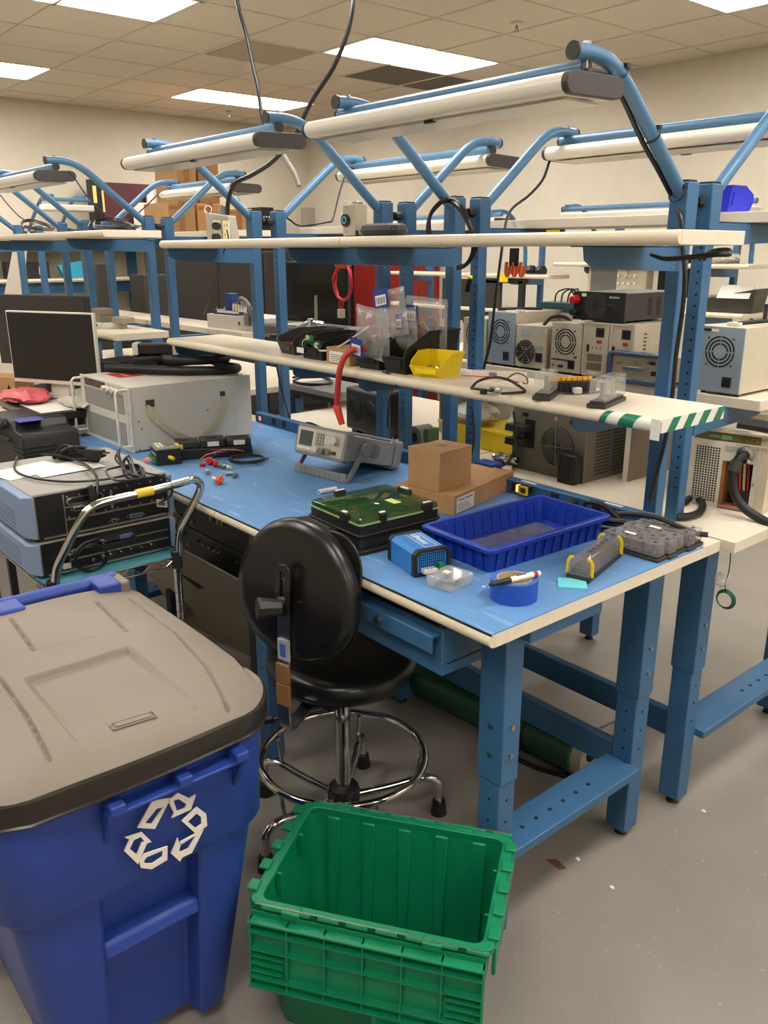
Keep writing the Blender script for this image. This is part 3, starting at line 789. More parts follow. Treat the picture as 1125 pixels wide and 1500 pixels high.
# power strip channel along the back of both benches
ps=thing('power_strip','long blue steel power channel with black sockets along the back of both mats','power strip',(-1.15,.886,T))
MB().box(-2.235,-.17,.826,.863,T,.958).build('channel',BLUE,ps,world=True,bevel=.003)
for k,x in enumerate([-2.08,-2.0,-1.86,-1.70,-1.5,-1.25,-1.0,-.80,-.66,-.50,-.345,-.27]):
    s=MB(); s.box(x-.016,x+.016,.8245,.828,T+.008,T+.038); s.build('socket',BLK,ps,world=True,bevel=.001)
    s=MB(); 
    for dx in (-.006,.006): s.box(x+dx-.001,x+dx+.001,.8238,.8248,T+.018,T+.028)
    s.build('slot',HOLEM,ps,world=True)
MB().box(-2.20,-2.188,.8235,.8265,T+.012,T+.03).build('lit_switch',em_mat('red_neon',(1,.15,.08),2.0),ps,world=True)
for x in (-.62,-.30): MB().box(x-.03,x+.03,.838,.850,.958,.9585).build('strip_label',WPAP,ps,world=True)
# ---- blue tote
def blue_tote():
    t=thing('divider_tote','open blue ribbed plastic tote with a dusty floor on the nearest mat','tote',(-.338,.466,T),radians(-2))
    a,b,h=.118,.222,.068
    sh=MB()
    o=lambda z,g:[(x,y,z) for x,y in rrect(-a+.010*(1-z/h)-g,a-.010*(1-z/h)+g,-b+.010*(1-z/h)-g,b-.010*(1-z/h)+g,.012,4)]
    sh.loft([o(0,0),o(h,0)],cap1=False); sh.loft([o(h,-.003),o(.004,-.003)],cap0=False); sh.loft([o(h,0),o(h,-.003)],cap0=False,cap1=False)
    body=sh.build('shell',TOTE,t); sub(t,body)
    f=MB(); f.ringprism(rrect(-a-.012,a+.012,-b-.012,b+.012,.018,5),rrect(-a+.002,a-.002,-b+.002,b-.002,.012,5),h-.013,h); f.build('rim',TOTE,t,bevel=.003)
    for k in range(12):
        y=-.19+k*.0345
        for s in (-1,1):
            r=MB(); r.hexa([(s*(a-.013)-.0025,y-.004,.004),(s*(a-.013)+.0025,y-.004,.004),(s*(a-.013)+.0025,y+.004,.004),(s*(a-.013)-.0025,y+.004,.004)],[(s*(a-.005)-.003,y-.004,h-.012),(s*(a-.005)+.003,y-.004,h-.012),(s*(a-.005)+.003,y+.004,h-.012),(s*(a-.005)-.003,y+.004,h-.012)]); r.build('divider_rib',TOTE,body)
            r=MB(); X=s*(a+.0005); r.hexa([(X-.002-.008*s,y-.005,.002),(X+.002-.008*s,y-.005,.002),(X+.002-.008*s,y+.005,.002),(X-.002-.008*s,y+.005,.002)],[(X-.003,y-.005,h-.013),(X+.003,y-.005,h-.013),(X+.003,y+.005,h-.013),(X-.003,y+.005,h-.013)]); r.build('divider_rib',TOTE,body)
    for k in range(6):
        x=-.086+k*.0345
        for s in (-1,1):
            for off_ in (0,1):
                r=MB(); Y0_=s*(b-.013) if off_ else s*(b-.0075); Y1_=s*(b-.004) if off_ else s*(b+.001); q=.003
                r.hexa([(x-.004,Y0_-q,.004),(x+.004,Y0_-q,.004),(x+.004,Y0_+q,.004),(x-.004,Y0_+q,.004)],[(x-.004,Y1_-q,h-.012),(x+.004,Y1_-q,h-.012),(x+.004,Y1_+q,h-.012),(x-.004,Y1_+q,h-.012)]); r.build('divider_rib',TOTE,body)
    d=MB(); d.box(-.085,.085,-.17,.17,.0042,.0050); d.build('dust_sheet',mat('dusty_floor',(92,88,104),0.7,0,0.5,30,dark=(60,66,110)),t)
blue_tote()
# ---- fuse blocks
def fuse_block(name,label,loc,rotz,L,W,n,hh=.030,cover=None,group=None,base_h=.014,two=True):
    t=thing(name,label,'fuse block',loc,rotz,group)
    MB().prism(rrect(-L/2,L/2,-W/2,W/2,.004,3),0,base_h*.6).box(-L/2+.006,L/2-.006,-W/2+.006,W/2-.006,base_h*.6,base_h).build('base',BLKG,t,bevel=.001)
    cv=cover or CLEAR
    seg=(L-.008)/n
    for k in range(n):
        x0=-L/2+.004+k*seg
        c=MB(); c.loft([[(x,y,z) for x,y in rrect(x0+.001-g,x0+seg-.001+g,-W/2+.002-g,W/2-.002+g,.003,3)] for z,g in ((base_h,0),(base_h+hh,-.0006))]); co=c.build('cover',cv,t,bevel=.001); sub(t,co)
        s=MB(); cx=x0+seg/2; s.cyl((cx,0,base_h),(cx,0,base_h+hh*.75),.0055,n=10); s.cyl((cx,0,base_h+.001),(cx,0,base_h+.006),.011,n=6); s.build('stud',STEEL,t)
        s=MB(); s.cyl((cx,0,base_h+hh),(cx,0,base_h+hh+.0006),.0055,n=12); s.build('hole',BLKG,co)
    return t
for k in range(5):
    y=.640+k*.0445
    fuse_block('fuse_block',['nearest smoky fuse block of the row of five at the mat corner','second from the near end of the five smoky fuse blocks','middle one of the five smoky fuse blocks in a row','fourth from the near end of the five smoky fuse blocks','farthest of the five smoky fuse blocks, against the black cables'][k],(-.095+.006*(k%2),y,T),radians(1.5),.172,.0425,4,cover=SMOKE,hh=.032)
for (x,y) in ((-.115,.655),(-.10,.745)):
    o=MB().box(x-.016,x+.016,y-.006,y+.006,T+.0468,T+.0474).build('paper_label',WPAP,None); tag(o,['small white label on the nearer smoky fuse block','small white label on a farther smoky fuse block'][y>.7],'label')
# long block with yellow straps
def yellow_fuse():
    c=(-0.065,0.366,0.914)
    t=thing('fuse_holder','long clear covered fuse holder with four yellow straps at the right mat edge','fuse holder',(c[0]-.030,c[1]+.113,T),radians(15))
    L,W=.225,.058
    MB().box(-W/2,W/2,-L/2,L/2,0,.016).box(-W/2+.004,W/2-.004,-L/2+.03,L/2-.01,.016,.027).build('base',mat('charcoal_plastic',(44,44,44),0.5),t,bevel=.0015)
    MB().loft([[(x,y,z) for x,y in rrect(-W/2+.001+g,W/2-.001-g,-L/2+.001+g,L/2-.001-g,.006,4)] for z,g in ((.014,0),(.040,.001),(.053,.006),(.055,.010))]).build('cover',SMOKE,t)
    MB().box(-.018,.018,-L/2+.006,-L/2+.012,.018,.032).build('terminal',BLK,t)
    for y in (-L/2+.004,L/2-.022):
        for s in (-1,1):
            b=MB(); b.tube([(s*(W/2-.012),y+.008,.0565),(s*(W/2-.004),y+.008,.054),(s*(W/2+.001),y+.008,.044),(s*(W/2+.002),y+.008,.012)],.0022,6,ry=.0045)
            b.build('yellow_strap',YEL,t)
    for k in range(5): MB().box(-.004,.006,-.05+k*.026,-.036+k*.026,.0555,.0558).build('marking',mat('blue_grey_mark',(60,62,80),0.6),t)
yellow_fuse()
# sticky note pad
t=thing('sticky_note_pad','turquoise sticky note pad peeking out below the yellow strapped fuse holder','note pad',(-0.061,0.345,0.914),radians(40))
for k in range(6): MB().box(-.033,.033,-.030,.030,k*.0009,(k+1)*.0009-.0001).build('note',mat('turquoise_paper',(104,196,204),0.7),t)
# masking tape roll and marker
def tape_roll():
    c=(-0.101,0.184,0.914)
    t=thing('tape_roll','roll of blue masking tape standing near the front mat corner','tape',(c[0],c[1],T))
    MB().lathe([(.040,0),(.0535,0),(.0535,.048),(.040,.048)],56,cap=False).build('tape',mat('blue_masking_tape',(32,78,172),0.5,0,0.05,60),t)
    MB().lathe([(.0375,0),(.040,0),(.040,.0482),(.0375,.0482),(.0375,0)],48,cap=False).build('core',mat('tape_core',(182,158,120),0.7),t)
    for r in (.043,.0465,.050): MB().lathe([(r,.0481),(r+.0012,.0481),(r+.0012,.0484),(r,.0484)],48,cap=False).build('winding',mat('tape_edge_band',(96,124,184),0.6),t)
    m=thing('marker_pen','black and white marker pen with a red band lying across the tape roll','marker',(c[0]-.008,c[1]-.004,T+.0555))
    d=Vector((.060,.068,0)).normalized()*.0; 
    a=Vector((-0.095,0.096,0.97)); b=Vector((-0.069,0.232,0.97)); d=(b-a).normalized()
    def seg(n,u0,u1,r0,r1,mm): MB().cyl(a+d*u0,a+d*u1,r0,r1,n=14).build(n,mm,m,world=True)
    L=(b-a).length
    seg('cap',0,.006,.004,.0062,BLK); seg('cap',.006,L*.40,.0062,.0068,BLK); seg('barrel',L*.40,L*.86,.0068,.0068,WPAP); seg('band',L*.86,L*.94,.0066,.0066,RED); seg('barrel_end',L*.94,L,.0066,.0055,WPAP)
    mid=a+d*(L*.62)+Vector((0,0,.0069))
    text('marker_lettering','Sharpie',.009,plane_M(mid,d,Vector((0,0,1)).cross(d)),BLK,m)
    kb=thing('label_scrap','small crumpled clear label inside the tape roll','label',(c[0]+.004,c[1]+.006,T))
    MB().box(-.016,.016,-.012,.012,.010,.011).box(-.010,.014,-.006,.010,.020,.021).box(-.012,.010,-.008,.008,0,.024).build('foil_label',FILM,kb)
    MB().box(-.008,.010,-.005,.005,.0242,.0248).build('print',BLKG,kb)
tape_roll()
# clear box with washers
def clear_box():
    t=thing('clear_parts_box','small square clear plastic box of washers beside the blue power supply','box',(-.250,.128,T),radians(8))
    a,b,h=.038,.044,.028
    ob=lambda z,g:[(x,y,z) for x,y in rrect(-a-g,a+g,-b-g,b+g,.006,4)]
    MB().loft([ob(0,-.002),ob(h*.72,0)],cap1=False).loft([ob(h*.7,-.001),ob(.002,-.003)],cap0=False).build('box_body',CLEAR,t)
    MB().loft([ob(h*.70,.001),ob(h-.003,.001),ob(h,-.002)],cap0=False).build('box_lid',CLEAR,t)
    rd=random.Random(3)
    for k in range(11):
        x,y=rd.uniform(-.024,.024),rd.uniform(-.03,.03); z=.003+.0022*(k%4)
        MB().lathe([(.0045,0),(.0095,0),(.0095,.0018),(.0045,.0018),(.0045,0)],16,Matrix.Translation((x,y,z))@Matrix.Rotation(rd.uniform(-.2,.2),4,'X'),cap=False).build('washer',STEEL,t)
    MB().box(-.020,-.002,-.006,.010,h,h+.0004).build('box_label',WPAP,t)
clear_box()
# blue DC supply
def blue_psu():
    c=(np_c0,np_c1)=((-.452-.320)/2-.004,(.12+.181)/2+.004)
    t=thing('converter_box','bright blue metal converter box with black ends and a vented face','power supply',(-.388,.155,T),radians(-14))
    L,W,h=.142,.098,.066
    oc=[(-W/2,.003),(-W/2,h-.010),(-W/2+.012,h),(W/2-.012,h),(W/2,h-.010),(W/2,.003)]
    BB=mat('bright_blue_anodised',(48,124,194),0.35,0.2)
    MB().loft([[(x,y,z) for y,z in oc] for x in (-L/2+.006,L/2-.006)]).build('case',BB,t,bevel=.001)
    oc2=[(y*1.05,z*1.04-.001) for y,z in oc]; ic=[(y*.84,.010+(z-.003)*.80) for y,z in oc]
    for x0,x1 in ((-L/2,-L/2+.014),(L/2-.014,L/2)):
        r=MB(); M=Matrix(((0,0,1,0),(1,0,0,0),(0,1,0,0),(0,0,0,1)))
        r.ringprism(oc2,ic,x0,x1,M); r.build('end_frame',BLK,t,bevel=.001)
    g=MB()
    for i in range(13):
        for j in range(6):
            y=-.033+i*.0055; z=.018+j*.007
            g.box(L/2-.0062,L/2-.0055,y-.0016,y+.0016,z-.0026,z+.0026)
    go=g.build('vent_slots',HOLEM,t); go['kind']='stuff'
    tb=MB(); tb.box(L/2-.006,L/2+.012,-.030,.008,.010,.020); tb.build('terminal_block',WHITE,t,bevel=.001)
    for k in range(4): MB().cyl((L/2+.004,-.0255+k*.0095,.020),(L/2+.004,-.0255+k*.0095,.0212),.003,n=10).build('terminal_screw',STEEL,t)
    MB().box(L/2-.004,L/2+.010,.014,.026,.014,.030).build('green_plug',GRN,t,bevel=.001)
    MB().cyl((-.01,-W/2,.034),(-.01,-W/2-.0006,.034),.0022,n=8).build('screw',STEEL,t)
    for x in (-L/2+.01,L/2-.01):
        MB().box(x-.008,x+.008,-W/2+.004,W/2-.004,0,.004).build('foot',BLK,t)
    text('case_lettering','UPower',.024,Matrix.Translation((-.008,.006,h+.0003))@Matrix.Rotation(pi+pi,4,'Z'),WPAP,t,world=False)
    MB().ringprism(rrect(-.060,.052,-.010,.024,.002,2),rrect(-.059,.051,-.009,.023,.002,2),h,h+.0004).build('case_print',WPAP,t)
blue_psu()
# black enclosure with green tinted lid
def enclosure():
    t=thing('fibre_enclosure','black plastic enclosure with a dark green transparent lid and white clips','enclosure',(-.655,.232,T),radians(-3))
    a,b,h=.120,.135,.076
    DK=mat('enclosure_black',(24,23,22),0.5)
    MB().prism(rrect(-a-.014,a+.014,-b-.012,b+.012,.02,5),0,.012).prism(rrect(-a,a,-b,b,.012,4),.010,h).prism(rrect(-a-.006,a+.006,-b-.006,b+.006,.016,4),.046,.052).build('base',DK,t,bevel=.002)
    MB().ringprism(rrect(-a-.002,a+.002,-b-.002,b+.002,.012,4),rrect(-a+.006,a-.006,-b+.006,b-.006,.01,4),h,h+.004).build('gasket',mat('pale_green_gasket',(146,170,120),0.4),t)
    MB().loft([[(x,y,z) for x,y in rrect(-a+g,a-g,-b+g,b-g,.012,4)] for z,g in ((h+.004,0),(h+.016,.002),(h+.020,.010))]).build('tinted_lid',TINT,t)
    MB().prism([(-.09,-.10),(-.02,-.115),(.03,-.02),(.07,.09),(.02,.11),(-.03,0)],h-.004,h+.002).build('green_insert',mat('green_insert',(104,140,62),0.6),t)
    MB().box(.02,.065,.02,.045,h+.0200,h+.0206).build('lid_label',mat('yellow_label',(200,206,120),0.6),t)
    for x,y,sx,sy in ((-a-.004,-.03,.008,.035),(a-.004,-.06,.014,.02),(.055,-b-.002,.03,.01),(-.03,b-.004,.05,.012),(a-.002,.09,.012,.03)):
        c=MB(); c.cbox(x,y,h+.012,sx+.006,sy,.024); c.build('clip',DK,t,bevel=.002)
        c=MB(); c.cbox(x,y,h+.0255,sx*.6,sy*.9,.003); c.build('clip_pin',WPAP,t,bevel=.001)
    # conduit block on the near side
    g=MB(); g.box(-a-.010,.03,-b-.085,-b+.002,.008,.046); g.build('conduit_block',DK,t,bevel=.004)
    g=MB(); g.box(-.03,.028,-b-.078,-b-.02,.046,.054); g.build('latch_block',BLK,t,bevel=.004)
    g=MB(); g.box(-a+.0,-.035,-b-.075,-b-.012,.047,.049); g.build('cover_flap',BLKG,t,bevel=.001)
    g=MB(); g.torus((-.085,-b-.045,.052),.026,.0014,28,6); g.build('ring_seal',BLKG,t)
    for k in range(7): MB().cbox(-a+.012+k*.019,-b-.088,.026,.005,.008,.034).build('conduit_rib',DK,t,bevel=.001)
    MB().prism(rrect(.035,.10,-b-.045,-b,.015,4),0,.020).build('mounting_ear',DK,t,bevel=.002)
    MB().cyl((.07,-b-.025,.020),(.07,-b-.025,.0206),.008,n=14).build('ear_hole',HOLEM,t)
enclosure()
# cardboard boxes
def carton(label,loc,rotz,sx,sy,sz,m=None,lab=None,flap=True):
    t=thing('cardboard_box',label,'box',loc,rotz)
    m=m or CARD
    MB().box(-sx/2,sx/2,-sy/2,sy/2,0,sz).build('carton',m,t,bevel=.0015)
    if flap:
        MB().box(-sx/2-.0008,sx/2+.0008,-sy/2,-.0006,sz,sz+.0022).build('flap',m,t)
        MB().box(-sx/2-.0008,sx/2+.0008,.0006,sy/2,sz,sz+.0022).build('flap',m,t)
    return t
c1=carton('larger flat brown cardboard box below the small one, with a white label',(-.768,.665,T),radians(14),.215,.375,.059)
lb=MB(); lb.box(.1085,.1092,-.178,-.075,.006,.052); lb.build('shipping_label',WPAP,c1)
text('label_lettering','Cincinnati  Components',.0085,Matrix(((0,0,1,.1094),(1,0,0,-.126),(0,1,0,.044),(0,0,0,1))),BLK,c1,world=False)
for k in range(4): MB().box(.1092,.1095,-.17,-.09-.008*k,.012+.006*k,.0135+.006*k).build('print_line',BLKG,c1)
c2=carton('small tan cardboard cube standing on the larger box',(-.748,.572,T+.0615),radians(8),.122,.160,.116)
MB().hexa([(-.062,-.081,.118),(.062,-.081,.118),(.062,-.001,.119),(-.062,-.001,.119)],[(-.062,-.081,.1235),(.062,-.079,.1195),(.062,-.001,.1205),(-.062,-.001,.1205)]).build('raised_flap',CARD,c2)
MB().box(-.03,.01,-.02,.02,.1206,.1209).build('clear_tape',mat('tape_patch',(150,112,72),0.3),c2)
# bench top function generator
def fgen():
    W,D,h=.240,.285,.092
    base=Matrix.Translation((-1.215,.450,T+.083))@Matrix.Rotation(radians(7),4,'Z')@Matrix.Rotation(radians(-15.5),4,'X')
    t=thing('function_generator','grey function generator tilted up on its carrying handle','instrument',(-1.2,.58,T))
    def wp(mb,name,mm,parent=t,**k): 
        mb.v=[tuple(base@Vector(v)) for v in mb.v]; return mb.build(name,mm,parent,world=True,**k)
    body=wp(MB().box(-W/2+.008,W/2-.008,.02,D-.02,.004,h-.004),'case',GREYP,bevel=.003); sub(t,body)
    for y0,y1 in ((-.006,.030),(D-.035,D)):
        m=MB(); m.ringprism(rrect(-W/2-.002,W/2+.002,-.006,h+.006,.014,4),rrect(-W/2+.007,W/2-.007,.003,h-.003,.008,4),y0,y1,Matrix(((1,0,0,0),(0,0,1,0),(0,1,0,0),(0,0,0,1))))
        wp(m,'rubber_bumper',mat('bumper_grey',(122,122,122),0.6),bevel=.003)
    F=MB().box(-W/2+.006,W/2-.006,-.010,.02,.002,h-.002)
    fp=wp(F,'front_panel',mat('panel_beige_grey',(168,163,150),0.5),bevel=.004); sub(t,fp)
    wp(MB().box(-.106,-.020,-.0125,-.009,.010,.084),'bezel',mat('bezel_light',(186,180,166),0.5),fp,bevel=.002)
    wp(MB().box(-.096,-.032,-.0135,-.012,.026,.078),'screen',SCRG,fp)
    for k in range(5): wp(MB().box(-.098+k*.013,-.089+k*.013,-.0145,-.012,.014,.020),'soft_key',WPAP,fp)
    for i in range(3):
        for j in range(4): wp(MB().box(-.014+i*.013,-.005+i*.013,-.014,-.009,.036+j*.011,.044+j*.011),'key',mat('key_grey',(140,138,130),0.5),fp)
    for i in range(6):
        a=i*pi/3; wp(MB().cyl((.042+.010*cos(a),-.014,.058+.010*sin(a)),(.042+.010*cos(a),-.009,.058+.010*sin(a)),.0035,n=8),'key',WPAP,fp)
    wp(MB().cyl((.080,-.028,.062),(.080,-.009,.062),.0135,.0145,n=20),'dial_knob',mat('knob_ivory',(184,178,162),0.45),fp)
    for x in (.005,.032): wp(MB().cyl((x,-.030,.020),(x,-.009,.020),.0095,.0115,n=18),'output_jack',mat('knob_ivory',(184,178,162),0.45) if x<.01 else STEEL,fp)
    wp(MB().cyl((.056,-.024,.022),(.056,-.009,.022),.009,n=16),'output_jack',STEEL,fp)
    wp(MB().cyl((.082,-.020,.020),(.082,-.009,.020),.006,n=14),'input_jack',BLKG,fp)
    # carrying handle (swung under the front)
    for s in (-1,1):
        x=s*(W/2+.008)
        wp(MB().cyl((x-.006*s,.085,.048),(x+.010*s,.085,.048),.022,n=24),'pivot',GREYP,bevel=.002)
        a=MB(); top=base@Vector((x,.085,.050)); 
        dx=base.to_3x3()@Vector((s,0,0))
        bot=Vector((top.x,top.y,0))+Vector((-.012,-.072,T+.006))
        a.loft([[tuple(top+dx*u+Vector((0,v,w_))) for u,v,w_ in ((-.004,-.016,.0),(.004,-.016,.0),(.004,.016,.008),(-.004,.016,.008))],
                [tuple((top*.5+bot*.5)+dx*u+Vector((0,v,0))) for u,v in ((-.004,-.010),(.004,-.010),(.004,.010),(-.004,.010))],
                [tuple(bot+dx*u+Vector((0,v,-.005))) for u,v in ((-.004,-.008),(.004,-.008),(.004,.008),(-.004,.008))]])
        a.build('handle_arm',GREYP,t,world=True)
    L_=base@Vector((-(W/2+.008),.085,.05)); R_=base@Vector(((W/2+.008),.085,.05))
    m=MB(); l=Vector((L_.x-.012,L_.y-.072,T+.014)); r=Vector((R_.x-.012,R_.y-.072,T+.014)); d=(r-l).normalized(); n_=Vector((-d.y,d.x,0))
    m.loft([[tuple(p+n_*u+Vector((0,0,v))) for u,v in ((-.008,-.013),(.008,-.013),(.008,.016),(-.008,.016))] for p in (l,r)]); m.build('handle_bar',GREYP,t,world=True,bevel=.002)
    for k in range(9):
        p=l+(r-l)*(.12+.095*k); m=MB(); m.loft([[tuple(p+d*e+n_*u+Vector((0,0,v))) for u,v in ((-.0095,-.011),(-.008,-.011),(-.008,.014),(-.0095,.014))] for e in (-.003,.003)]); m.build('grip_rib',GREYP,t,world=True)
    # speaker grille on the side
    g=MB()
    for i in range(-6,7):
        for j in range(-6,7):
            if i*i+j*j<37: 
                c=base@Vector((W/2-.0078,.150+i*.0045,.048+j*.0045)); g.cyl(c,c+(base.to_3x3()@Vector((.0006,0,0))),.0014,n=5)
    go=g.build('side_grille',HOLEM,t,world=True); go['kind']='stuff'
fgen()
# chalk like rod
o=thing('white_rod','short white plastic rod lying in front of the function generator','rod',(-1.072,0.377,0.921))
a,b=Vector((-1.067,0.34,0.922)),Vector((-1.063,0.407,0.922))
MB().cyl(a,b,.0078,n=16).build('rod',WPAP,o,world=True); d=(b-a).normalized(); MB().cyl(a-d*.0005,a+d*.001,.004,n=10).build('bore',BLKG,o,world=True)
# rack case
def rack_case():
    RC=mat('rack_case_grey_white',(198,192,180),0.5,0,0.04,6)
    t=thing('rack_case','large white sheet metal rack case with front handles and webbing straps','instrument case',(-2.235,.40,T))
    X0,X1,Y0,Y1_,h=-2.47,-2.0,.135,.665,.255
    L=lambda x,y,z:(x+2.235,y-.40,z)
    MB().box(X0+2.235,X1+2.235,Y0-.40,Y1_-.40,.004,h).build('case',RC,t,bevel=.003)
    MB().box(X0+2.225,X1+2.238,Y0-.408,Y0-.398,0,h+.002).build('front_flange',RC,t,bevel=.002)
    MB().box(X1+2.235,X1+2.2365,Y1_-.40-.075,Y1_-.40,.004,h).build('side_seam_panel',RC,t)
    MB().box(-.21,.19,-.410,-.408+.0,.02,.10).build('lower_grille',mat('grille_grey',(148,146,140),0.6),t) if False else None
    for (z0,z1) in ((.020,.110),(.145,.215)):
        MB().box(-.20,.19,Y0-.4105,Y0-.408,z0,z1).build('vent_grille',mat('grille_grey',(140,138,132),0.6,0,0.1,300),t)
    MB().box(-.19,.02,Y0-.4105,Y0-.408,.222,.250).build('display_window',SCR,t)
    MB().box(.03,.185,Y0-.4115,Y0-.408,.218,.250).build('control_plate',mat('panel_beige_grey',(168,163,150),0.5),t)
    for k in range(3): MB().cyl((.05+.045*k,Y0-.41,.234),(.05+.045*k,Y0-.435,.234),.010,n=14).build('knob',WHITE,t)
    for x in (-.222,.222):
        b=MB(); y=Y0-.408; b.tube([(x,y,.245),(x,y-.035,.245),(x,y-.045,.235),(x,y-.045,.035),(x,y-.035,.025),(x,y,.025)],.0055,10); b.build('handle',WHITE,t)
    MB().box(-.165,-.03,-.19,-.09,h,h+.0006).build('red_sticker',mat('red_sticker',(190,52,44),0.6),t)
    text('sticker_print','WARNING',.02,Matrix.Translation((-.098,-.14,h+.0008)),WPAP,t,world=False)
    # webbing straps on the visible side
    WEB=mat('webbing_cream',(172,162,136),0.8,0,0.1,80)
    for y0,y1 in ((-.185,-.02),(.13,.0)):
        P_=catmull([(.236,y0,.185),(.244,y0-.008*(1 if y0<0 else -1),.15),(.262,y0+(y1-y0)*.35,.075),(.258,y0+(y1-y0)*.8,.03),(.240,y1,.012)],6)
        m=MB(); rings=[]
        for i,p in enumerate(P_):
            a=Vector(P_[max(0,i-1)]);b=Vector(P_[min(len(P_)-1,i+1)]);dd=(b-a).normalized(); wv=dd.cross(Vector((1,0,0))).normalized()*.0125; nn=dd.cross(wv).normalized()*.001
            q=Vector(p); rings.append([tuple(q-wv-nn),tuple(q+wv-nn),tuple(q+wv+nn),tuple(q-wv+nn)])
        m.loft(rings).build('strap',WEB,t)
    MB().box(.235,.239,-.205,-.170,.172,.200).build('strap_clip',mat('bronze_clip',(88,80,64),0.4,0.6),t)
    MB().box(.235,.239,.120,.142,.180,.200).build('strap_clip',mat('bronze_clip',(88,80,64),0.4,0.6),t)
    for y,z in ((-.24,.12),(-.23,.09),(.06,.13),(.215,.14),(.215,.105),(.215,.225),(-.245,.01)):
        MB().cyl((.2345,y,z),(.2358,y,z),.0035,n=8).build('screw_hole',BLKG,t)
    for k in range(6): MB().cyl((.228,Y0-.408,.02+k*.044),(.228,Y0-.4092,.02+k*.044),.003,n=8).build('screw',STEEL,t)
rack_case()
# heavy black hose coiled on the case
hz=T+.255
pts=[(-2.42,.22,hz+.024),(-2.28,.33,hz+.022),(-2.15,.44,hz+.021),(-2.07,.56,hz+.021),(-2.08,.68,hz+.021),(-2.2,.74,hz+.022),(-2.38,.70,hz+.04),(-2.45,.58,hz+.05),(-2.35,.46,hz+.055),(-2.22,.42,hz+.060),(-2.12,.50,hz+.062),(-2.12,.62,hz+.060),(-2.22,.66,hz+.05),(-2.36,.60,hz+.03),(-2.40,.48,hz+.022),(-2.30,.38,hz+.03)]
hose=thing('black_hose','thick black hose coiled on top of the white rack case','hose',(-2.25,.5,hz))
MB().tube(catmull([(x+.0,min(y,.655)-.0,z) for x,y,z in pts],8),.0185,12).build('hose',RUB,hose,world=True)
MB().cyl((-2.44,.36,hz+.045),(-2.38,.46,hz+.052),.032,n=16).build('hose_end',BLK,hose,world=True)
mt=thing('latch_connector','white and black rectangular connector lying on the coiled hose','connector',(-2.36,.45,hz+.07))
MB().cbox(0,0,.025,.19,.06,.045,Matrix.Rotation(radians(52),4,'Z')).build('housing',BLK,mt,bevel=.006)
for u in (-.105,.065): MB().cbox(u,0,.025,.024,.068,.05,Matrix.Rotation(radians(52),4,'Z')).build('bracket',STEEL if False else WHITE,mt,bevel=.002)
# controller + valve modules
def controllers():
    t=thing('battery_controller','small black controller with grey keypad and green connector before the rack case','controller',(-1.795,.165,T),radians(-14))
    MB().box(-.062,.062,-.045,.045,0,.060).build('case',BLK,t,bevel=.003)
    MB().hexa([(-.066,-.049,.060),(.066,-.049,.060),(.066,.049,.060),(-.066,.049,.060)],[(-.064,-.047,.064),(.064,-.047,.064),(.064,.047,.066),(-.064,.047,.066)]).build('keypad_panel',mat('keypad_grey',(120,118,104),0.5),t)
    MB().box(-.02,.03,.0,.022,.0655,.0665).build('display',mat('lcd_green_grey',(92,100,78),0.3),t)
    for i in range(4):
        for j in range(2): MB().box(-.035+i*.02,-.022+i*.02,-.035+j*.014,-.026+j*.014,.0645,.0665).build('key',WPAP,t)
    MB().box(.0,.045,.034,.045,.0655,.0665).build('yellow_key_row',YEL,t)
    MB().box(-.04,.05,-.056,-.045,.008,.026).build('green_connector',GRN,t,bevel=.001)
    for k in range(8): MB().box(-.034+k*.010,-.030+k*.010,-.0458,-.045,.034,.040).build('mark',WPAP,t)
    for k,c in enumerate(((236,190,60),(232,150,150),(222,140,150),(222,140,160),(210,90,110),(232,170,170))):
        cm=mat('wire_%d'%k,c,0.5); x=-.02+k*.009
        MB().tube(catmull([(x,-.056,.017),(x-.004,-.072,.014),(x-.016,-.082,.004),(x-.034,-.086+.002*k,.002)],5),.0014,6).build('wire',cm,t)
    MB().tube(catmull([(-.062,.01,.02),(-.085,.0,.014),(-.10,-.01,.005)],5),.006,8).build('cable_gland',STEEL,t)
    MB().cyl((.062,.0,.03),(.085,.01,.028),.007,n=10).build('yellow_plug',YEL,t)
    m=thing('valve_module_row','row of three black relay modules with white labels and loose wires','module',(-1.775,.345,T),radians(66))
    MB().box(-.155,.15,-.055,.045,0,.040).build('tray',BLK,m,bevel=.004)
    for k in range(3):
        x=-.14+k*.098; MB().box(x,x+.092,-.042,.035,.040,.066+.004*(k%2)).build('module',mat('module_charcoal',(40,40,38),0.5),m,bevel=.004)
        if k: MB().box(x+.025,x+.068,-.0428,-.0415,.044,.062).build('module_label',WPAP,m)
        MB().box(x+.02,x+.06,-.02,.015,.067+.004*(k%2),.0705+.004*(k%2)-.002).build('module_top',BLK,m)
    MB().box(-.128,-.108,-.049,-.041,.040,.058).build('yellow_tab',YEL,m)
    cols=[(170,28,24),(222,92,36),(210,180,60),(90,50,40),(200,190,180),(120,50,120),(30,30,30),(170,28,24)]
    rd=random.Random(5)
    for k,c in enumerate(cols):
        cm=mat('loom_%d'%k,c,0.5); dx=rd.uniform(-.02,.02)
        MB().tube(catmull([(.10+dx,-.055,.02),(.06+dx,-.085+rd.uniform(-.01,.01),.035),(.0+dx,-.09,.03+rd.uniform(-.01,.01)),(-.02+dx,-.075,.012),(-.05,-.09+rd.uniform(-.02,.02),.004)],6),.0016,6).build('wire',cm,m)
controllers()
cc=(-1.588,0.178,0.914)
for k,(u,lab) in enumerate((((-.015,-.008),'red round panel knob lying nearest the black relay modules'),((.018,-.012),'red round panel knob at the right of its twin'),)):
    pass
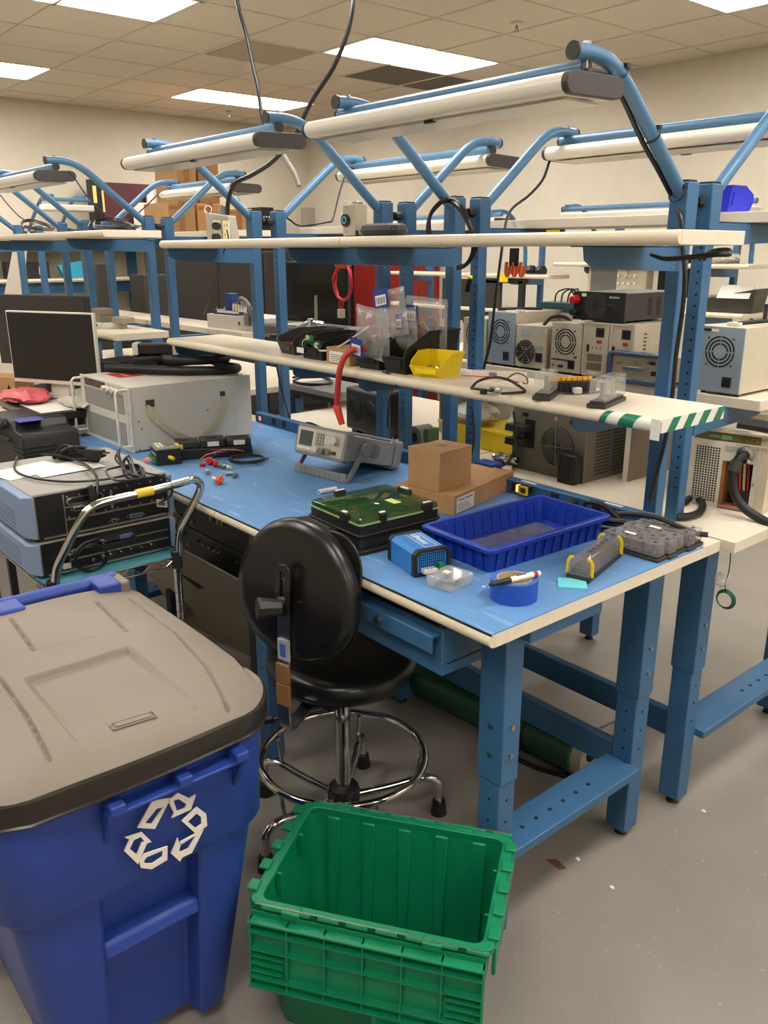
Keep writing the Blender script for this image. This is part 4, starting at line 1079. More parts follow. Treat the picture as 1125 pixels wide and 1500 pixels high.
def knob_at(p,lab,m,r,h,tilt=1.2,name='panel_button',rz=0,cat='button'):
    t=thing(name,lab,cat,(p[0],p[1],T+r),0,None,(tilt,0,rz))
    MB().lathe([(0,-h*.2),(r,-h*.2),(r,h*.35),(r*.8,h*.5),(0,h*.5)],18,cap=False).build('cap',m,t)
    MB().lathe([(0,-h),(r*.55,-h),(r*.55,-h*.2),(0,-h*.2)],12,cap=False).build('shank',STEEL,t)
knob_at((-1.644,0.266,0.914),'upper red panel button in the loose heap before the black modules',RED,.013,.022,1.3,rz=.3)
knob_at((-1.593,0.263,0.914),'lower red panel button in the loose heap before the black modules',RED,.013,.022,1.1,rz=-.4)
knob_at((-1.527,0.191,0.914),'steel toggle switch with a red collar beside the orange connector',STEEL,.009,.030,1.5,rz=1.2,name='toggle_switch',cat='switch')
t=thing('red_button_cap','small square red button cap, leftmost of the loose parts','button cap',(-1.635,0.23,0.914),.4); MB().box(-.010,.010,-.007,.007,0,.013).build('cap_body',RED,t,bevel=.002)
t=thing('orange_connector','bright orange flanged connector lying on the mat','connector',(-1.388,0.159,0.926),0,None,(1.2,0,-.7))
MB().lathe([(0,-.012),(.012,-.012),(.012,.012),(0,.012)],16,cap=False).build('barrel',ORG,t); MB().box(-.019,.019,-.019,.019,-.004,.001).build('flange',ORG,t,bevel=.002)
MB().cyl((0,0,.012),(0,0,.026),.006,n=12).build('contact',WPAP,t)
for k,(px,lab) in enumerate((((-1.56,0.272,0.914),'steel coaxial fitting right of the red buttons'),((-1.537,0.284,0.914),'white capped fitting beside the black cable coil'),((-1.46,0.242,0.914),'stubby steel fitting in the middle of the loose parts'),((-1.423,0.242,0.914),'steel threaded fitting, rightmost of the loose parts'))):
    t=thing('coax_fitting',lab,'fitting',(px[0],px[1],T+.008),0,'loose steel fittings',(1.5,0,.5+k)); MB().cyl((0,0,-.014),(0,0,.010),.0065,n=12).cyl((0,0,-.004),(0,0,.002),.0085,n=6).build('fitting_body',STEEL if k!=1 else WHITE,t)
c_=(-1.592,0.391,0.914)
cable('cable_coil','neat flat coil of thin black cable on the mat right of the loose parts',coil((c_[0],c_[1],T+.005),.062,5,.010,.05,4,ry=.062)+[(c_[0]+.01,c_[1]+.085,T+.004)],.0032,group=None,cat='cable')
# mat debris
for k,(u,v,lab) in enumerate(((373,709,'tiny pale crumb on the mat left of the white rod'),(708,859,'tiny white scrap between the clear box and the tape roll'),)):
    p=[(-1.304,0.246,0.914),(-0.187,0.177,0.914)][k]; o=MB().box(p[0]-.004,p[0]+.004,p[1]-.002,p[1]+.003,T,T+.0012).build('paper_scrap',WPAP,None); tag(o,lab,'scrap')
# plugs in the power strip
t=thing('plug_adapter','yellow framed adapter glowing orange, plugged into the blue power channel','plug',(-.40,.80,T+.012))
c0=(-0.603,0.81,0.945)
MB().cbox(0,0,0,.040,.028,.026).build('adapter',BLK,t,bevel=.003); MB().ringprism(rrect(-.018,.018,-.014,.014,.003,3),rrect(-.012,.012,-.009,.009,.002,3),-.003,.003,Matrix.Translation((.004,-.016,0))@Matrix.Rotation(pi/2,4,'X')).build('yellow_frame',YEL,t)
MB().box(-.026,-.014,-.016,.0,-.010,.012).build('glowing_lamp',em_mat('orange_glow',(1,.25,.04),3.0),t); t.location=(c0[0],.808,max(c0[2],T+.016))
c0=(-0.429,0.81,0.942)
t=thing('power_plug','black power plug pushed into the channel behind the blue tote','plug',(c0[0],.808,T+.020)); MB().hexa([(-.015,-.03,-.012),(.015,-.03,-.012),(.018,.016,-.015),(-.018,.016,-.015)],[(-.012,-.028,.010),(.012,-.028,.010),(.018,.016,.014),(-.018,.016,.014)]).build('plug_body',BLK,t,bevel=.003)
MB().tube(catmull([(0,-.028,0),(-.02,-.05,-.010),(.04,-.06,-.013),(.10,-.05,-.013)],6),.004,8).build('plug_cord',CAB,t)
# heap of black cables behind the fuse blocks
rd=random.Random(11)
heap=thing('cable_heap','tangle of thick black cables between the fuse blocks and the posts','cables',(-.2,.79,T))
heap_pts=[[(-.42,.745,T+.008),(-.34,.72,T+.012),(-.24,.745,T+.030),(-.12,.775,T+.040),(-.03,.80,T+.03)],
 [(-.40,.76,T+.02),(-.30,.755,T+.035),(-.20,.79,T+.05),(-.13,.80,T+.055),(-.06,.79,T+.05),(-.05,.86,T+.02)],
 [(-.44,.73,T+.006),(-.36,.70,T+.006),(-.27,.715,T+.010),(-.22,.73,T+.012)],
 [(-.36,.79,T+.02),(-.34,.77,T+.055),(-.28,.765,T+.06),(-.22,.77,T+.03),(-.16,.775,T+.012)],
 [(-.38,.74,T+.02),(-.28,.735,T+.02),(-.18,.775,T+.022),(-.10,.785,T+.030),(.0,.84,T+.03)]]
for p in heap_pts: MB().tube(catmull(p,8),.0075,8).build('cable_strand',CAB,heap,world=True)
# ================================================================ ON THE LOWER SHELF OF THE FRONT ROW
S0=1.317
def part_bin(name,label,loc,rotz,W,D,h,m,fh=.45,fl=.012,group=None):
    """hopper front storage bin, front faces -y"""
    t=thing(name,label,'bin',loc,rotz,group); th=.003
    hf=h*fh; a,b=W/2,D
    # floor, back, sides with stepped hopper front, front lip
    MB().hexa([(-a+fl,0.01,0),(a-fl,0.01,0),(a-fl,b-.006,0),(-a+fl,b-.006,0)],[(-a+fl,0.01,th),(a-fl,0.01,th),(a-fl,b-.006,th),(-a+fl,b-.006,th)]).build('floor_panel',m,t)
    MB().hexa([(-a+fl,b-.009,0),(a-fl,b-.009,0),(a-fl,b-.006,0),(-a+fl,b-.006,0)],[(-a,b-th,h),(a,b-th,h),(a,b,h),(-a,b,h)]).build('back_panel',m,t,bevel=.001)
    MB().hexa([(-a+fl,.008,0),(a-fl,.008,0),(a-fl,.011,0),(-a+fl,.011,0)],[(-a+.004,-.006,hf),(a-.004,-.006,hf),(a-.004,-.002,hf),(-a+.004,-.002,hf)]).build('front_lip',m,t,bevel=.001)
    for s in (-1,1):
        prof=[(0.008,0),(b-.006,0),(b,h),(D*.42,h),(.004,hf*1.45),(-.006,hf)]
        xo=lambda z:s*(a-fl+fl*z/h)
        MB().loft([[(xo(z),y,z) for y,z in prof],[(xo(z)-s*th,y,z) for y,z in prof]]).build('side_panel',m,t,bevel=.0008)
        MB().loft([[(xo(z)+s*.0035,y,z) for y,z in ((D*.42,h-.006),(b+.002,h-.006),(b+.002,h),(D*.42,h))],[(xo(z)-s*.004,y,z) for y,z in ((D*.42,h-.006),(b+.002,h-.006),(b+.002,h),(D*.42,h))]]).build('rim_ledge',m,t,bevel=.001)
        MB().loft([[(xo(z)+s*.002,y,z) for y,z in ((D*.45,h*.25),(D*.85,h*.25),(D*.85,h*.75),(D*.45,h*.75))],[(xo(z)-s*.001,y,z) for y,z in ((D*.45,h*.25),(D*.85,h*.25),(D*.85,h*.75),(D*.45,h*.75))]]).build('side_pad',m,t)
    MB().box(-a*.6,a*.6,-.009+.003,-.003,hf*.35,hf*.8).build('label_slot',m,t,bevel=.001)
    return t
YB=mat('yellow_bin_plastic',(226,196,20),0.35,0,0.04,10)
KB=mat('black_bin_plastic',(24,23,22),0.45,0,0.1,20)
GB=mat('dark_grey_bin_plastic',(58,54,50),0.5)
part_bin('part_bin','small bright yellow hopper bin of dark parts at the shelf middle',(-.708,.470,S0),radians(12),.122,.105,.070,YB)
c=thing('parts_heap','dark small parts with one orange piece inside the yellow bin','parts',(-.715,.515,S0+.004))
rd=random.Random(8)
for k in range(9):
    x,y=rd.uniform(-.03,.03),rd.uniform(-.02,.015); MB().cyl((x,y,.006+.004*(k%3)),(x+rd.uniform(-.02,.02),y+rd.uniform(-.01,.01),.014+.005*(k%3)),.005,n=8).build('small_part',[BLK,mat('rust_brown',(110,66,44),0.6),STEEL][k%3],c)
MB().cyl((.025,.03,.03),(.035,.015,.033),.008,n=10).build('orange_part',ORG,c)
part_bin('part_bin','long black hopper bin full of clear parts bags, next to the yellow bin',(-.828,.452,S0),radians(4),.105,.232,.122,KB,fh=.42)
part_bin('part_bin','low black hopper bin half hidden by the clear bag with blue label',(-.955,.455,S0),radians(2),.115,.225,.095,KB,fh=.5)
part_bin('part_bin','black hopper bin holding a green circuit board and cable',(-1.262,.462,S0),radians(2),.125,.22,.082,KB,fh=.5)
part_bin('part_bin','grey hopper bin of red parts, leftmost bin on the shelf',(-1.445,.485,S0),radians(-4),.120,.20,.085,GB,fh=.5)
for (x,y,n) in ((-1.455,.535,'red'),):
    c=thing('parts_heap','red plastic parts heaped in the leftmost grey bin','parts',(x,y,S0+.004))
    for k in range(8):
        px,py=rd.uniform(-.03,.03),rd.uniform(-.03,.03); MB().cbox(px,py,.02+.006*(k%4),.02,.014,.010,Matrix.Rotation(rd.uniform(-.5,.5),4,'X')).build('red_part',RED,c,bevel=.001)
# pcb and connectors in the bin
c=thing('circuit_board','green circuit board with white plugs standing in the black bin','circuit board',(-1.29,.50,S0+.05),0,None,(.3,.5,.3))
MB().box(-.04,.03,-.02,.02,0,.002).build('board',GRN,c); 
for k,(x,y) in enumerate(((-.03,-.01),(-.01,.01),(.015,-.012),(.02,.012))): MB().box(x-.006,x+.006,y-.005,y+.005,.002,.014).build('plug',[WHITE,BLK][k%2],c,bevel=.001)
for k in range(4): MB().tube(catmull([(-.03+.012*k,-.01,.012),(-.04+.01*k,-.03,.0),(-.03+.014*k,-.035,-.03)],5),.0018,6).build('wire',[BLK,WHITE,GRN,BLKG][k],c)
cable('white_cable','thin white cable arching from the black bin to the next one',[(-1.25,.47,S0+.045),(-1.20,.46,S0+.035),(-1.13,.47,S0+.05),(-1.07,.50,S0+.09),(-1.05,.54,S0+.12)],.0028,WHITE)
MB_=MB().box(-1.325,-1.285,.4475,.4485,S0+.020,S0+.038); tag(MB_.build('bin_label',WPAP,None),'small white label on the front of the black circuit board bin','label')
# small carton between the bins
t=thing('cardboard_box','small brown carton with a white printed label between the black bins','box',(-1.105,.53,S0),radians(-1))
MB().box(-.062,.062,-.075,.075,0,.052).build('carton',CARD,t,bevel=.002); MB().box(-.044,.030,-.0758,-.075,.006,.040).build('shipping_label',WPAP,t)
for k in range(4): MB().box(-.038,.005+.006*k,-.0762,-.0757,.010+.006*k,.012+.006*k).build('print_line',BLKG,t)
tag(MB().box(-1.066,-1.036,.600,.602,S0+.062,S0+.092).build('orange_note',mat('orange_paper',(226,130,50),0.7),None),'small orange note standing behind the little carton','note')
# clear bags with blue cards
def bag(name,label,p,w,h,rot,card=None,seed=0,bulge=.022,tint=None):
    """p: bottom centre"""
    rd=random.Random(seed); t=thing(name,label,'bag',p,0,None,rot)
    N,M_=10,12; front=[];back=[]
    def d(i,j,s):
        u=i/N;v=j/M_
        e=sin(pi*u)**.6*sin(pi*min(1,max(0,v*.93+.03)))**.6
        return s*(bulge*e*(1+.5*sin(seed+5*u+7*v))+rd.uniform(-.002,.002))
    vs=[];fs=[]
    for s in (1,-1):
        for j in range(M_+1):
            for i in range(N+1): vs.append(((i/N-.5)*w*(1-.05*(j/M_)),d(i,j,s) if 0<i<N and 0<j<M_ else 0,j/M_*h+rd.uniform(-.001,.001)))
    o=(N+1)*(M_+1)
    for j in range(M_):
        for i in range(N):
            a=j*(N+1)+i; fs.append((a,a+1,a+N+2,a+N+1)); fs.append((o+a+N+1,o+a+N+2,o+a+1,o+a))
    MB().add(vs,fs).build('film',FILM,t,smooth=70)
    MB().box(-w/2,w/2,-.0015,.0015,h-.020,h-.017).box(-w/2,w/2,-.0012,.0012,h-.013,h-.011).build('zip_seal',FILM,t)
    if card:
        cx,cz,cw,ch=card
        MB().box(cx-cw/2,cx+cw/2,-bulge-.006,-bulge-.0045,cz-ch/2,cz+ch/2).build('blue_card',mat('blue_card',(26,56,130),0.5),t)
        MB().box(cx-cw*.36,cx+cw*.36,-bulge-.0068,-bulge-.006,cz-ch*.36,cz+ch*.18).build('barcode_label',WPAP,t)
        for k in range(6): 
            x=cx-cw*.28+k*cw*.1; MB().box(x,x+cw*(.035+.02*(k%2)),-bulge-.0073,-bulge-.0068,cz-ch*.28,cz+ch*.06).build('barcode_bar',BLKG,t)
    return t
bg1=bag('parts_bag','clear zip bag of cables hanging over the bin front, blue card at its lower left',(-.925,.452,S0+.035),.150,.155,(.12,.12,.05),card=(-.045,.030,.055,.058),seed=1)
bg2=bag('parts_bag','clear zip bag with a tilted blue barcode card at its top, between two others',(-.885,.50,S0+.10),.13,.14,(-.05,-.20,.1),card=(-.01,.115,.060,.055),seed=2)
bg3=bag('parts_bag','rightmost clear zip bag with a square blue barcode card, above the long black bin',(-.852,.600,S0+.060),.165,.155,(.05,.05,.16),card=(-.040,.105,.058,.052),seed=3)
bg4=bag('parts_bag','clear bag with a narrow blue card peeking between the tilted card and its neighbour',(-.865,.53,S0+.055),.12,.13,(.0,-.1,.0),card=(.01,.09,.03,.045),seed=4)
for k,(g,cc_) in enumerate(((bg1,(150,90,60)),(bg3,(180,170,90)),(bg3,(140,70,60)),(bg1,(110,104,100)))):
    pts=[(-.04+.02*k,0,.03),(-.02,.004,.06+.02*(k%2)),(.03,-.004,.05),(.04,.003,.09),(.0,.0,.10)]
    MB().tube(catmull(pts,6),.0028,6).build('packed_wire',mat('packed_wire_%d'%k,cc_,0.5),g)
MB().box(-.01,.004,-.03,-.026,.02,.075).build('brown_strip',mat('brown_strip',(130,84,66),0.6),bg3)
# red hose drooping over the shelf edge
rh=thing('red_cable','thick red cable with a red boot drooping over the shelf edge','cable',(-1.03,.42,S0))
P1=[(-0.949,0.45,1.381),(-0.971,0.42,1.379),(-0.984,0.39,1.358),(-0.993,0.375,1.311),(-1.005,0.375,1.236),(-1.016,0.38,1.198)]
MB().tube(catmull(P1,8),.0095,12).build('sheath',mat('red_cable_sheath',(172,48,44),0.5),rh,world=True)
MB().tube(catmull([(-1.016,0.38,1.208),(-1.006,0.38,1.182),(-0.996,0.385,1.148)],5),lambda u:.0135-.004*u,12).build('boot',mat('red_boot',(206,58,44),0.45),rh,world=True)
# black lead with clip
cable('black_lead','thin black lead hanging from the bags over the shelf to a metal hook',[(-0.85,0.426,1.325),(-0.8,0.45,1.302),(-0.782,0.4,1.271),(-0.794,0.4,1.2),(-0.806,0.41,1.166)],.003)
t=thing('test_hook','black grabber clip with a bright metal hook on the hanging lead','clip',(-0.793,0.41,1.154))
MB().cyl((0,0,.012),(.008,0,-.016),.006,.0045,n=10).build('clip_body',BLK,t); MB().tube([(.008,0,-.016),(.013,0,-.026),(.010,0,-.032),(.004,0,-.028)],.0016,6).build('hook',CHR,t)
# things at the right part of the shelf
t=thing('plastic_channel','pinkish white plastic channel lying right of the yellow bin','channel',(-.545,.60,S0),radians(34)); MB().box(-.075,.075,-.016,.016,0,.024).build('body',mat('pinkish_white',(208,192,182),0.5),t,bevel=.002); MB().box(-.073,.073,-.012,.012,.0235,.0245).build('groove',mat('groove_beige',(180,168,156),0.6),t)
w1=thing('wire_bundle','black wire loop with a silver bagged connector on the shelf','wires',(-.45,.53,S0))
def Sx(*L_): return [(p[0],p[1],S0+p[2]) for p in L_]
MB().tube(catmull([(-0.468,0.407,1.322),(-0.456,0.42,1.34),(-0.434,0.452,1.35),(-0.398,0.473,1.345),(-0.343,0.473,1.325),(-0.341,0.454,1.322),(-0.357,0.403,1.322)],6),.0036,8).build('thick_wire',CAB,w1,world=True)
MB().tube(catmull([(-0.468,0.407,1.322),(-0.435,0.411,1.322),(-0.394,0.406,1.324)],6),.0036,8).build('thick_wire',CAB,w1,world=True)
for k,(c_,pts) in enumerate([((190,60,50),[(-0.538,0.442,1.345),(-0.462,0.438,1.35),(-0.433,0.451,1.352),(-0.42,0.498,1.34),(-0.45,0.574,1.322)]),((230,228,220),[(-0.474,0.478,1.325),(-0.432,0.485,1.34),(-0.402,0.509,1.35)]),((214,190,60),[(-0.432,0.485,1.34),(-0.402,0.496,1.36),(-0.42,0.561,1.345),(-0.434,0.593,1.322)]),((40,40,50),[(-0.426,0.492,1.34),(-0.388,0.49,1.362),(-0.4,0.545,1.345),(-0.427,0.582,1.322),(-0.444,0.582,1.322)]),((30,30,30),[(-0.538,0.442,1.345),(-0.515,0.45,1.345)])]):
    MB().tube(catmull(pts,6),.0016,6).build('thin_wire',mat('thin_wire_%d'%k,c_,0.5),w1,world=True)
MB().cbox(0,0,0,.034,.014,.012,Matrix.Translation(Vector((-0.399,0.424,1.325))-Vector((-.45,.53,S0)))@Matrix.Rotation(.5,4,'Z')).build('foil_connector',CHR,w1,bevel=.003)
MB().cbox(0,0,0,.014,.014,.014,Matrix.Translation(Vector((-0.396,0.378,1.325))-Vector((-.45,.53,S0)))).build('black_plug',BLK,w1,bevel=.002)
MB().cbox(0,0,0,.018,.014,.016,Matrix.Translation(Vector((-0.45,0.469,1.352))-Vector((-.45,.53,S0)))).build('grey_plug',GREYP,w1,bevel=.002)
f1=fuse_block('fuse_block','single clear fuse block on a grey base, left of the black fuse strip',(-0.273,0.47,1.317),radians(118),.105,.046,1,hh=.048,base_h=.016)
f2=fuse_block('fuse_block','clear double fuse block on a grey base near the striped tape',(-0.116,0.504,1.317),radians(106),.150,.046,2,hh=.050,base_h=.016)
t=thing('fuse_strip','black fuse strip with a row of orange tabs between the clear blocks','fuse strip',(-0.277,0.577,1.317),radians(62))
MB().box(-.062,.062,-.016,.016,0,.030).build('body',BLK,t,bevel=.002)
for k in range(8):
    x=-.052+k*.0145; MB().box(x-.006,x+.006,-.004,.004,.030,.040).build('orange_fuse',mat('amber_fuse',(226,160,40),0.4),t,bevel=.001); MB().box(x-.0015,x+.0015,-.019,-.015,.006,.024).build('clip_tooth',BLKG,t)
MB().tube(catmull([(-.06,-.016,.006),(-.02,-.035,.004),(.04,-.036,.004),(.08,-.02,.005),(.10,.0,.006)],6),.0026,8).build('lead',CAB,t); MB().cbox(0.0,-.036,.010,.022,.016,.016).build('white_plug',WHITE,t,bevel=.003)
# striped safety tape round the shelf end
TG=mat('green_tape',(22,112,84),0.4); TW=mat('white_tape',(214,214,204),0.4)
st=thing('safety_tape','green and white striped tape wrapped round the end of the lower shelf','tape',(.0785,.56,S0))
xe=.0787; 
def quad_end(y0,y1,sl,m,nm,o=0):
    zt,zb=S0,S0-.030
    MB().hexa([(xe,y0,zb),(xe+.0008+o,y0,zb),(xe+.0008+o,y1,zb),(xe,y1,zb)],[(xe,y0+sl,zt),(xe+.0008+o,y0+sl,zt),(xe+.0008+o,y1+sl,zt),(xe,y1+sl,zt)]).build(nm,m,st,world=True)
MB().box(xe-.0002,xe+.0005,.430,.692,S0-.030,S0+.0003).build('white_band',TW,st,world=True)
for k in range(4): quad_end(.452+.064*k,.484+.064*k,.022,TG,'green_stripe')
# front wrap on the bullnose
def nose(x0,x1,sl,m,nm,r=.0158):
    cy,cz=.4377,S0-.015; rings=[]
    for i in range(9):
        a=radians(100+ (250-100)*i/8); u=i/8
        rings.append([(x0-sl*u,cy+r*cos(a),cz+r*sin(a)),(x1-sl*u,cy+r*cos(a),cz+r*sin(a)),(x1-sl*u,cy+(r-.0006)*cos(a),cz+(r-.0006)*sin(a)),(x0-sl*u,cy+(r-.0006)*cos(a),cz+(r-.0006)*sin(a))])
    MB().loft(rings).build(nm,m,st,world=True)
nose(-.055,.078,.0,TW,'white_band',.0154)
for x0,x1 in ((-.062,-.045),(-.012,.028)): nose(x0,x1,.022,TG,'green_stripe')
MB().box(.058,.080,.4215,.4235,S0-.045,S0+.001).build('torn_tape_end',TW,st,world=True)
# ---------------------------------------------------------------- on / under the upper shelf
U0=1.705
t=thing('glasses_case','black zipped oval case on the upper shelf next to the switch box','case',(-0.931,0.5,1.705),radians(0))
MB().loft([[(x,y,z) for x,y in rrect(-.085+g,.085-g,-.035+g,.035-g,.03-g*.5,5)] for z,g in ((0,.012),(.006,.003),(.014,0),(.018,.0),(.030,.004),(.036,.014))]).build('case_shell',BLK,t)
MB().tube([(x,y,.0165) for x,y in rrect(-.086,.086,-.036,.036,.031,6)],.0013,6,closed=True).build('zip',BLKG,t)
MB().box(-.096,-.088,-.03,-.026,-.004,.018).build('zip_pull',BLK,t)
c0=(-1.069,0.5,1.761)
t=thing('switch_box','beige upright switch box with a round black and blue button on the upper shelf','switch box',(c0[0],.50,U0+.002))
MB().box(-.032,.032,-.022,.026,0,.092).build('housing',mat('putty_enamel',(160,152,134),0.5),t,bevel=.004)
MB().cyl((-.012,-.0222,.046),(-.012,-.030,.046),.018,n=24).build('button_bezel',BLK,t); MB().torus((0,0,0),.009,.0018,24,6,Matrix.Translation((-.012,-.031,.046))@Matrix.Rotation(pi/2,4,'X')).build('blue_ring',mat('cyan_ring',(70,170,210),0.4),t)
MB().box(.0,.028,-.01,.012,.092,.100).build('wire_clamp',STEEL,t,bevel=.002); MB().tube([(-.02,0,.097),(-.045,-.004,.104)],.0012,6).build('tie_tail',WHITE,t)
for z in (.012,.082): MB().cyl((-.012,-.022,z),(-.012,-.0232,z),.003,n=8).build('screw',STEEL,t)
# outlet box hanging on its cord, beyond the upper shelf
def outlet_box():
    c0=(-2.077,0.62,1.754)
    t=thing('outlet_box','grey metal outlet box hanging from the ceiling on a black cord with strain grip','outlet box',c0,.62)
    t.scale=(1.3,1.3,1.25)
    EN=mat('grey_enclosure_enamel',(148,144,132),0.5)
    MB().hexa([(-.040,-.03,-.055),(.045,-.03,-.055),(.045,.03,-.055),(-.040,.03,-.055)],[(-.042,-.028,.045),(.034,-.028,.035),(.034,.028,.035),(-.042,.028,.045)]).build('housing',EN,t,bevel=.003)
    for x,m in ((-.004,BLKG),(.026,mat('outlet_ivory',(206,196,160),0.4))):
        MB().box(x-.012,x+.012,-.0325,-.0305,-.042,.020).build('outlet_plate',m if x>0 else mat('outlet_ivory',(206,196,160),0.4),t,bevel=.002)
        for z in (-.026,.002):
            MB().box(x-.005,x-.0035,-.0335,-.0322,z,z+.008).build('slot',HOLEM,t); MB().box(x+.0035,x+.005,-.0335,-.0322,z,z+.008).build('slot',HOLEM,t)
    MB().cyl((-.004,-.032,-.030),(-.004,-.050,-.030),.012,n=12).build('black_plug',BLK,t); MB().cyl((-.002,-.032,.004),(-.002,-.048,.004),.012,n=12).build('black_plug',BLK,t)
    MB().cyl((.0,0,.038),(.008,0,.065),.011,n=12).build('cord_grip',STEEL,t)
    MB().torus((0,0,0),.012,.0018,16,6,Matrix.Translation((-.045,0,.055))@Matrix.Rotation(pi/2,4,'X')).build('hook_ring',WPAP,t)
    return c0
cob=outlet_box()
oc=(-2.077,0.62,1.754)
DY=.62
cable('hanging_cord','black power cord looping from the ceiling to the hanging outlet box',[(-1.569,0.92,3.06),(-1.569,0.9,2.629),(-1.516,0.85,2.444),(-1.544,0.8,2.294),(-1.631,0.75,2.17),(-1.701,0.72,2.062),(-1.782,0.68,1.985),(-1.881,0.65,1.942),(-1.976,0.63,1.915),(-2.017,0.62,1.862),(-2.034,0.62,1.802)],.0085)
cable('hanging_cord','black power cord dropping from the ceiling beside the far ceiling panel',[(-2.538,1.02,3.06),(-2.538,1.0,2.914),(-2.509,1.0,2.702),(-2.449,1.0,2.561),(-2.405,1.0,2.434),(-2.369,1.0,2.336),(-2.35,1.0,2.239),(-2.307,1.0,2.153),(-2.215,1.0,2.082)],.0085)
cable('cord_sleeve','woven grey strain sleeve dangling where the two hanging cords cross',[(-2.225,1.0,2.089),(-2.166,1.0,2.033),(-2.107,1.0,1.975),(-2.079,1.0,1.927)],.011,mat('woven_grip',(122,116,104),0.5,0.3,0.5,400,0.8,500),cat='cord grip')
cable('drop_cable','thin black cord falling from the hanging outlet box behind the shelf',[(-1.985,0.585,1.744),(-2.005,0.6,1.703),(-2.324,0.75,1.642),(-2.486,0.8,1.536),(-2.654,0.85,1.436),(-2.897,0.95,1.355)],.003)
# cord coil on the post and light power cords
def strands(name,label,base,n,off,r,seed,cat='cable'):
    rd=random.Random(seed); t=thing(name,label,cat,base[len(base)//2])
    for k in range(n):
        pts=[(x+off*(k-n/2)*.6+rd.uniform(-.004,.004),y+rd.uniform(-.006,.006),z+off*(k-n/2)*.5+rd.uniform(-.003,.003)) for x,y,z in base]
        MB().tube(catmull(pts,7),r,7).build('strand',CAB,t,world=True)
    return t
strands('cord_coil','thick black cord coil slung over the middle post above the shelf',[(-1.057,0.8,1.711),(-1.052,0.8,1.774),(-1.005,0.8,1.816),(-0.986,0.82,1.822),(-0.922,0.8,1.8),(-0.879,0.8,1.759),(-0.844,0.79,1.708),(-0.851,0.8,1.662),(-0.893,0.82,1.624),(-0.965,0.85,1.613)],3,.009,.0055,3)
cable('light_cord','black cord tied along the right light arm down past both shelves',[(-0.18,0.427,2.027),(-0.19,0.493,2.033),(-0.21,0.567,2.028),(-0.215,0.624,1.989),(-0.215,0.704,1.916),(-0.215,0.788,1.852),(-0.22,0.869,1.792),(-0.179,0.85,1.741),(-0.166,0.85,1.675),(-0.152,0.85,1.608),(-0.148,0.85,1.524),(-0.153,0.85,1.401),(-0.152,0.85,1.302),(-0.156,0.845,1.181),(-0.174,0.845,1.063),(-0.174,0.83,0.997)],.006)
for (u,v) in [(0.573,2.036),(0.689,1.928),(0.842,1.803)]:
    pass
for k,p in enumerate([(-0.197,0.572,2.04),(-0.197,0.718,1.927),(-0.197,0.852,1.802)]):
    t=thing('cable_tie',['black cable tie at the bend of the right light arm','black cable tie halfway down the right light arm','black cable tie at the foot of the right light arm'][k],'cable tie',p)
    MB().torus((0,0,0),.022,.0022,20,6,Matrix.Rotation(radians([35,60,60][k]),4,'X')).build('loop',BLK,t); MB().box(.012,.022,-.006,.006,.010,.020).build('lock',BLK,t)
cable('black_strap_loop','black tapered cord loop sticking out under the right end of the upper shelf',[(-0.156,0.7,1.655),(-0.093,0.66,1.646),(-0.008,0.62,1.65),(0.068,0.6,1.656),(0.085,0.62,1.657),(0.056,0.66,1.665),(-0.005,0.7,1.66),(-0.02,0.7,1.644)],.006)
cable('light_cord','thin black cord looping under the second light arm to the white lamp',[(-0.99,1.4,2.018),(-1.051,1.42,2.015),(-1.063,1.4,1.976),(-1.057,1.36,1.911),(-1.066,1.3,1.856),(-1.068,1.22,1.812),(-1.035,1.15,1.771),(-0.984,1.08,1.702),(-0.975,1.06,1.635),(-0.983,1.05,1.499),(-0.99,1.04,1.359),(-1.008,1.03,1.262)],.005)
cable('light_cord','thin black cord from the far white lamp down past the switch box',[(-2.176,1.4,2.012),(-2.201,1.38,2.027),(-2.15,1.3,1.984),(-2.072,1.2,1.885),(-1.981,1.1,1.795),(-1.998,1.08,1.782),(-2.193,1.08,1.772),(-2.243,1.06,1.796),(-2.293,1.04,1.826)],.004)
for k,(pl,lab) in enumerate([([(-3.029,0.38,2.015),(-3.061,0.42,1.984),(-3.247,0.55,1.913),(-3.375,0.7,1.831),(-3.222,0.74,1.795),(-3.064,0.74,1.782)],'thin black cord hanging from the lamp cap above the far left shelf'),([(-4.133,0.4,1.965),(-4.336,0.5,1.922),(-4.457,0.6,1.86),(-4.23,0.6,1.816)],'thin black cord curving down at the far left edge'),([(-3.223,1.35,2.011),(-3.249,1.3,1.989),(-3.023,1.25,1.952),(-2.564,1.0,1.879)],'short thin black cord behind the crossing arms of the left lamp'),([(-3.898,1.3,2.027),(-3.788,1.2,1.998),(-3.772,1.1,1.919),(-3.797,1.0,1.843),(-3.925,0.95,1.826)],'thin black cord from the small lamp to the far left shelf')]):
    cable('thin_cord',lab,pl,.0035)
strands('cord_tangle','tangle of black cords lying on the far left upper shelf near its right end',[(x,y,z) for x,y,z in [(-3.158,0.5,1.773),(-3.205,0.55,1.81),(-3.099,0.6,1.815),(-2.872,0.6,1.778),(-2.798,0.5,1.766),(-3.071,0.5,1.781),(-3.224,0.6,1.818),(-2.881,0.62,1.77)]],3,.012,.0035,9)
strands('cord_tangle','tangle of black cords on the far left upper shelf near the photo edge',[(-3.862,0.42,1.783),(-4.119,0.5,1.826),(-4.072,0.55,1.833),(-3.762,0.55,1.783),(-3.736,0.45,1.781),(-3.938,0.45,1.799)],3,.012,.0035,10)
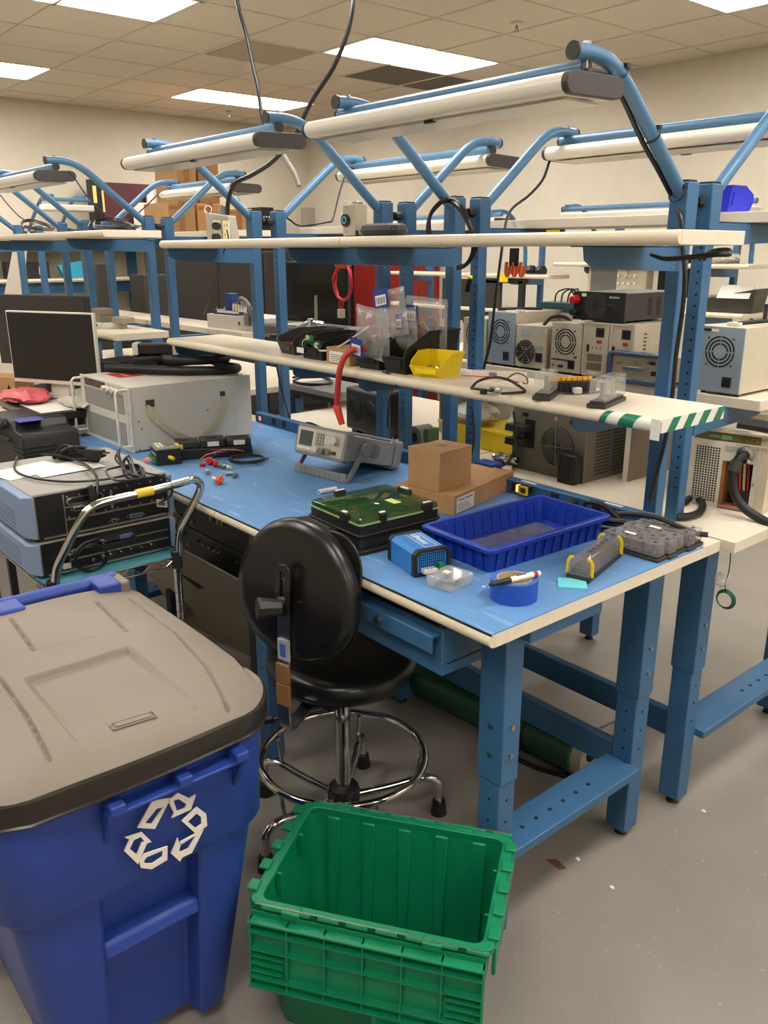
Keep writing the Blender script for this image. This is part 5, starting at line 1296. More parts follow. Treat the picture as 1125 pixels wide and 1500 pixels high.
# ================================================================ WIRE CART WITH INSTRUMENTS
def wire_cart():
    zt=.752; x1,x0,y0,y1=-1.245,-1.86,-.470,-.085
    t=thing('wire_cart','chrome wire shelf cart with a push handle wrapped in yellow tape','cart',((x0+x1)/2,(y0+y1)/2,0))
    for (x,y) in ((x1,y0),(x1,y1),(x0,y0),(x0,y1)):
        MB().cyl((x,y,.09),(x,y,zt+.02),.0125,n=14).build('post',CHR,t,world=True)
        g=MB()
        for k in range(18): g.torus((x,y,.14+k*.033),.0128,.0009,14,4)
        go=g.build('post_groove',BLKG,t,world=True); go['kind']='stuff'
        MB().cyl((x,y,zt-.035),(x,y,zt+.018),.0185,.0165,n=14).build('sleeve_collar',BLK if y==y0 else BLKM,t,world=True)
        MB().cyl((x-.012,y,.045),(x+.012,y,.045),.045,n=20).build('caster',RUB,t,world=True); MB().cyl((x,y,.06),(x,y,.10),.012,n=10).build('caster_stem',STEEL,t,world=True)
    for z,nm in ((zt,'top_shelf'),(.30,'lower_shelf')):
        f=MB()
        for (a,b) in (((x0,y0),(x1,y0)),((x1,y0),(x1,y1)),((x1,y1),(x0,y1)),((x0,y1),(x0,y0))):
            f.cyl((a[0],a[1],z),(b[0],b[1],z),.0035,n=8); f.cyl((a[0],a[1],z-.028),(b[0],b[1],z-.028),.0035,n=8)
        fo=f.build('edge_frame',CHR,t,world=True); sub(t,fo)
        zg=MB()
        for (a,b) in (((x0,y0),(x1,y0)),((x1,y0),(x1,y1)),((x1,y1),(x0,y1)),((x0,y1),(x0,y0))):
            L=hypot(b[0]-a[0],b[1]-a[1]); n=int(L/.036); pts=[]
            for k in range(n+1): pts.append((a[0]+(b[0]-a[0])*k/n,a[1]+(b[1]-a[1])*k/n,z-(.028 if k%2 else 0)))
            zg.tube(pts,.0022,6)
        zg.build('edge_truss',CHR,fo,world=True)
        w=MB()
        for k in range(24): x=x0+.012+k*(x1-x0-.024)/23; w.cyl((x,y0,z+.001),(x,y1,z+.001),.0018,n=5)
        wo=w.build('deck_wires',CHR,t,world=True); wo['kind']='stuff'
    # handle
    P_=catmull([(-1.24,-0.078,0.757),(-1.24,-0.074,0.806),(-1.235,-0.064,0.846),(-1.225,-0.02,0.921),(-1.22,0.002,0.969),(-1.22,-0.019,0.994),(-1.22,-0.069,0.992),(-1.22,-0.174,0.984),(-1.22,-0.289,0.979),(-1.22,-0.346,0.968),(-1.225,-0.382,0.931),(-1.235,-0.419,0.865),(-1.24,-0.45,0.809),(-1.24,-0.464,0.755)],6)
    MB().tube(P_,.0125,14).build('push_handle',CHR,t,world=True)
    a=Vector((-1.22,-0.208,0.984)); b=Vector((-1.22,-0.156,0.985))
    MB().cyl(a,b,.0138,n=18).build('yellow_tape',mat('yellow_tape',(222,192,56),0.45),t,world=True)
    MB().box(x0+.01,x1+.005,y0-.012,y1+.02,zt+.003,zt+.0055).build('teal_liner',TEAL,t,world=True)
    MB().box(x0+.01,x1-.01,y0+.01,y1-.01,.303,.306).build('teal_liner',TEAL,t,world=True)
    return zt+.0058
ZT=wire_cart()
def rack_instrument(label,z,h,x1,w,seed):
    """rear panel faces +x; body runs to -x"""
    BG=mat('blue_grey_moulding',(118,136,164),0.45); CASE=mat('instrument_top_grey',(134,130,122),0.5)
    y0=-.500; y1=y0+w; D=.46
    t=thing('rack_instrument',label,'instrument',(x1-D/2,(y0+y1)/2,z))
    MB().box(x1-D,x1,y0+.02,y1-.006,z+.008,z+h).build('case',CASE,t,world=True,bevel=.004)
    MB().box(x1-.002,x1+.001,y0+.030,y1-.012,z+.010,z+h-.006).build('rear_panel',mat('rear_panel_black',(18,18,19),0.4),t,world=True)
    # blue grey side moulding with grooves
    sd=MB(); sd.hexa([(x1-D,y0,z+.010),(x1-.03,y0,z+.010),(x1+.012,y0+.024,z+.010),(x1-D,y0+.024,z+.010)],[(x1-D,y0,z+h-.010),(x1-.03,y0,z+h-.010),(x1+.012,y0+.024,z+h-.002),(x1-D,y0+.024,z+h-.002)])
    s_=sd.build('side_moulding',BG,t,world=True,bevel=.003); sub(t,s_)
    for k in range(5): MB().box(x1-D+.02,x1-.10,y0-.001,y0+.002,z+.024+k*.012,z+.028+k*.012).build('side_groove',mat('groove_blue',(86,100,124),0.5),s_,world=True)
    MB().hexa([(x1-.05,y1-.012,z+.01),(x1+.012,y1-.012,z+.01),(x1+.012,y1+.006,z+.01),(x1-.05,y1+.006,z+.01)],[(x1-.05,y1-.012,z+h-.006),(x1+.010,y1-.012,z+h-.006),(x1+.010,y1+.004,z+h-.006),(x1-.05,y1+.006,z+h-.006)]).build('side_moulding',BG,t,world=True,bevel=.003)
    rd=random.Random(seed)
    yb=lambda u:y0+.035+u*(w-.055)
    zb=lambda v:z+.012+v*(h-.024)
    MB().box(x1+.001,x1+.0022,yb(.19),yb(.197),zb(0),zb(1)).build('panel_strip',STEEL,t,world=True)
    for v in ((.34,.66) if h>.10 else (.5,)): MB().box(x1+.001,x1+.003,yb(.2),yb(1),zb(v)-.0022,zb(v)+.0022).build('card_rail',STEEL,t,world=True)
    MB().box(x1+.001,x1+.006,yb(.02),yb(1),z+.006,z+.012).build('card_rail',STEEL,t,world=True)
    return t,yb,zb
ti,yb,zb=rack_instrument('lower rack instrument on the cart, black rear panel with coax jacks and blue connectors',ZT,.110,-1.305,.44,1)
def dsub(t,x,y,z,w,m=STEEL,blue=True,n='connector_port'):
    MB().hexa([(x,y-w/2,z-.007),(x,y+w/2,z-.007),(x+.006,y+w/2,z-.007),(x+.006,y-w/2,z-.007)],[(x,y-w/2-.003,z+.007),(x,y+w/2+.003,z+.007),(x+.006,y+w/2+.003,z+.007),(x+.006,y-w/2-.003,z+.007)]).build(n,m,t,world=True,bevel=.001)
    MB().box(x+.006,x+.0068,y-w/2+.002,y+w/2-.002,z-.004,z+.004).build('port_insert',mat('port_blue',(60,90,160),0.4) if blue else BLK,t,world=True)
    for s in (-1,1): MB().cyl((x,y+s*(w/2+.007),z),(x+.005,y+s*(w/2+.007),z),.0028,n=6).build('jack_screw',STEEL,t,world=True)
X1=-1.304
dsub(ti,X1,yb(.64),zb(.76),.036); dsub(ti,X1,yb(.44),zb(.74),.014,blue=False)
MB().box(X1,X1+.002,yb(.38),yb(.72),zb(.5),zb(.95)).build('card_plate',BLKM,ti,world=True)
for k in range(5): MB().cyl((X1,yb(.50+.085*k),zb(.22)),(X1+.014,yb(.50+.085*k),zb(.22)),.0052,n=12).build('coax_jack',BRASS if k==9 else CHR,ti,world=True)
for (u,v) in ((.08,.45),(.36,.2),(.44,.22)): MB().cyl((X1,yb(u),zb(v)),(X1+.012,yb(u),zb(v)),.006,n=12).build('coax_jack',CHR,ti,world=True)
MB().box(X1,X1+.002,yb(.13),yb(.19),zb(.05),zb(.25)).build('serial_label',WPAP,ti,world=True)
MB().tube([(X1,yb(.12),zb(.55)),(X1+.02,yb(.14),zb(.60)),(X1+.02,yb(.20),zb(.60)),(X1,yb(.22),zb(.62))],.003,8).build('latch_wire',CHR,ti,world=True)
tu,yb2,zb2=rack_instrument('upper rack instrument on the cart under paper sheets and cables, same black rear panel',ZT+.112,.140,-1.305,.44,2)
dsub(tu,X1,yb2(.74),zb2(.10),.040); dsub(tu,X1,yb2(.56),zb2(.08),.014,blue=False)
MB().ringprism(rrect(-.05,.06,-.011,.011,.011,5),rrect(-.047,.057,-.008,.008,.008,5),0,.003,plane_M((X1+.001,yb2(.34),zb2(.80)),(0,1,0),(0,0,1))).build('slot_rail',STEEL,tu,world=True)
MB().cyl((X1,yb2(.24),zb2(.80)),(X1+.010,yb2(.24),zb2(.80)),.008,n=14).build('knurled_jack',CHR,tu,world=True)
dsub(tu,X1,yb2(.30),zb2(.58),.03,blue=False)
for k in range(9):
    u=.22+.095*k
    for v in (.93,.40): MB().cyl((X1,yb2(u),zb2(v)),(X1+.003,yb2(u),zb2(v)),.0028,n=8).build('screw',STEEL,tu,world=True)
MB().box(X1,X1+.002,yb2(.55),yb2(.57),zb2(.4),zb2(.9)).build('card_edge',STEEL,tu,world=True)
for (px,rr) in ((.03,.0),(.30,0)): MB().box(-1.73+px*0,-1.73+.02,-.49+px,-.47+px,ZT-.0,ZT+.008).build('foot',RUB,ti,world=True)
zT=ZT+.112+.140
# paper on top
for k,(dx,dy,r,lab) in enumerate(((-.30,.06,.25,'white paper sheet lying on the upper rack instrument'),(-.25,.16,.02,'smaller white paper sheet overlapping the first on the instrument'))):
    tag(MB().add([tuple(Matrix.Translation((-1.30+dx,-.45+dy,zT+.001+k*.0012))@Matrix.Rotation(r,4,'Z')@Vector(v)) for v in ((-.07,-.10,0),(.07,-.10,0),(.07,.10,.002),(-.07,.10,0),(-.07,-.10,.0006),(.07,-.10,.0006),(.07,.10,.0026),(-.07,.10,.0006))],[(0,3,2,1),(4,5,6,7),(0,1,5,4),(1,2,6,5),(2,3,7,6),(3,0,4,7)]).build('paper_sheet',WPAP,None),lab,'paper')
# cables on the instruments
Pz=lambda u,v:0
zc=zT+.006
cable('instrument_cable','long black cable sweeping over the papers on the instrument top',[(-1.773,-0.367,1.02),(-1.6,-0.427,1.018),(-1.462,-0.415,1.018),(-1.358,-0.352,1.018),(-1.315,-0.266,1.018),(-1.319,-0.197,1.018),(-1.319,-0.146,1.022),(-1.376,-0.131,1.03),(-1.385,-0.193,1.03),(-1.357,-0.237,1.03),(-1.246,-0.253,1.028),(-1.233,-0.185,1.025),(-1.293,-0.141,1.022)],.0035)
t=strands('cable_knot','knotted black power cable with a white tie at the back corner of the instrument',[(-1.483,-0.137,1.06),(-1.461,-0.155,1.04),(-1.411,-0.15,1.022),(-1.367,-0.124,1.022),(-1.255,-0.169,1.022),(-1.282,-0.199,1.03),(-1.365,-0.179,1.04),(-1.413,-0.135,1.05),(-1.257,-0.185,1.02)],3,.010,.0035,21)
strands('cable_heap','heap of black power cables and plugs behind the cart instrument',[(-1.696,-0.276,1.02),(-1.669,-0.244,1.05),(-1.565,-0.228,1.05),(-1.517,-0.193,1.04),(-1.591,-0.21,1.02),(-1.656,-0.263,1.03),(-1.593,-0.238,1.06),(-1.546,-0.169,1.04)],5,.014,.0042,22)
t=thing('power_plug','black three pin plug lying on the cable heap behind the instrument','plug',(-1.495,-0.21,1.06),.6); MB().hexa([(-.03,-.018,-.014),(.03,-.012,-.014),(.03,.012,-.014),(-.03,.018,-.014)],[(-.03,-.016,.014),(.03,-.010,.010),(.03,.010,.010),(-.03,.016,.014)]).build('plug_body',BLK,t,bevel=.003); MB().box(.03,.045,-.008,-.006,-.003,.003).box(.03,.045,.006,.008,-.003,.003).build('pins',BRASS,t)
cable('instrument_cable','black cable dropping from the knot into the upper instrument rear panel',[(-1.709,-0.31,1.03),(-1.629,-0.261,1.03),(-1.48,-0.252,1.03),(-1.337,-0.277,1.03),(-1.29,-0.293,1.001),(-1.275,-0.309,0.966),(-1.28,-0.323,0.947)],.0042)
t=thing('power_plug','black cable plug hanging in front of the upper instrument rear panel','plug',(-1.28,-0.316,0.993),0,None,(.3,.0,0)); MB().hexa([(-.008,-.016,-.026),(.008,-.016,-.026),(.008,.012,-.026),(-.008,.012,-.026)],[(-.006,-.004,.024),(.006,-.004,.024),(.006,.012,.024),(-.006,.012,.024)]).build('plug_body',BLK,t,bevel=.003)
cable('coil_cable','black cable coil hanging from the lower instrument jacks onto the teal liner',coil((0,0,0),.1,1,0,0,0)[:0]+[(-1.28,-0.301,0.825),(-1.27,-0.319,0.853),(-1.262,-0.362,0.853),(-1.258,-0.391,0.827),(-1.262,-0.386,0.787),(-1.27,-0.347,0.762),(-1.27,-0.306,0.773),(-1.265,-0.295,0.802),(-1.262,-0.312,0.833),(-1.262,-0.351,0.846),(-1.262,-0.386,0.819),(-1.27,-0.372,0.774),(-1.27,-0.322,0.766),(-1.265,-0.3,0.797)],.004)
cable('barcode_cable','thin black cable loop holding the barcode tag at the handle',[(-1.3,-0.137,1.02),(-1.232,-0.1,1.01),(-1.206,-0.1,0.977),(-1.244,-0.1,0.943),(-1.329,-0.1,0.913),(-1.353,-0.1,0.936)],.003)
t=thing('barcode_tag','small white barcode tag hanging at the cart handle','tag',(-1.285,-0.1,0.919),radians(35)); MB().box(-.018,.018,-.0008,.0008,-.012,.012).build('card',WPAP,t)
for k in range(8): MB().box(-.012+k*.003,-.0105+k*.003+.0006*(k%2),-.0014,-.0008,-.006,.004).build('barcode_bar',BLKG,t)
t=thing('tape_roll','roll of grey tape stuck on the dark rack beside the cart handle','tape',(-1.352,-0.05,0.847),0,None,(0,pi/2,.9)); MB().lathe([(.018,-.02),(.027,-.02),(.027,.02),(.018,.02),(.018,-.02)],28,cap=False).build('tape',mat('grey_tape_roll',(140,134,126),0.6),t); MB().lathe([(.0165,-.019),(.018,-.019),(.018,.019),(.0165,.019),(.0165,-.019)],24,cap=False).build('core',CARD2,t)

# ---------------------------------------------------------------- black case with white letters
def black_case():
    c0=(-2.064,-0.12,1.073)
    x1=c0[0]-.20; y0=-.20
    t=thing('black_case','big black ribbed equipment case with white letters at the left edge','case',(x1-.22,y0,.74))
    zt=.985
    prof=[(x1-.52,.742),(x1,.742),(x1,zt-.02),(x1-.01,zt),(x1-.10,zt+.003),(x1-.13,zt+.035),(x1-.40,zt+.035),(x1-.43,zt),(x1-.52,zt)]
    MB().loft([[(x,y0,z) for x,z in prof],[(x,y0+.22,z) for x,z in prof]]).build('case_body',BLK,t,world=True,bevel=.006)
    for k in range(9): MB().box(x1-.13,x1+.004,y0-.006,y0+.12,zt-.055-k*.016,zt-.048-k*.016).build('rib',BLKG if False else BLK,t,world=True,bevel=.001)
    MB().box(x1-.40,x1-.15,y0-.012,y0+.03,zt-.05,zt-.03).build('ledge',BLKG,t,world=True,bevel=.005)
    MB().tube(catmull([(x1-.17,y0-.004,zt+.03),(x1-.22,y0-.03,zt+.0),(x1-.30,y0-.035,zt-.01),(x1-.40,y0-.02,zt+.01)],6),.016,10).build('grip',BLKG,t,world=True)
    MB().box(x1-.17,x1-.08,y0+.02,y0+.12,zt+.036,zt+.038).build('blue_tape',mat('violet_blue_tape',(66,66,150),0.5),t,world=True)
    text('case_letters','RIACO',.085,plane_M((x1-.20,y0-.0015,zt-.235),(1,0,0),(0,0,1)),WPAP,t,ext=.0008)
    return x1
bx=black_case()
# low black stand carrying the case
t=thing('equipment_stand','dark metal stand below the black case, mostly behind the cart','stand',(bx-.24,-.06,0))
MB().box(bx-.54,bx+.02,-.19,.08,.715,.741).build('stand_top',BLKM,t,world=True,bevel=.003)
for x in (bx-.52,bx):
    for y in (-.17,.06): MB().box(x-.015,x+.015,y-.015,y+.015,0,.715).build('leg',BLKM,t,world=True)

# ---------------------------------------------------------------- under the bench: rack of dark gear and folded cartons
t=thing('equipment_rack','black equipment rack with tiny jacks in the shade below the bench','rack',(-1.75,.38,0))
MB().box(-2.05,-1.28,.20,.62,.54,.80).build('chassis',mat('rack_black',(14,14,15),0.5),t,world=True,bevel=.004)
MB().box(-2.03,-1.30,.195,.20,.66,.668).build('front_seam',BLKG,t,world=True)
rd=random.Random(31)
for k in range(26):
    x=rd.uniform(-2.0,-1.33); z=rd.choice((.60,.63,.70,.73)); MB().cyl((x,.20,z),(x,.190,z),.005,n=8).build('jack',[STEEL,STEEL,BLKG][k%3],t,world=True)
for x in (-1.52,-1.47,-1.44): MB().box(x-.008,x+.008,.185,.20,.745,.765).build('yellow_jack',mat('dull_yellow',(170,160,60),0.5),t,world=True)
for x in (-2.0,-1.33): 
    for y in (.24,.58): MB().box(x-.02,x+.02,y-.02,y+.02,0,.54).build('rack_leg',BLKM,t,world=True)
t=thing('carton_sheet','large flattened grey cardboard box leaning under the bench behind the cart','cardboard',(-1.35,.18,0))
GC=mat('grey_kraft_board',(140,130,114),0.8,0,0.08,10)
def sheet(name,pts,m,th=.006):
    a,b,c_,d=[Vector(p) for p in pts]; n_=(b-a).cross(d-a).normalized()*th
    MB().hexa([a,b,c_,d],[a+n_,b+n_,c_+n_,d+n_]).build(name,m,t,world=True)
sheet('board',[(-2.253,0.379,0.05),(-1.629,0.487,0.02),(-1.2,0.213,0.556),(-1.55,0.072,0.665)],GC)
sheet('fold_panel',[(-2.006,0.141,0.42),(-2.151,0.331,0.1),(-1.709,0.245,0.44),(-2.025,0.264,0.52)],mat('grey_kraft_board_light',(138,128,112),0.8),.004)
sheet('dark_strap',[(-1.652,0.184,0.44),(-1.642,0.217,0.44),(-1.777,0.174,0.5),(-1.784,0.143,0.5)],BLKG,.004)
MB().cbox(0,0,0,.02,.003,.03,Matrix.Translation(Vector((-1.3,0.167,0.567))-Vector((-1.35,.18,0)))).build('hand_hole',HOLEM,t)
# floor clutter below
# ================================================================ BACK ROW: INSTRUMENTS SEEN FROM BEHIND
S2=1.253; YP=1.19
def arcs(parent,M,radii,gap=.16,w=.0016,m=None,nm='vent_slot',n=4):
    for r in radii:
        for k in range(n):
            a0=2*pi*k/n+gap*.02/r*.5; a1=2*pi*(k+1)/n-gap*.02/r*.5
            pts=[(r*cos(a0+(a1-a0)*i/10),r*sin(a0+(a1-a0)*i/10),0) for i in range(11)]
            vs=[];fs=[]
            for i,(x,y,z) in enumerate(pts):
                c_,s_=x/r,y/r; vs+=[(c_*(r-w),s_*(r-w),0),(c_*(r+w),s_*(r+w),0),(c_*(r+w),s_*(r+w),.0006),(c_*(r-w),s_*(r-w),.0006)]
            for i in range(10):
                for q_ in range(4): a=i*4+q_; b=i*4+(q_+1)%4; fs.append((a,b,b+4,a+4))
            fs+=[(3,2,1,0),(40,41,42,43)]
            MB().add(vs,fs,M).build(nm,m or HOLEM,parent,smooth=0)
def inlet(t,x,z,w=.028,h=.030,y=0):
    MB().box(x-w/2,x+w/2,y-.003,y+.001,z-h/2,z+h/2).build('power_inlet',BLK,t,bevel=.001)
    MB().prism([(x-w*.32,z-h*.28),(x+w*.32,z-h*.28),(x+w*.32,z+h*.12),(x+w*.16,z+h*.3),(x-w*.16,z+h*.3),(x-w*.32,z+h*.12)],0,.0006,Matrix(((1,0,0,0),(0,0,-1,y-.003),(0,1,0,0),(0,0,0,1)))).build('inlet_socket',HOLEM,t)
def psu(label,x0,x1,h,D,face,fan,zbase=S2,y=YP,feet=True,bodymat=BEIGE,group='bench power supplies'):
    w=x1-x0; t=thing('power_supply',label,'power supply',((x0+x1)/2,y,zbase+.008),0,group)
    MB().box(-w/2,w/2,.002,D,0,h).build('case',bodymat,t,bevel=.002)
    MB().box(-w/2+.001,w/2-.001,-.001,.003,.001,h-.001).build('rear_plate',face,t,bevel=.001)
    for px in (-w/2+.015,w/2-.015):
        for py in (.02,D-.03): MB().cyl((px,py,-.008),(px,py,0),.008,n=10).build('foot',RUB,t)
    Mf=lambda x,z:Matrix(((1,0,0,x),(0,0,-1,-.001),(0,1,0,z),(0,0,0,1)))
    if fan=='slots':
        z=h*.62; x=-w*.03; arcs(t,Mf(x,z),(w*.17,w*.245,w*.32),w=.0022)
        for a in (45,135,225,315): MB().cyl((x+w*.40*cos(radians(a)),-.0008,z+w*.40*sin(radians(a))),(x+w*.40*cos(radians(a)),-.002,z+w*.40*sin(radians(a))),.0032,n=8).build('screw',BLKG,t)
        inlet(t,w*.20,h*.17)
    # side vents
    for k in range(6):
        for j in range(2): MB().box(w/2-.0004,w/2+.0006,D*.55+.016*j,D*.55+.016*j+.010,h*.25+k*.009,h*.25+k*.009+.003).build('side_slot',HOLEM,t) if D>.1 else None
    return t,w
# far left one, half hidden by the post
psu('beige power supply half hidden behind the post left of the blue faced one',-1.27,-1.15,.160,.26,BEIGE,'slots')
t,w=psu('tall power supply with a blue grey rear face and beige lid, left in the row',-1.142,-1.006,.190,.30,GREYB,'slots')
MB().tube(catmull([(-.03,.01,.198),(.05,.03,.203),(.12,.08,.203)],5),.005,8).build('carry_strap',BLK,t)
for px in (-.03,.06): MB().box(px-.014,px+.014,.02,.04,.190,.200).build('handle_end',WHITE,t,bevel=.002)
t,w=psu('beige power supply with a chrome wire fan guard low on its face',-1.000,-.866,.150,.24,BEIGE,None)
g=Matrix(((1,0,0,-.02),(0,0,-1,-.002),(0,1,0,.055),(0,0,0,1)))
MB().cyl((-.02,-.0012,.055),(-.02,-.0022,.055),.044,n=32).build('fan_opening',HOLEM,t)
for r in (.012,.020,.028,.036,.043): MB().torus((0,0,.003),r,.0010,28,6,g).build('guard_ring',CHR,t)
for a in (40,130): MB().tube([tuple(g@Vector((.046*cos(radians(a)),.046*sin(radians(a)),.004))),tuple(g@Vector((-.046*cos(radians(a)),-.046*sin(radians(a)),.004)))],.0012,6).build('guard_spoke',CHR,t)
inlet(t,.042,.040,.030,.032)
MB().box(-.045,.0,-.0018,-.001,.110,.135).build('rating_label',mat('pale_blue_label',(160,170,176),0.5),t); MB().box(.018,.058,-.0018,-.001,.068,.082).build('rating_label',mat('pale_green_label',(150,164,146),0.5),t)
MB().tube(catmull([(.03,.03,.150),(.05,.05,.178),(.09,.07,.180),(.125,.08,.155)],6),.006,8).build('black_band',BLK,t)
t,w=psu('beige power supply with round slotted fan pattern, middle of the row',-.840,-.708,.168,.26,BEIGE,'slots')
MB().box(-.060,.02,-.002,-.001,.040,.0445).build('dark_slot',BLKG,t); dz=MB(); MB().box(-.030,-.008,-.003,-.001,.016,.024).build('serial_port',BLK,t); MB().box(.036,.048,-.003,-.001,.052,.058).build('switch',mat('dark_red',(90,26,26),0.5),t); MB().cyl((-.052,-.001,.022),(-.052,-.003,.022),.005,n=10).build('ground_post',STEEL,t)
for k,(xa,xb,lab) in enumerate(((-.702,-.602,'narrow tall beige power supply with slot rows, left of its twin'),(-.598,-.505,'narrow tall beige power supply partly hidden by the blue framed instrument'))):
    t,w=psu(lab,xa,xb,.178,.26,BEIGE,None)
    MB().ringprism(rrect(-w/2,w/2,0,.178,.004,3),rrect(-w/2+.006,w/2-.006,.006,.172,.003,3),0,.004,Matrix(((1,0,0,0),(0,0,-1,0),(0,1,0,0),(0,0,0,1)))).build('rear_bezel',BEIGE,t)
    inlet(t,.014,.145,.032,.030); MB().box(.004,.022,-.003,-.001,.110,.119).build('voltage_switch',RED,t); MB().box(-.034,-.026,-.004,-.001,.080,.104).build('serial_port',BLK,t)
    for q_ in range(3): MB().cyl((-.012+.016*q_,-.0012,.094),(-.012+.016*q_,-.002,.094),.0035,n=8).build('mark',GREYP,t)
    for i in range(10):
        for j in range(2): MB().box(-.030+i*.006,-.0275+i*.006,-.0018,-.001,.020+j*.029,.044+j*.029).build('vent_slot',HOLEM,t)
    MB().box(-.02,.012,-.0018,-.001,.008,.014).build('serial_label',WPAP,t)
    for q_ in range(8): MB().box(w/2-.0004,w/2+.0006,.05,.066,.060+q_*.012,.064+q_*.012).build('side_slot',HOLEM,t)
# black supply lying on top
t=thing('power_supply','black wide power supply lying on top of the beige ones, big red terminal at left','power supply',(-.652,YP,S2+.1885),0,'bench power supplies')
MB().box(-.100,.100,.002,.33,.004,.092).build('case',mat('dark_warm_grey',(58,54,50),0.5),t,bevel=.002); MB().box(-.102,.101,-.003,.004,.002,.094).build('rear_plate',BLK,t,bevel=.001)
Mf=Matrix(((1,0,0,-.012),(0,0,-1,-.003),(0,1,0,.050),(0,0,0,1))); arcs(t,Mf,(.016,.024,.032,.039),w=.0020,m=mat('slot_grey',(60,58,56),0.5))
inlet(t,.050,.042,.026,.026,y=-.002)
MB().cyl((-.088,-.003,.066),(-.088,-.03,.066),.016,.013,n=14).build('red_terminal',RED,t,bevel=.002); MB().cyl((-.088,-.003,.028),(-.088,-.03,.028),.014,.012,n=14).build('black_terminal',BLK,t,bevel=.002)
MB().box(-.068,-.050,-.004,-.003,.078,.088).build('white_label',WPAP,t); text('maker_lettering','MASTECH',.0085,Matrix(((1,0,0,.060),(0,0,-1,-.0036),(0,1,0,.078),(0,0,0,1))),WPAP,t,world=False)
for i in range(9):
    for j in range(3): MB().box(.0996,.1008,.13+.05*j,.155+.05*j,.020+i*.0065,.023+i*.0065).build('side_slot',HOLEM,t)
for px in (-.08,.08): MB().cyl((px,.03,-.0025),(px,.03,.004),.008,n=10).build('foot',RUB,t)
# blue framed instrument
BF=mat('blue_grey_bumper',(60,78,108),0.5)
t=thing('bench_multimeter','beige instrument in a blue grey bumper frame with a wide blue port','instrument',(-.470,YP-.02,S2+.004))
MB().box(-.100,.100,.0,.24,.008,.088).build('case',BEIGE,t,bevel=.003)
MB().ringprism(rrect(-.112,.112,0,.098,.014,5),rrect(-.098,.098,.016,.086,.004,5),-.012,.030,Matrix(((1,0,0,0),(0,0,1,0),(0,1,0,0),(0,0,0,1)))).build('bumper',BF,t,bevel=.003)
MB().hexa([(-.055,-.002,.038),(.025,-.002,.038),(.025,-.008,.038),(-.055,-.008,.038)],[(-.060,-.002,.054),(.030,-.002,.054),(.030,-.008,.054),(-.060,-.008,.054)]).build('wide_port',STEEL,t,bevel=.001); MB().box(-.050,.020,-.0095,-.008,.042,.050).build('port_insert',mat('port_steel_blue',(70,108,140),0.4),t)
MB().box(.042,.060,-.006,0,.066,.075).build('serial_port',BLK,t); MB().box(.050,.064,-.006,0,.032,.046).build('network_socket',BLK,t)
for px,pz in ((-.078,.06),(-.066,.062),(.034,.070),(.036,.050),(-.01,.066)): MB().cyl((px,-.001,pz),(px,-.005,pz),.004,n=8).build('screw',STEEL,t)
# big right hand supply
t,w=psu('large beige power supply with a blue grey slotted face right of the right post',-.278,-.142,.192,.34,GREYB,'slots')
MB().box(-.065,-.038,-.0018,-.001,.176,.184).build('dark_label',BLK,t); MB().box(-.036,-.014,-.0018,-.001,.176,.184).build('serial_label',WPAP,t)
MB().tube(catmull([(.02,.04,.200),(.06,.12,.205),(.07,.22,.205)],5),.006,8).build('carry_strap',BLK,t); MB().box(-.01,.03,.03,.05,.192,.203).build('handle_end',WHITE,t,bevel=.002)
# hose on the row two shelf underside
cable('thick_hose','thick black hose under the striped shelf end, lying on the white case',[(-0.089,1.1,1.2),(-0.049,1.12,1.196),(0.006,1.15,1.189),(0.06,1.2,1.183)],.017,RUB,cat='hose')
# ---- on the row two worktop
t=thing('perforated_chassis','white sheet metal chassis with a square hole grille and an open cable window','chassis',(-.165,1.19,H),radians(10))
MB().box(-.100,.13,.01,.40,0,.005).box(-.100,-.095,.01,.40,0,.232).box(.10,.13,.01,.40,0,.232).box(-.100,.13,.395,.40,0,.232).box(-.104,.132,.006,.40,.200,.206).box(-.104,.132,.006,.03,.232,.24).build('shell',BEIGE,t,bevel=.001)
fp=MB(); fp.box(-.100,.000,.0,.004,0,.205).box(.0,.100,.0,.004,.150,.205).box(.090,.104,.0,.004,0,.205).build('front_plate',mat('chassis_white',(190,184,170),0.5),t)
g=MB()
for i in range(9):
    for j in range(22):
        x=-.078+i*.0082; z=.020+j*.0078
        if i<9: g.box(x-.0026,x+.0026,-.0006,.0002,z-.0026,z+.0026)
go=g.build('hole_grille',HOLEM,t); go['kind']='stuff'
MB().box(.002,.09,.06,.064,.004,.15).build('inner_board',mat('inner_dark',(30,28,24),0.6),t); MB().box(.0,.010,.004,.06,.004,.15).build('copper_edge',mat('copper_tone',(150,100,60),0.4,0.3),t); MB().box(.002,.09,.002,.05,.004,.010).build('copper_plate',mat('copper_pink',(176,120,96),0.5),t)
for k,c in enumerate(((190,60,50),(210,190,140),(150,40,40))): MB().tube([(.045+.012*k,.03,.145),(.048+.012*k,.035,.08),(.058+.010*k,.03,.03)],.004,8).build('inner_wire',mat('inner_wire_%d'%k,c,0.5),t)
MB().box(.04,.088,.02,.05,.02,.06).build('inner_block',BLK,t)
MB().box(-.098,.12,.012,.03,.207,.231).build('terminal_board',mat('olive_board',(110,100,48),0.5),t)
for k in range(2): MB().box(-.05+.036*k,-.018+.036*k,.006,.014,.212,.224).build('green_terminal',mat('pcb_green',(90,128,84),0.5),t)
for k in range(6): MB().cyl((.03+.015*k,.012,.216+.006*(k%2)),(.03+.015*k,.009,.216+.006*(k%2)),.003,n=8).build('board_pad',BRASS,t)
MB().box(.003,.045,-.001,.001,.180,.196).build('rating_label',mat('grey_label',(150,150,142),0.5),t)
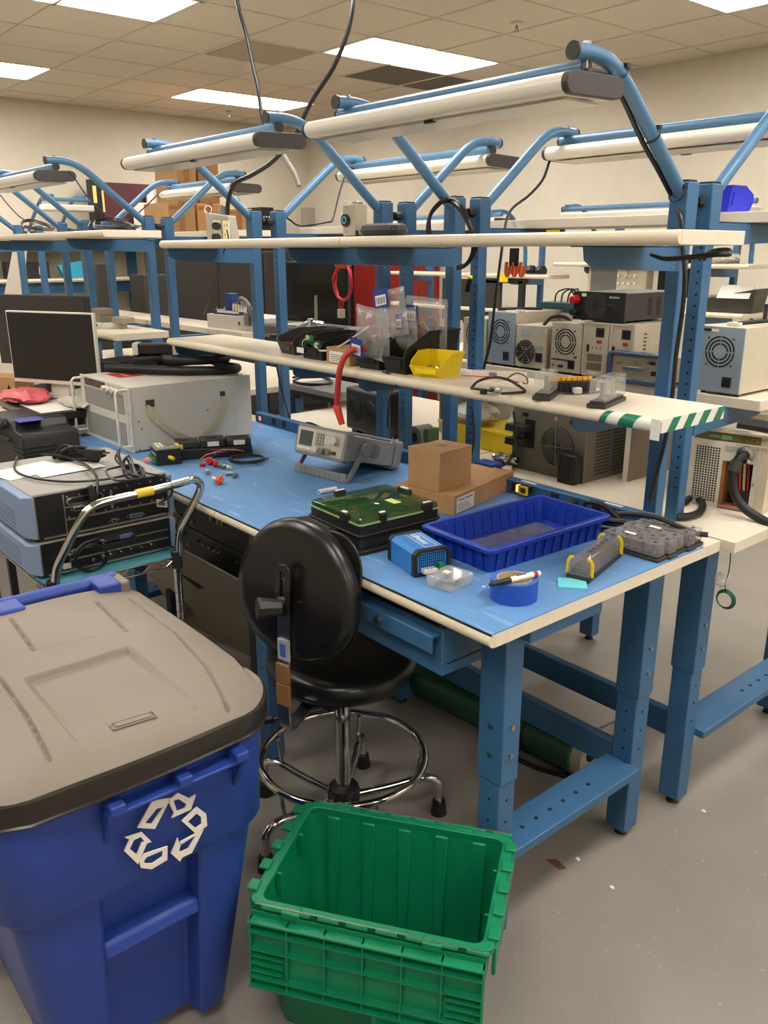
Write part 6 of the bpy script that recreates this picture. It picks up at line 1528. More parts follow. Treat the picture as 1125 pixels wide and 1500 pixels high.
MB().lathe([(.014,0),(.026,0),(.026,.012),(.014,.014),(.014,0)],20,Matrix(((1,0,0,.066),(0,0,-1,.0),(0,1,0,.178),(0,0,0,1))),cap=False).build('gland_ring',CHR,t)
MB().tube(catmull([(.066,.0,.178),(.058,-.04,.172),(.052,-.055,.14),(.058,-.06,.09),(.085,-.065,.045),(.14,-.07,.015),(.24,-.09,-.01)],7),.0135,12).build('thick_lead',RUB,t); MB().cyl((.056,-.048,.165),(.053,-.058,.135),.018,n=14).build('ferrule',BLKG,t)
for (x,z) in ((-.088,.01),(.094,.196),(.096,.01),(.096,.09)): MB().cyl((x,0,z),(x,-.002,z),.004,n=8).build('screw',STEEL,t)
cable('hose_loop','black hose loop on the white worktop behind the right post',[(-0.237,1.125,0.925),(-0.248,1.193,0.925),(-0.202,1.166,0.925),(-0.156,1.079,0.925),(-0.152,1.011,0.925),(-0.174,0.975,0.925)],.011,RUB,cat='hose')
# big equipment with fan
EQ=mat('equipment_olive_grey',(104,98,84),0.5,0.2)
t=thing('fan_equipment','large olive grey equipment box with a wire guarded fan and black relays','equipment',(-.715,1.10,H))
MB().box(-.20,.115,.004,.38,0,.222).build('case',EQ,t,bevel=.003); MB().box(-.202,.117,-.002,.006,0,.224).build('rear_plate',mat('olive_plate',(112,106,92),0.45,0.3),t,bevel=.001)
g=Matrix(((1,0,0,.0),(0,0,-1,-.003),(0,1,0,.110),(0,0,0,1)))
MB().cyl((.0,-.0022,.110),(.0,-.0032,.110),.070,n=40).build('fan_opening',HOLEM,t); MB().cyl((0,-.003,.110),(0,-.010,.110),.018,n=20).build('fan_hub',BLKG,t)
for k in range(9): MB().torus((0,0,.006),.016+k*.0066,.0011,40,6,g).build('guard_ring',STEEL,t)
for a in (0,90): MB().tube([tuple(g@Vector((.072*cos(radians(a+3)),.072*sin(radians(a+3)),.008))),tuple(g@Vector((-.072*cos(radians(a+3)),-.072*sin(radians(a+3)),.008)))],.0013,6).build('guard_spoke',STEEL,t)
MB().box(-.145,-.100,-.004,-.002,.085,.185).build('connector_recess',HOLEM,t)
for z in (.155,.105): MB().hexa([(-.20,-.05,z-.012),(-.115,-.05,z-.012),(-.115,-.004,z-.012),(-.20,-.004,z-.012)],[(-.20,-.045,z+.012),(-.115,-.045,z+.012),(-.115,-.004,z+.012),(-.20,-.004,z+.012)]).build('black_connector',BLK,t,bevel=.002)
MB().box(.04,.112,-.045,-.003,.0,.10).build('relay_block',BLK,t,bevel=.004)
for k in range(7): MB().box(.045+k*.0095,.049+k*.0095,-.047,-.045,.02,.095).build('relay_fin',BLKG,t)
for x in (-.145,.06,.085): MB().box(x-.012,x+.012,-.005,-.002,.195,.208).build('small_port',BLK,t)
MB().box(.098,.108,-.005,-.002,.190,.205).build('port_rail',STEEL,t); MB().cyl((-.01,-.002,.205),(-.01,-.004,.205),.008,n=12).build('pink_dot',mat('pink_dot',(180,140,130),0.6),t)
for i in range(16):
    for j in range(2): MB().box(.1146,.1160,.06+j*.10,.14+j*.10,.02+i*.012,.0245+i*.012).build('side_louvre',mat('louvre_dark',(52,48,42),0.6),t)
t=thing('panel_stack','upright narrow white metal panel right of the fan equipment','panel',(-.53,1.24,H)); MB().box(-.010,.010,0,.30,0,.26).build('panel',WHITE,t); MB().box(.010,.014,0,.28,0,.26).build('flange',mat('brown_grey_panel',(120,104,90),0.5),t)
# yellow bin with wrapped things
t=thing('storage_tub','wide yellow tub full of bubble wrapped parts behind the middle posts','tub',(-1.10,1.22,H))
YT=mat('yellow_tub_plastic',(206,176,24),0.45)
MB().hexa([(-.30,-.005,0),(.22,-.005,0),(.22,.28,0),(-.30,.28,0)],[(-.31,-.015,.085),(.23,-.015,.085),(.23,.29,.085),(-.31,.29,.085)]).build('tub',YT,t,bevel=.003)
MB().box(-.315,.235,-.020,-.012,.078,.088).build('rim',YT,t,bevel=.002)
def crumple(name,label,loc,sx,sy,sz,m,seed,rot=0,cat='wrap'):
    rd=random.Random(seed); t=thing(name,label,cat,loc,rot); rings=[]; N=22
    for j in range(9):
        v=j/8; r_=sin(pi*(.12+.80*v))**.7
        rings.append([(sx*r_*cos(2*pi*i/N)*(1+rd.uniform(-.14,.14)),sy*r_*sin(2*pi*i/N)*(1+rd.uniform(-.14,.14)),sz*v+rd.uniform(-.006,.006)) for i in range(N)])
    MB().loft(rings).build('wrap',m,t,smooth=20); return t
BW=mat('bubble_wrap',(196,190,176),0.3)
crumple('bubble_wrap','crumpled bubble wrap heaped in the yellow tub, right part',(-.965,1.30,H+.085),.13,.09,.10,BW,1)
crumple('bubble_wrap','paler crumpled wrap in the yellow tub left of the middle post',(-1.27,1.28,H+.085),.10,.09,.085,BW,2)
t=thing('foil_parts','silver foil covered connectors on the back worktop below the tub','parts',(-.93,1.02,H)); MB().box(-.05,.06,-.02,.03,0,.022).build('holder',WHITE,t,bevel=.002)
for k in range(5): MB().cyl((-.035+.02*k,-.021,.012),(-.035+.02*k,-.026,.012),.005,n=8).build('jack',BLK,t)
crumple('foil_bag','shiny foil bag lying on the connectors beside the yellow tub',(-.91,1.06,H+.022),.06,.035,.03,CHR,5,cat='foil')
# blue box with bnc on strip, cable
t=thing('junction_box','small blue metal box with brass jacks on the power channel behind the cartons','junction box',(-0.812,0.86,0.958))
MB().box(-.045,.035,-.02,.03,0,.028).build('box_body',mat('royal_blue_metal',(30,60,140),0.4),t,bevel=.003)
for y in (-.008,.012): MB().cyl((.035,y,.014),(.048,y,.014),.004,n=10).build('brass_jack',BRASS,t)
cable('black_lead','black lead dropping from under the lower shelf to the blue junction box',[(-0.573,0.7,1.209),(-0.627,0.78,1.113),(-0.669,0.82,1.051),(-0.722,0.85,1.0),(-0.781,0.86,0.971)],.0035)
cable('power_lead','long black cord hanging left of the middle posts below the shelf',[(-0.979,0.95,1.129),(-0.968,0.95,1.032),(-0.979,0.95,0.961),(-0.984,0.93,0.907)],.004)
# black fan case, white case and other gear behind posts left
t=thing('fan_heater','black cased blower with round mesh grilles behind the function generator','blower',(-1.662,0.995,0.911),radians(-6))
MB().box(-.13,.13,0,.16,.02,.20).build('case',BLK,t,bevel=.012); 
for x in (-.05,.07): MB().torus((x,-.002,.11),.05,.003,28,6); 
for x in (-.06,.065):
    M=Matrix(((1,0,0,x),(0,0,-1,-.002),(0,1,0,.11),(0,0,0,1)))
    for r in (.012,.022,.032,.042,.052): MB().torus((0,0,.001),r,.0022,26,5,M).build('grille_ring',BLKG,t)
for x in (-.09,.09): MB().box(x-.02,x+.02,.02,.14,0,.02).build('foot',BLK,t)
strands('cord_pile','pile of black cords on the power channel behind the function generator',[(-1.993,0.88,0.909),(-1.897,0.88,0.949),(-1.797,0.88,0.94),(-1.653,0.88,0.929),(-1.562,0.88,0.93),(-1.618,0.87,0.907),(-1.784,0.87,0.908),(-1.936,0.87,0.908)],3,.010,.0045,41)
cable('power_lead','thin black cord falling past the second post to the power channel',[(-1.848,0.7,1.233),(-1.885,0.74,1.142),(-1.926,0.79,1.045),(-1.981,0.845,0.965)],.0035)
t=thing('round_blower','grey round motor blower standing on the back worktop left of the yellow tub','blower',(-1.366,1.046,0.911))
MB().cyl((0,-.02,.045),(0,.06,.045),.045,n=26).build('housing',GREYP,t,bevel=.004); MB().cyl((0,-.022,.045),(0,-.026,.045),.02,n=18).build('hub',BLKG,t); MB().box(.045,.07,-.01,.05,0,.085).build('green_bracket',mat('dull_green',(70,92,58),0.6),t,bevel=.003)
t=thing('louvred_case','grey plastic case with side louvres standing on the back worktop behind the posts','case',(-1.489,1.198,0.911),radians(4))
MB().box(-.02,.26,.10,.30,0,.24).build('case',GREYP,t,bevel=.015)
for k in range(10): MB().box(.0,.035,.096,.101,.07+k*.011,.075+k*.011).build('louvre',BLKG,t)
t=thing('grey_server','flat dark grey rack box lying on the back worktop behind the second posts','rack box',(-2.483,1.313,0.911))
MB().box(-.22,.20,.0,.30,.03,.075).build('case',GREYP,t,bevel=.003); MB().box(-.225,.205,-.004,.002,.028,.050).build('front_lip',BLK,t); 
for x in (-.18,.16):
    for y in (.04,.26): MB().box(x-.015,x+.015,y-.015,y+.015,0,.03).build('foot',BLK,t)
strands('cord_coil','black cord coil on the dark grey rack box behind the posts',[(-2.8,1.426,1.0),(-2.861,1.561,1.0),(-2.682,1.564,1.0),(-2.504,1.464,1.0),(-2.517,1.34,1.0),(-2.669,1.345,1.0),(-2.778,1.479,1.005)],2,.008,.006,44)
# items on the row two lower shelf, left part
t=thing('monitor','dark monitor on the back shelf behind the two leftmost black bins','monitor',(-2.55,1.38,S2),radians(8))
MB().box(-.26,.26,0,.02,.06,.36).build('screen_panel',BLK,t,bevel=.004); MB().box(-.25,.25,-.002,0,.07,.35).build('screen',SCR,t); MB().box(-.03,.03,.02,.05,.0,.16).build('neck',BLK,t); MB().box(-.11,.11,-.06,.10,0,.010).build('stand_base',BLK,t,bevel=.003)
t=thing('clamp_stand','steel rod with a clamp and angled arm behind the black bins','stand',(-1.79,0.864,1.253))
MB().cyl((0,0,.008),(0,0,.24),.006,n=12).build('rod',STEEL,t); MB().box(-.05,.05,-.04,.04,0,.008).build('stand_base',BLKG,t); MB().tube(catmull([(0,-.01,.135),(-.05,-.03,.12),(-.16,-.05,.05),(-.21,-.06,.03)],6),.010,10).build('arm',STEEL,t); MB().cyl((-.02,-.02,.14),(.04,.01,.13),.009,n=10).build('clamp_screw',CHR,t); MB().cyl((-.012,-.015,.12),(-.012,-.015,.15),.016,n=12).build('clamp_body',CHR,t,bevel=.002)
t=thing('keyboard_stack','black keyboards and trays piled on the back shelf behind the bins','trays',(-2.305,1.099,1.253),.1)
MB().box(-.18,.20,.0,.16,0,.025).build('tray',BLK,t,bevel=.004); MB().box(-.15,.22,.02,.18,.026,.045).build('tray',BLKG,t,bevel=.004)
# red coil hanging from the hook under the upper shelf
t=thing('red_cord_coil','coil of red cord hanging from an orange hook under the upper shelf','cord',(-1.653,0.9,1.619))
c0=Vector((-1.653,0.9,1.619))
RC_=mat('pinkish_red_cord',(196,44,60),0.45)
rd=random.Random(6)
for k in range(4):
    pts=[]
    for i in range(14):
        a=2*pi*i/14; pts.append((.056*sin(a)*(1+rd.uniform(-.10,.10)),rd.uniform(-.006,.006),-.075-.065*(-cos(a))*(1) if False else -.072+.068*cos(a)*(1+rd.uniform(-.05,.05))))
    MB().tube(catmull(pts,4,True),.0045,8,closed=True).build('cord_loop',RC_,t)
MB().tube(catmull([(-.02,0,-.13),(-.025,0,-.155),(-.020,0,-.175)],4),.004,8).build('cord_tail',RC_,t); MB().tube(catmull([(.0,0,-.138),(-.010,.004,-.16),(-.012,0,-.18)],4),.004,8).build('cord_tail',RC_,t); MB().box(-.026,-.004,-.012,.012,-.21,-.175).build('cord_plug',BEIGE,t,bevel=.002)
for k in range(4): MB().torus((0,0,0),.014,.006,16,8,Matrix.Translation((-.03+.02*k,0,.0))@Matrix.Rotation(pi/2,4,'Y')).build('orange_hook_loop',ORG,t)
# orange rubber hooks further back
t=thing('triple_hook','black bracket with three orange rubber hooks under the back shelf','hook',(-1.125,1.3,1.644))
MB().box(-.022,.022,-.003,.003,-.035,.03).build('bracket',BLK,t,bevel=.002)
for k in range(3):
    x=-.035+.035*k; MB().tube(catmull([(x,0,-.02),(x,-.004,-.05),(x+.012,-.012,-.068),(x+.028,-.018,-.062),(x+.032,-.02,-.035)],5),.0065,8).build('orange_hook',ORG,t)
t=thing('probe_tip','black cable end with a yellow band dangling by the middle posts','probe',(-1.017,0.95,1.551),0,None,(.2,.5,0)); MB().cyl((0,0,.03),(0,0,-.02),.007,.010,n=12).build('boot',BLK,t); MB().cyl((0,0,.03),(0,0,.036),.0075,n=12).build('yellow_band',YEL,t)
# blue bin on the row two upper shelf
part_bin('part_bin','blue hopper bin seen from behind on top of the back upper shelf at the right',(-0.333,1.36,1.768),radians(178),.165,.13,.075,mat('bright_blue_bin_plastic',(26,38,196),0.35),fh=.5)
tag(MB().box(0,0.001,0,0.001,0,0.001).build('x',YEL,None),'x','x') if False else None
t=thing('yellow_note','small yellow note stuck on the back edge of the upper back shelf','note',(-0.847,1.175,1.723)); MB().box(-.028,.028,-.002,.0,-.012,.008).build('paper',YEL,t)
t=thing('yellow_tab','yellow tag hanging below the far shelf edge','tag',(-3.581,3.975,1.469)); MB().box(-.05,.05,-.004,.004,-.04,.03).build('paper',YEL,t)
# ================================================================ BEYOND: LEFT CLUSTER, WALL BENCHES, CABINETS
# monitor with the white frame on bench C
t=thing('monitor','dark switched off monitor in a thin white frame on the left bench','monitor',(-2.79,.13,.985),radians(28))
MB().box(-.245,.245,0,.02,.105,.425).build('frame',WHITE,t,bevel=.003); MB().box(-.238,.238,-.002,.001,.124,.418).build('screen',SCR,t); MB().box(-.05,.05,.02,.06,.0,.22).build('neck',WHITE,t,bevel=.003); MB().box(-.12,.12,-.09,.09,0,.012).build('stand_base',WHITE,t,bevel=.003)
t=thing('monitor','larger dark grey monitor cut by the left edge, behind the white framed one','monitor',(-3.35,.28,.985),radians(28))
MB().box(-.30,.30,0,.03,.12,.47).build('frame',BLKG,t,bevel=.003); MB().box(-.29,.29,-.002,.001,.13,.46).build('screen',mat('grey_screen',(52,50,48),0.3),t); MB().box(-.04,.04,.03,.06,0,.3).build('neck',BLK,t); MB().box(-.12,.12,-.08,.10,0,.012).build('stand_base',BLK,t)
t=thing('computer_tower','small black box computer right of the white framed monitor','computer',(-2.82,.46,.985),radians(20)); MB().box(-.09,.09,-.10,.12,0,.19).build('case',BLK,t,bevel=.006)
t=thing('cardboard_box','small brown box with an up arrow at the left edge under the monitors','box',(-3.12,.02,.985),radians(28)); MB().box(-.10,.10,-.06,.06,0,.12).build('carton',CARD,t,bevel=.002)
a=MB(); a.box(.060,.066,-.0612,-.060,.03,.075); a.prism([(.051,.068),(.075,.068),(.063,.088)],.060,.0612,Matrix(((1,0,0,0),(0,0,-1,0),(0,1,0,0),(0,0,0,1)))); a.build('arrow_print',BLK,t)
# drawers/rails stack and pink bag
t=thing('drawer_slide_stack','stack of black rack trays with bright slide rails beside the black case','rack trays',(-2.62,-.02,.915)); 
for k,(dx,dz) in enumerate(((0,.072),(.03,.108))):
    MB().box(-.34+dx,.14+dx,-.05,.22,dz-.032,dz).build('tray',BLK,t,bevel=.002); MB().box(-.36+dx,-.02+dx,-.060,-.050,dz-.026,dz-.004).build('slide_rail',STEEL,t,bevel=.001)
MB().box(-.16,.14,-.03,.20,.1085,.1105).build('paper_sheet',WPAP,t)
for dz in (.040,): 
    MB().box(-.34,.14,-.05,.22,.0,.040).build('tray',WHITE,t,bevel=.002)
PK=mat('pink_antistatic_bag',(206,98,100),0.35)
t=crumple('pink_bag','shiny pink bag lying on the rack trays at the left edge',(-2.83,.0,1.023),.16,.10,.055,PK,7,cat='bag')
t=crumple('plastic_wrap','clear plastic wrap roll lying on the bench in front of the monitor',(-2.55,.12,1.026),.14,.05,.035,BW,8,cat='wrap')
# C lower shelf: small switches
t=thing('network_switch','small white network switch with dark ports on the left lower shelf','switch',(-3.00,.47,1.312)); MB().box(-.10,.12,-.05,.06,0,.025).build('case',WHITE,t,bevel=.002)
for k in range(4): MB().box(-.05+k*.022,-.040+k*.022,-.052,-.049,.008,.017).build('port',BLK,t)
for k,(z,lab) in enumerate(((.0253,'lower small grey converter box on the white network switch'),(.0575,'upper small grey converter box stacked on its twin'))):
    t=thing('converter_box',lab,'converter',(-3.01,.46,1.312+z)); MB().box(-.05,.05,-.03,.04,0,.031).build('case',mat('taupe_metal',(140,130,110),0.4,0.3),t,bevel=.003); MB().box(-.053,-.049,-.02,.02,.010,.022).build('port',BLK,t)
t=thing('converter_box','single flat grey converter box right of the stacked pair','converter',(-2.86,.50,1.3375)); MB().box(-.06,.05,-.03,.04,0,.028).build('case',mat('taupe_metal2',(150,142,124),0.4,0.3),t,bevel=.003)
# outlet strip, blue bench items behind the rack case
crumple('red_wire_heap','heap of dark red wires behind the rack case','' or (-2.75,.62,.985),.07,.05,.05,mat('dark_red_wires',(140,40,40),0.6,0,0.4,60),12,cat='wires')
for k,(x,y,z,sx,sy,sz,m,lab,nm) in enumerate((
  (-2.95,.70,.985,.05,.02,.17,WHITE,'white upright card behind the rack case','white_card'),)):
    t=thing(nm,lab,'card',(x,y,z),.5); MB().box(-sx,sx,-sy/2,sy/2,0,sz).build('card_body',m,t)
# C2: equipment behind with hoses: blue valves on a white chassis
t=thing('test_chassis','white chassis with blue valve block and bright hoses behind the second shelf','test rig',(-3.05,1.25,1.253),radians(6))
MB().box(-.25,.30,-.04,.16,0,.075).build('chassis',WHITE,t,bevel=.003); MB().box(-.20,.02,-.03,.05,.075,.10).build('blue_rail',mat('deep_blue_metal',(30,54,110),0.4),t); MB().box(-.10,-.04,-.02,.03,.10,.19).build('blue_valve',mat('deep_blue_metal',(30,54,110),0.4),t,bevel=.003); MB().box(-.16,.04,-.032,-.030,.085,.098).build('white_strip',WPAP,t)
for k in range(4): MB().tube(catmull([(.0+.02*k,.0,.11),(.06+.01*k,-.03,.17-.008*k),(.14+.01*k,-.04,.14-.01*k),(.19+.008*k,-.05,.06)],7),.010,8).build('hose',[GREYP,BLKG,STEEL,GREYP][k],t)
for k in range(5): MB().cyl((-.02+.025*k,-.02,.10),(.0+.025*k,-.03,.14),.010,n=8).build('fitting',CHR,t)
for x in (.05,.12): MB().box(x-.006,x+.006,-.042,-.040,.03,.045).build('hole',HOLEM,t)
MB().box(.12,.16,-.06,-.04,.03,.10).build('steel_block',STEEL,t,bevel=.002)
# flat dark printer-like box
t=thing('grey_cart_box','long dark grey box with papers on top behind the second shelf','box',(-2.55,1.25,1.253),radians(4)); MB().box(-.28,.34,-.02,.22,-.0,.05).build('case',mat('taupe_dark_box',(84,80,74),0.5),t,bevel=.012); MB().box(-.12,.16,.02,.16,.0505,.053).build('papers',WPAP,t)
cable('thick_cable','black cable arching over the dark grey box behind the second shelf',[(-3.209,1.3,1.208),(-3.143,1.3,1.269),(-2.991,1.32,1.311),(-2.85,1.34,1.318)],.006)
# ---- black tall cabinets and boxes on them along the left wall
def cabinet(label,x0,x1,y0,y1,h,m,axis='x'):
    t=thing('storage_cabinet',label,'cabinet',((x0+x1)/2,(y0+y1)/2,0)); cx,cy=(x0+x1)/2,(y0+y1)/2
    MB().box(x0,x1-.02,y0,y1,0,h).build('carcass',m,t,world=True,bevel=.004)
    ym=(y0+y1)/2
    for a,b in ((y0+.005,ym-.003),(ym+.003,y1-.005)):
        d=MB().box(x1-.02,x1,a,b,.06,h-.02).build('door',m,t,world=True,bevel=.003); sub(t,d)
        MB().cyl((x1+.02,(b-.04 if a<ym-.01 else a+.04),h*.55),(x1+.02,(b-.04 if a<ym-.01 else a+.04),h*.55+.16),.008,n=8).build('handle',STEEL,d,world=True)
    return t
CB=mat('cabinet_black',(50,47,43),0.45); CR=mat('cabinet_red',(128,34,28),0.4)
cabinet('black double door cabinet below the cardboard boxes',-6.9,-6.38,2.50,3.50,1.80,CB)
cabinet('black double door cabinet right of the cardboard boxes, behind the second post',-6.9,-6.38,3.52,4.30,1.66,CB)
t=thing('storage_cabinet','dark red double door cabinet seen between the middle posts','cabinet',(-6.05,4.95,0)); 
MB().box(-6.62,-5.55,4.87,5.17,0,1.75).build('carcass',CR,t,world=True,bevel=.004)
for a,b in ((-6.61,-6.09),(-6.08,-5.56)):
    d=MB().box(a,b,4.85,4.87,.06,1.73).build('door',CR,t,world=True,bevel=.003); sub(t,d)
t=thing('storage_cabinet','black cabinet in the far corner, left of the red cabinet','cabinet',(-7.15,4.8,0)); MB().box(-7.6,-6.66,4.55,5.17,0,1.72).build('carcass',CB,t,world=True,bevel=.004); MB().box(-7.58,-6.68,4.53,4.55,.05,1.70).build('door',CB,t,world=True)
t=thing('wall_panel','grey electrical panel on the wall right of the woven sleeve','panel',(-8.058,5.15,1.971)); MB().box(-.28,.28,-.10,.02,-.18,.20).build('cover',mat('panel_grey',(164,158,144),0.5),t,bevel=.004); MB().cyl((.0,-.05,.20),(.0,-.05,.24),.03,n=10).build('conduit_hub',STEEL,t)
# big cartons
def bigbox(label,x0,x1,y0,y1,z0,z1,m,cat='box',nm='cardboard_box',seam=True):
    t=thing(nm,label,cat,((x0+x1)/2,(y0+y1)/2,z0)); MB().box(x0,x1,y0,y1,z0,z1).build('carton',m,t,world=True,bevel=.006)
    if seam: MB().box(x1,x1+.002,(y0+y1)/2-.03,(y0+y1)/2+.03,z0+.0,z1).build('packing_tape',CARD2,t,world=True)
    MB().box(x1+.0,x1+.004,y0+.02,y0+.2*(y1-y0)+.05,z0+(z1-z0)*.8,z0+(z1-z0)*.9).build('print_patch',mat('blue_grey_print',(84,92,110),0.7) if z1>2.3 else CARD2,t,world=True)
    return t
bigbox('tall brown carton with a blue band, upper left of the carton stack',-6.95,-6.5,2.70,2.90,2.10,2.48,CARD)
bigbox('open brown carton right of the tall one at the top of the stack',-6.95,-6.5,2.92,3.14,2.10,2.46,CARD2)
bigbox('wide brown carton, lower left under the tall cartons on the cabinets',-6.95,-6.45,2.56,2.84,1.805,2.095,CARD)
bigbox('orange brown carton, lower middle of the stack on the cabinets',-6.95,-6.45,2.86,3.14,1.805,2.095,mat('orange_cardboard',(190,140,86),0.75,0,0.06,20))
bigbox('orange brown carton, lower right end of the stack on the cabinets',-6.95,-6.45,3.16,3.46,1.805,2.06,mat('orange_cardboard',(190,140,86),0.75))
MR=mat('maroon_board',(84,40,44),0.6)
t=thing('document_box','maroon box with a black spine and yellow notes above the far left posts','document box',(-7.6,2.0,1.80)); MB().box(-7.80,-7.50,2.383,2.907,1.802,2.319).build('box_body',MR,t,world=True,bevel=.006); MB().box(-7.62,-7.49,2.285,2.376,1.802,2.341).build('black_spine',BLK,t,world=True)
MB().box(-7.49,-7.484,2.292,2.327,2.12,2.28).build('yellow_note',mat('yellow_note',(222,214,140),0.7),t,world=True)
MB().box(-7.50,-7.494,2.383,2.404,2.04,2.24).build('yellow_note',mat('yellow_note',(222,214,140),0.7),t,world=True)
t=thing('paper_board','white board panel between the maroon box and the cartons','panel',(-7.35,2.6,1.80)); MB().box(-7.47,-7.45,2.683,2.928,1.802,2.138).build('board',WPAP,t,world=True); MB().box(-7.47,-7.44,2.838,2.913,2.0,2.261).build('board',WPAP,t,world=True)
t=thing('black_rack_unit','black unit with small bright parts right of the cartons on the cabinets','unit',(-6.5,3.56,1.66)); MB().box(-6.7,-6.4,3.53,3.68,1.662,2.08).build('case',BLK,t,world=True,bevel=.003)
for k in range(6): MB().cyl((-6.40,3.56+.03*(k%3),1.95+.04*(k//3)),(-6.39,3.56+.03*(k%3),1.95+.04*(k//3)),.008,n=6).build('light_dot',WPAP,t,world=True)
# wall benches on the right side (row three)
Y3=lambda y:y+3.55
bE=station('workbench along the back wall with the oscilloscope, right of the middle posts',(-2.85,-1.91),-3.10,-1.55,Y3,1,H,1.285,1.585,lamp=None,sx=(-3.09,-1.58),group='blue steel workbenches')
bF=station('workbench along the back wall seen between the middle posts, yellow tag on its shelf',(-4.90,-3.58),-5.1,-3.12,Y3,1,H,1.22,1.49,lamp=None,sx=(-5.0,-3.14),group='blue steel workbenches')
t=thing('shelf_unit','blue framed wall shelving with white shelves behind the far left posts','shelving',(-7.5,2.0,0))
for z in (1.41,1.80): 
    MB().box(-7.85,-7.45,1.05,3.15,z-.035,z).build('shelf',LAM,t,world=True); MB().cyl((-7.45,1.05,z-.0175),(-7.45,3.15,z-.0175),.018,n=10).build('shelf_edge',LAM_EDGE,t,world=True); MB().box(-7.56,-7.52,1.15,2.85,z-.14,z-.035).build('shelf_rail',BLUE,t,world=True)
MB().box(-7.88,-7.1,1.0,3.0,.88,.915).build('worktop',LAM,t,world=True)
for y in (1.2,2.75): MB().box(-7.80,-7.72,y-.04,y+.04,0,1.95).build('post',BLUE,t,world=True); MB().box(-7.2,-7.14,y-.04,y+.04,0,.88).build('leg',BLUE,t,world=True)
t=thing('wall_lamp','long white lamp with a blue rail in front of the far wall at the right','lamp',(-2.6,4.0,1.9)); a=Vector((-3.023,4.0,1.898)); b=Vector((-2.078,4.0,1.896))
MB().box(a.x,-1.6,3.93,4.10,1.875,1.925).build('lamp_housing',LAMPM,t,world=True,bevel=.01); MB().cyl((a.x-.04,4.02,1.955),(-1.6,4.02,1.955),.017,n=10).build('lamp_rail',BLUE_L,t,world=True); MB().tube(catmull([(a.x,4.0,1.97),(a.x+.0,4.2,1.96),(a.x+.0,4.4,1.75),(a.x,4.43,1.58)],5),.017,8).build('light_arm',BLUE_L,t,world=True)
MB().cyl((a.x-.045,4.02,1.955),(a.x-.04,4.02,1.955),.02,n=10).build('end_cap',BLK,t,world=True); MB().tube(catmull([(-1.8,4.0,1.97),(-1.8,4.2,1.96),(-1.8,4.4,1.75),(-1.8,4.43,1.58)],5),.017,8).build('light_arm',BLUE_L,t,world=True)
t=thing('wall_lamp','shorter white lamp with a black cap behind the middle posts','lamp',(-4.2,4.0,1.86)); MB().box(-5.1,-3.66,3.93,4.10,1.86,1.91).build('lamp_housing',LAMPM,t,world=True,bevel=.01); MB().cyl((-5.1,4.02,1.94),(-3.66,4.02,1.94),.017,n=10).build('lamp_rail',BLUE_L,t,world=True); MB().box(-3.66,-3.63,3.93,4.10,1.86,1.91).build('end_cap',BLKG,t,world=True)
for x in (-4.95,-3.75): MB().tube(catmull([(x,4.0,1.96),(x,4.2,1.95),(x,4.4,1.75),(x,4.43,1.5)],5),.017,8).build('light_arm',BLUE_L,t,world=True)
# on the far shelves
crumple('plastic_bags','clear bags of parts on the far upper shelf left of the black bin',(-2.72,4.10,1.587),.17,.08,.07,mat('dusty_plastic',(150,144,134),0.4),14,cat='bags')
t=thing('storage_bin','black bin with a small carton on the far upper shelf','bin',(-2.42,4.12,1.587)); MB().box(-.14,.14,-.09,.09,0,.08).build('bin_body',BLK,t,bevel=.005); MB().box(.0,.12,-.05,.05,.02,.11).build('carton',CARD,t)
crumple('plastic_bags','white crumpled bags on the far upper shelf right of the right posts',(-1.85,4.10,1.587),.14,.08,.07,BW,15,cat='bags')
t=thing('oscilloscope','beige oscilloscope with a grey screen and knobs on the far bench shelf','oscilloscope',(-2.555,4.05,1.287))
MB().box(-.27,.22,0,.12,0,.30).build('case',BEIGE,t,bevel=.008); MB().box(-.24,-.02,-.003,.001,.05,.27).build('screen',mat('scope_screen',(104,104,98),0.3),t)
MB().cyl((.06,-.004,.22),(.06,-.03,.22),.022,n=14).build('dial',BEIGE,t)
for i in range(4):
    for j in range(4):
        if (i,j)!=(1,3): MB().cyl((.0+.045*i,-.002,.06+.05*j),(.0+.045*i,-.016,.06+.05*j),.009,n=8).build('knob',WPAP,t)
MB().box(.10,.22,-.02,-.002,0,.12).build('label_card',WPAP,t)
t=thing('blue_carton','small dark blue carton right of the oscilloscope','box',(-2.232,4.0,1.287)); MB().box(-.08,.08,0,.1,0,.12).build('carton',mat('dull_blue_carton',(62,88,104),0.6),t)
t=thing('white_monitor','white framed monitor on the far shelf between the right posts','monitor',(-2.043,4.05,1.287)); MB().box(-.24,.16,0,.04,.02,.36).build('frame',WHITE,t,bevel=.004); MB().box(-.20,.12,-.003,0,.08,.33).build('screen',SCR,t); MB().box(-.1,.1,-.02,.1,0,.02).build('stand_base',WHITE,t)
t=thing('storage_bin','black open bin with a white label on the far lower shelf at the right','bin',(-1.691,4.05,1.287),.15); MB().hexa([(-.18,0,0),(.12,0,0),(.12,.22,0),(-.18,.22,0)],[(-.20,-.02,.08),(.14,-.02,.15),(.14,.24,.15),(-.20,.24,.08)]).build('bin_body',mat('bin_brown_black',(60,56,50),0.5),t,bevel=.004); MB().hexa([(-.10,-.03,.09),(.10,-.03,.09),(.10,.0,.09),(-.10,.0,.09)],[(-.08,.0,.17),(.12,.0,.17),(.12,.03,.17),(-.08,.03,.17)]).build('white_label',WPAP,t); MB().box(-.16,.08,-.01,.10,.08,.105).build('grey_tool',GREYP,t,bevel=.005)
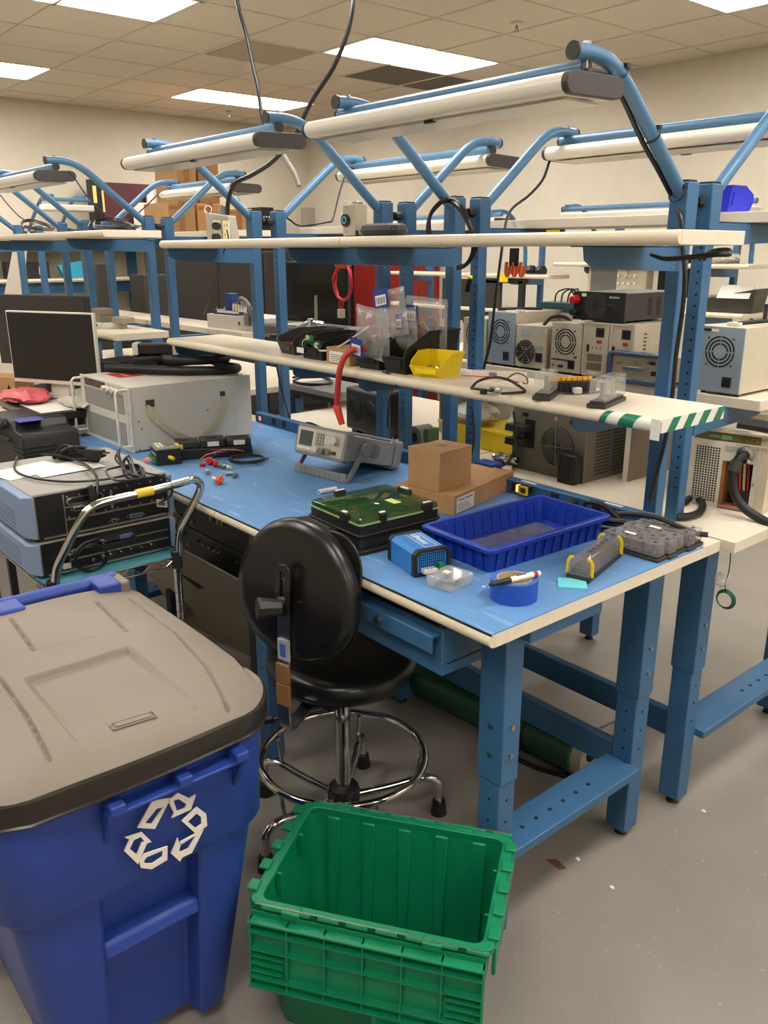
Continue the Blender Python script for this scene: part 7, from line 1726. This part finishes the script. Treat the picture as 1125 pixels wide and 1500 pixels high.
t=thing('teal_tray','small teal tray with black wires left of the black power supply','tray',(-1.042,1.5,1.44)); MB().hexa([(-.07,-.04,0),(.07,-.04,0),(.07,.04,0),(-.07,.04,0)],[(-.08,-.05,.035),(.08,-.05,.035),(.08,.05,.035),(-.08,.05,.035)]).build('tray_body',mat('teal_plastic',(64,104,112),0.5),t,bevel=.002)
for k in range(3): MB().tube(catmull([(-.04+.03*k,0,.03),(-.03+.03*k,0,.07),(.02+.02*k,.01,.085),(.06,.0,.05)],5),.003,6).build('wire',CAB,t)
t=thing('white_riser','white block carrying the teal tray behind the beige power supplies','block',(-1.02,1.5,1.253)); MB().box(-.09,.12,-.06,.10,0,.186).build('block_body',WHITE,t,bevel=.003)
t=thing('tube_stand','tall black square tube frame standing on the far bench','frame',(-3.62,4.02,1.22)); 
for x in (-.20,.20): MB().box(x-.022,x+.022,-.02,.02,-.30,.22).build('tube_leg',BLKM,t)
MB().box(-.24,.24,-.02,.02,.20,.235).build('crossbar',BLKM,t)
t=thing('ear_muffs','pair of dark rubber knobs lying on the far shelf right of the orange hooks','knobs',(-3.293,4.05,1.505)); 
for x in (-.07,.03): MB().lathe([(0,0),(.045,.0),(.05,.03),(.03,.06),(0,.065)],14,Matrix.Translation((x,0,-.01)),cap=False).build('knob_body',BLK,t)
t=thing('wall_rack','white wall mounted rack rail with hooks at the right edge','rack',(-1.971,5.1,1.312)); MB().box(-.14,.30,-.08,.05,-.02,.03).build('rail',WHITE,t,bevel=.003)
for x in (-.08,.02): MB().box(x-.01,x+.01,-.07,-.05,-.14,-.02).build('hook',BLKG,t)
t=thing('monitor','dark monitor standing on the far bench between the middle posts','monitor',(-3.94,4.0,1.222)); MB().box(-.36,.30,0,.04,-.12,.22).build('frame',BLKG,t,bevel=.004); MB().box(-.33,.27,-.003,0,-.09,.19).build('screen',mat('grey_screen',(52,50,48),0.3),t); MB().box(-.1,.1,.0,.14,-.14,-.12).build('stand_base',BLK,t)
t=thing('teal_bag','bright turquoise bag on the far left shelf behind the left posts','bag',(-7.55,2.066,1.41),1.5); MB().hexa([(-.12,-.05,0),(.14,-.05,0),(.14,.06,0),(-.12,.06,0)],[(-.18,-.04,.12),(.10,-.04,.17),(.10,.05,.17),(-.18,.05,.12)]).build('bag_body',mat('turquoise_fabric',(40,150,184),0.6),t,bevel=.006)
t=thing('black_device','black box with a small white tag on the far left shelf','device',(-7.62,1.611,1.41),1.5); MB().box(-.20,.20,-.06,.10,0,.16).build('case',BLK,t,bevel=.006); MB().box(.10,.15,-.063,-.06,.04,.11).build('white_tag',WPAP,t)
t=thing('white_easel','pale leaning board with orange marks at the far left edge','board',(-6.219,0.93,0.943)); MB().hexa([(-.30,0,0),(.25,0,0),(.25,.03,0),(-.30,.03,0)],[(-.30,.25,.78),(-.05,.25,.78),(-.05,.28,.78),(-.30,.28,.78)]).build('board_body',mat('pale_board',(176,168,152),0.6),t)
t=thing('tall_speaker','narrow black tower behind the left posts','tower',(-6.3,1.808,0.0)); MB().box(-.10,.10,-.08,.08,0,1.56).build('case',CB,t,bevel=.006)
t=thing('tall_speaker','shorter black tower right of the narrow one behind the left posts','tower',(-6.2,2.209,0.0)); MB().box(-.15,.15,-.12,.12,0,1.47).build('case',CB,t,bevel=.006)
# ---- under the benches, right part: plastic sheet roll and cable, coil hanging, debris
GR=mat('green_film_roll',(26,74,54),0.3,0,0.2,14)
t=thing('film_roll','big green plastic film roll lying on the floor below the nearest bench','roll',(-.60,.80,0))
a=Vector((-.36,.875,.086)); b=Vector((-1.25,.815,.09))
MB().cyl(a,b,.082,n=26).build('roll_body',GR,t,world=True,bevel=.006); MB().cyl(a+Vector((.002,0,0)),a+Vector((.035,.002,0)),.077,.066,n=20).build('clear_film_end',mat('hazy_film',(150,144,132),0.2),t,world=True)
MB().cyl(a+Vector((.036,0,.01)),a+Vector((.037,0,.01)),.03,n=12).build('roll_core',HOLEM,t,world=True)
MB().torus((0,0,0),.0835,.004,30,6,Matrix.Translation(Vector((-.54,.863,.087))-Vector((-.60,.80,0)))@Matrix.Rotation(pi/2,4,'Y')).build('black_strap',BLK,t)
MB().cyl((-.56,.778,.06),(-.55,.772,.06),.014,n=10).build('red_cap_end',RED,t,world=True)
t=crumple('plastic_sheet','dark green plastic sheet bulging below the drawer',(-1.02,.72,.19),.24,.10,.22,GR,33,cat='sheet')
cable('floor_cable','black cable curving on the floor round the end of the green roll',[(-0.561,0.769,0.008),(-0.46,0.784,0.008),(-0.355,0.832,0.008),(-0.305,0.892,0.008),(-0.317,0.984,0.008),(-0.357,1.061,0.008),(-0.424,1.075,0.01)],.008)
t=thing('green_wire_coil','small green wire coil in a clear bag hanging below the back bench','wire coil',(0.014,0.95,0.731))
for k in range(5): MB().torus((0,0,0),.022+.0015*k,.0016,24,6,Matrix.Translation((0,.002*k,0))@Matrix.Rotation(pi/2,4,'X')).build('wire_turn',mat('dark_green_wire',(20,84,62),0.4),t)
MB().tube(catmull([(0,0,.025),(-.004,0,.05),(.002,0,.09),(.0,0,0.152)],6),.0015,6).build('hanging_thread',BLK,t)
t2=crumple('clear_bag','crumpled clear bag above the green wire coil below the back bench',(-0.001,0.95,0.768),.022,.012,.035,FILM,18,cat='bag')
tag(MB().prism([(-.030,-.010),(.020,-.014),(.030,.004),(-.010,.012)],0,.002,Matrix.Translation(Vector((-0.14,0.475,0.0)))).build('paper_scrap',mat('rust_paper',(104,62,38),0.8),None),'small rust brown scrap on the floor by the nearest end rail','scrap')
for k,p in enumerate([(-0.112,0.534,0.0),(0.008,1.006,0.0),(0.018,0.514,0.0)]):
    tag(MB().prism([(-.006,-.004),(.006,-.005),(.007,.003),(-.003,.006)],0,.004,Matrix.Translation(Vector(p))).build('paper_scrap',WPAP,None),['white crumb on the floor right of the rust brown scrap','tiny white crumb on the floor at the right edge','tiny white crumb on the floor right of the green crate'][k],'scrap')

t=thing('wall_lamp','small far white lamp on a blue rail, seen above the far left shelf','lamp',(-7.0,1.7,2.0))
ya,yb_=1.618,2.064; zl=2.043
MB().box(-7.10,-6.92,ya,yb_,zl-.03,zl+.025).build('lamp_housing',LAMPM,t,world=True,bevel=.01); MB().cyl((-7.0,ya,zl+.07),(-7.0,yb_,zl+.07),.017,n=8).build('lamp_rail',BLUE_L,t,world=True)
for y in (ya+.1,yb_-.05): MB().tube(catmull([(-7.0,y,zl+.10),(-7.25,y,zl+.10),(-7.5,y,zl-.02),(-7.74,y,1.86)],5),.017,8).build('light_arm',BLUE_L,t,world=True)
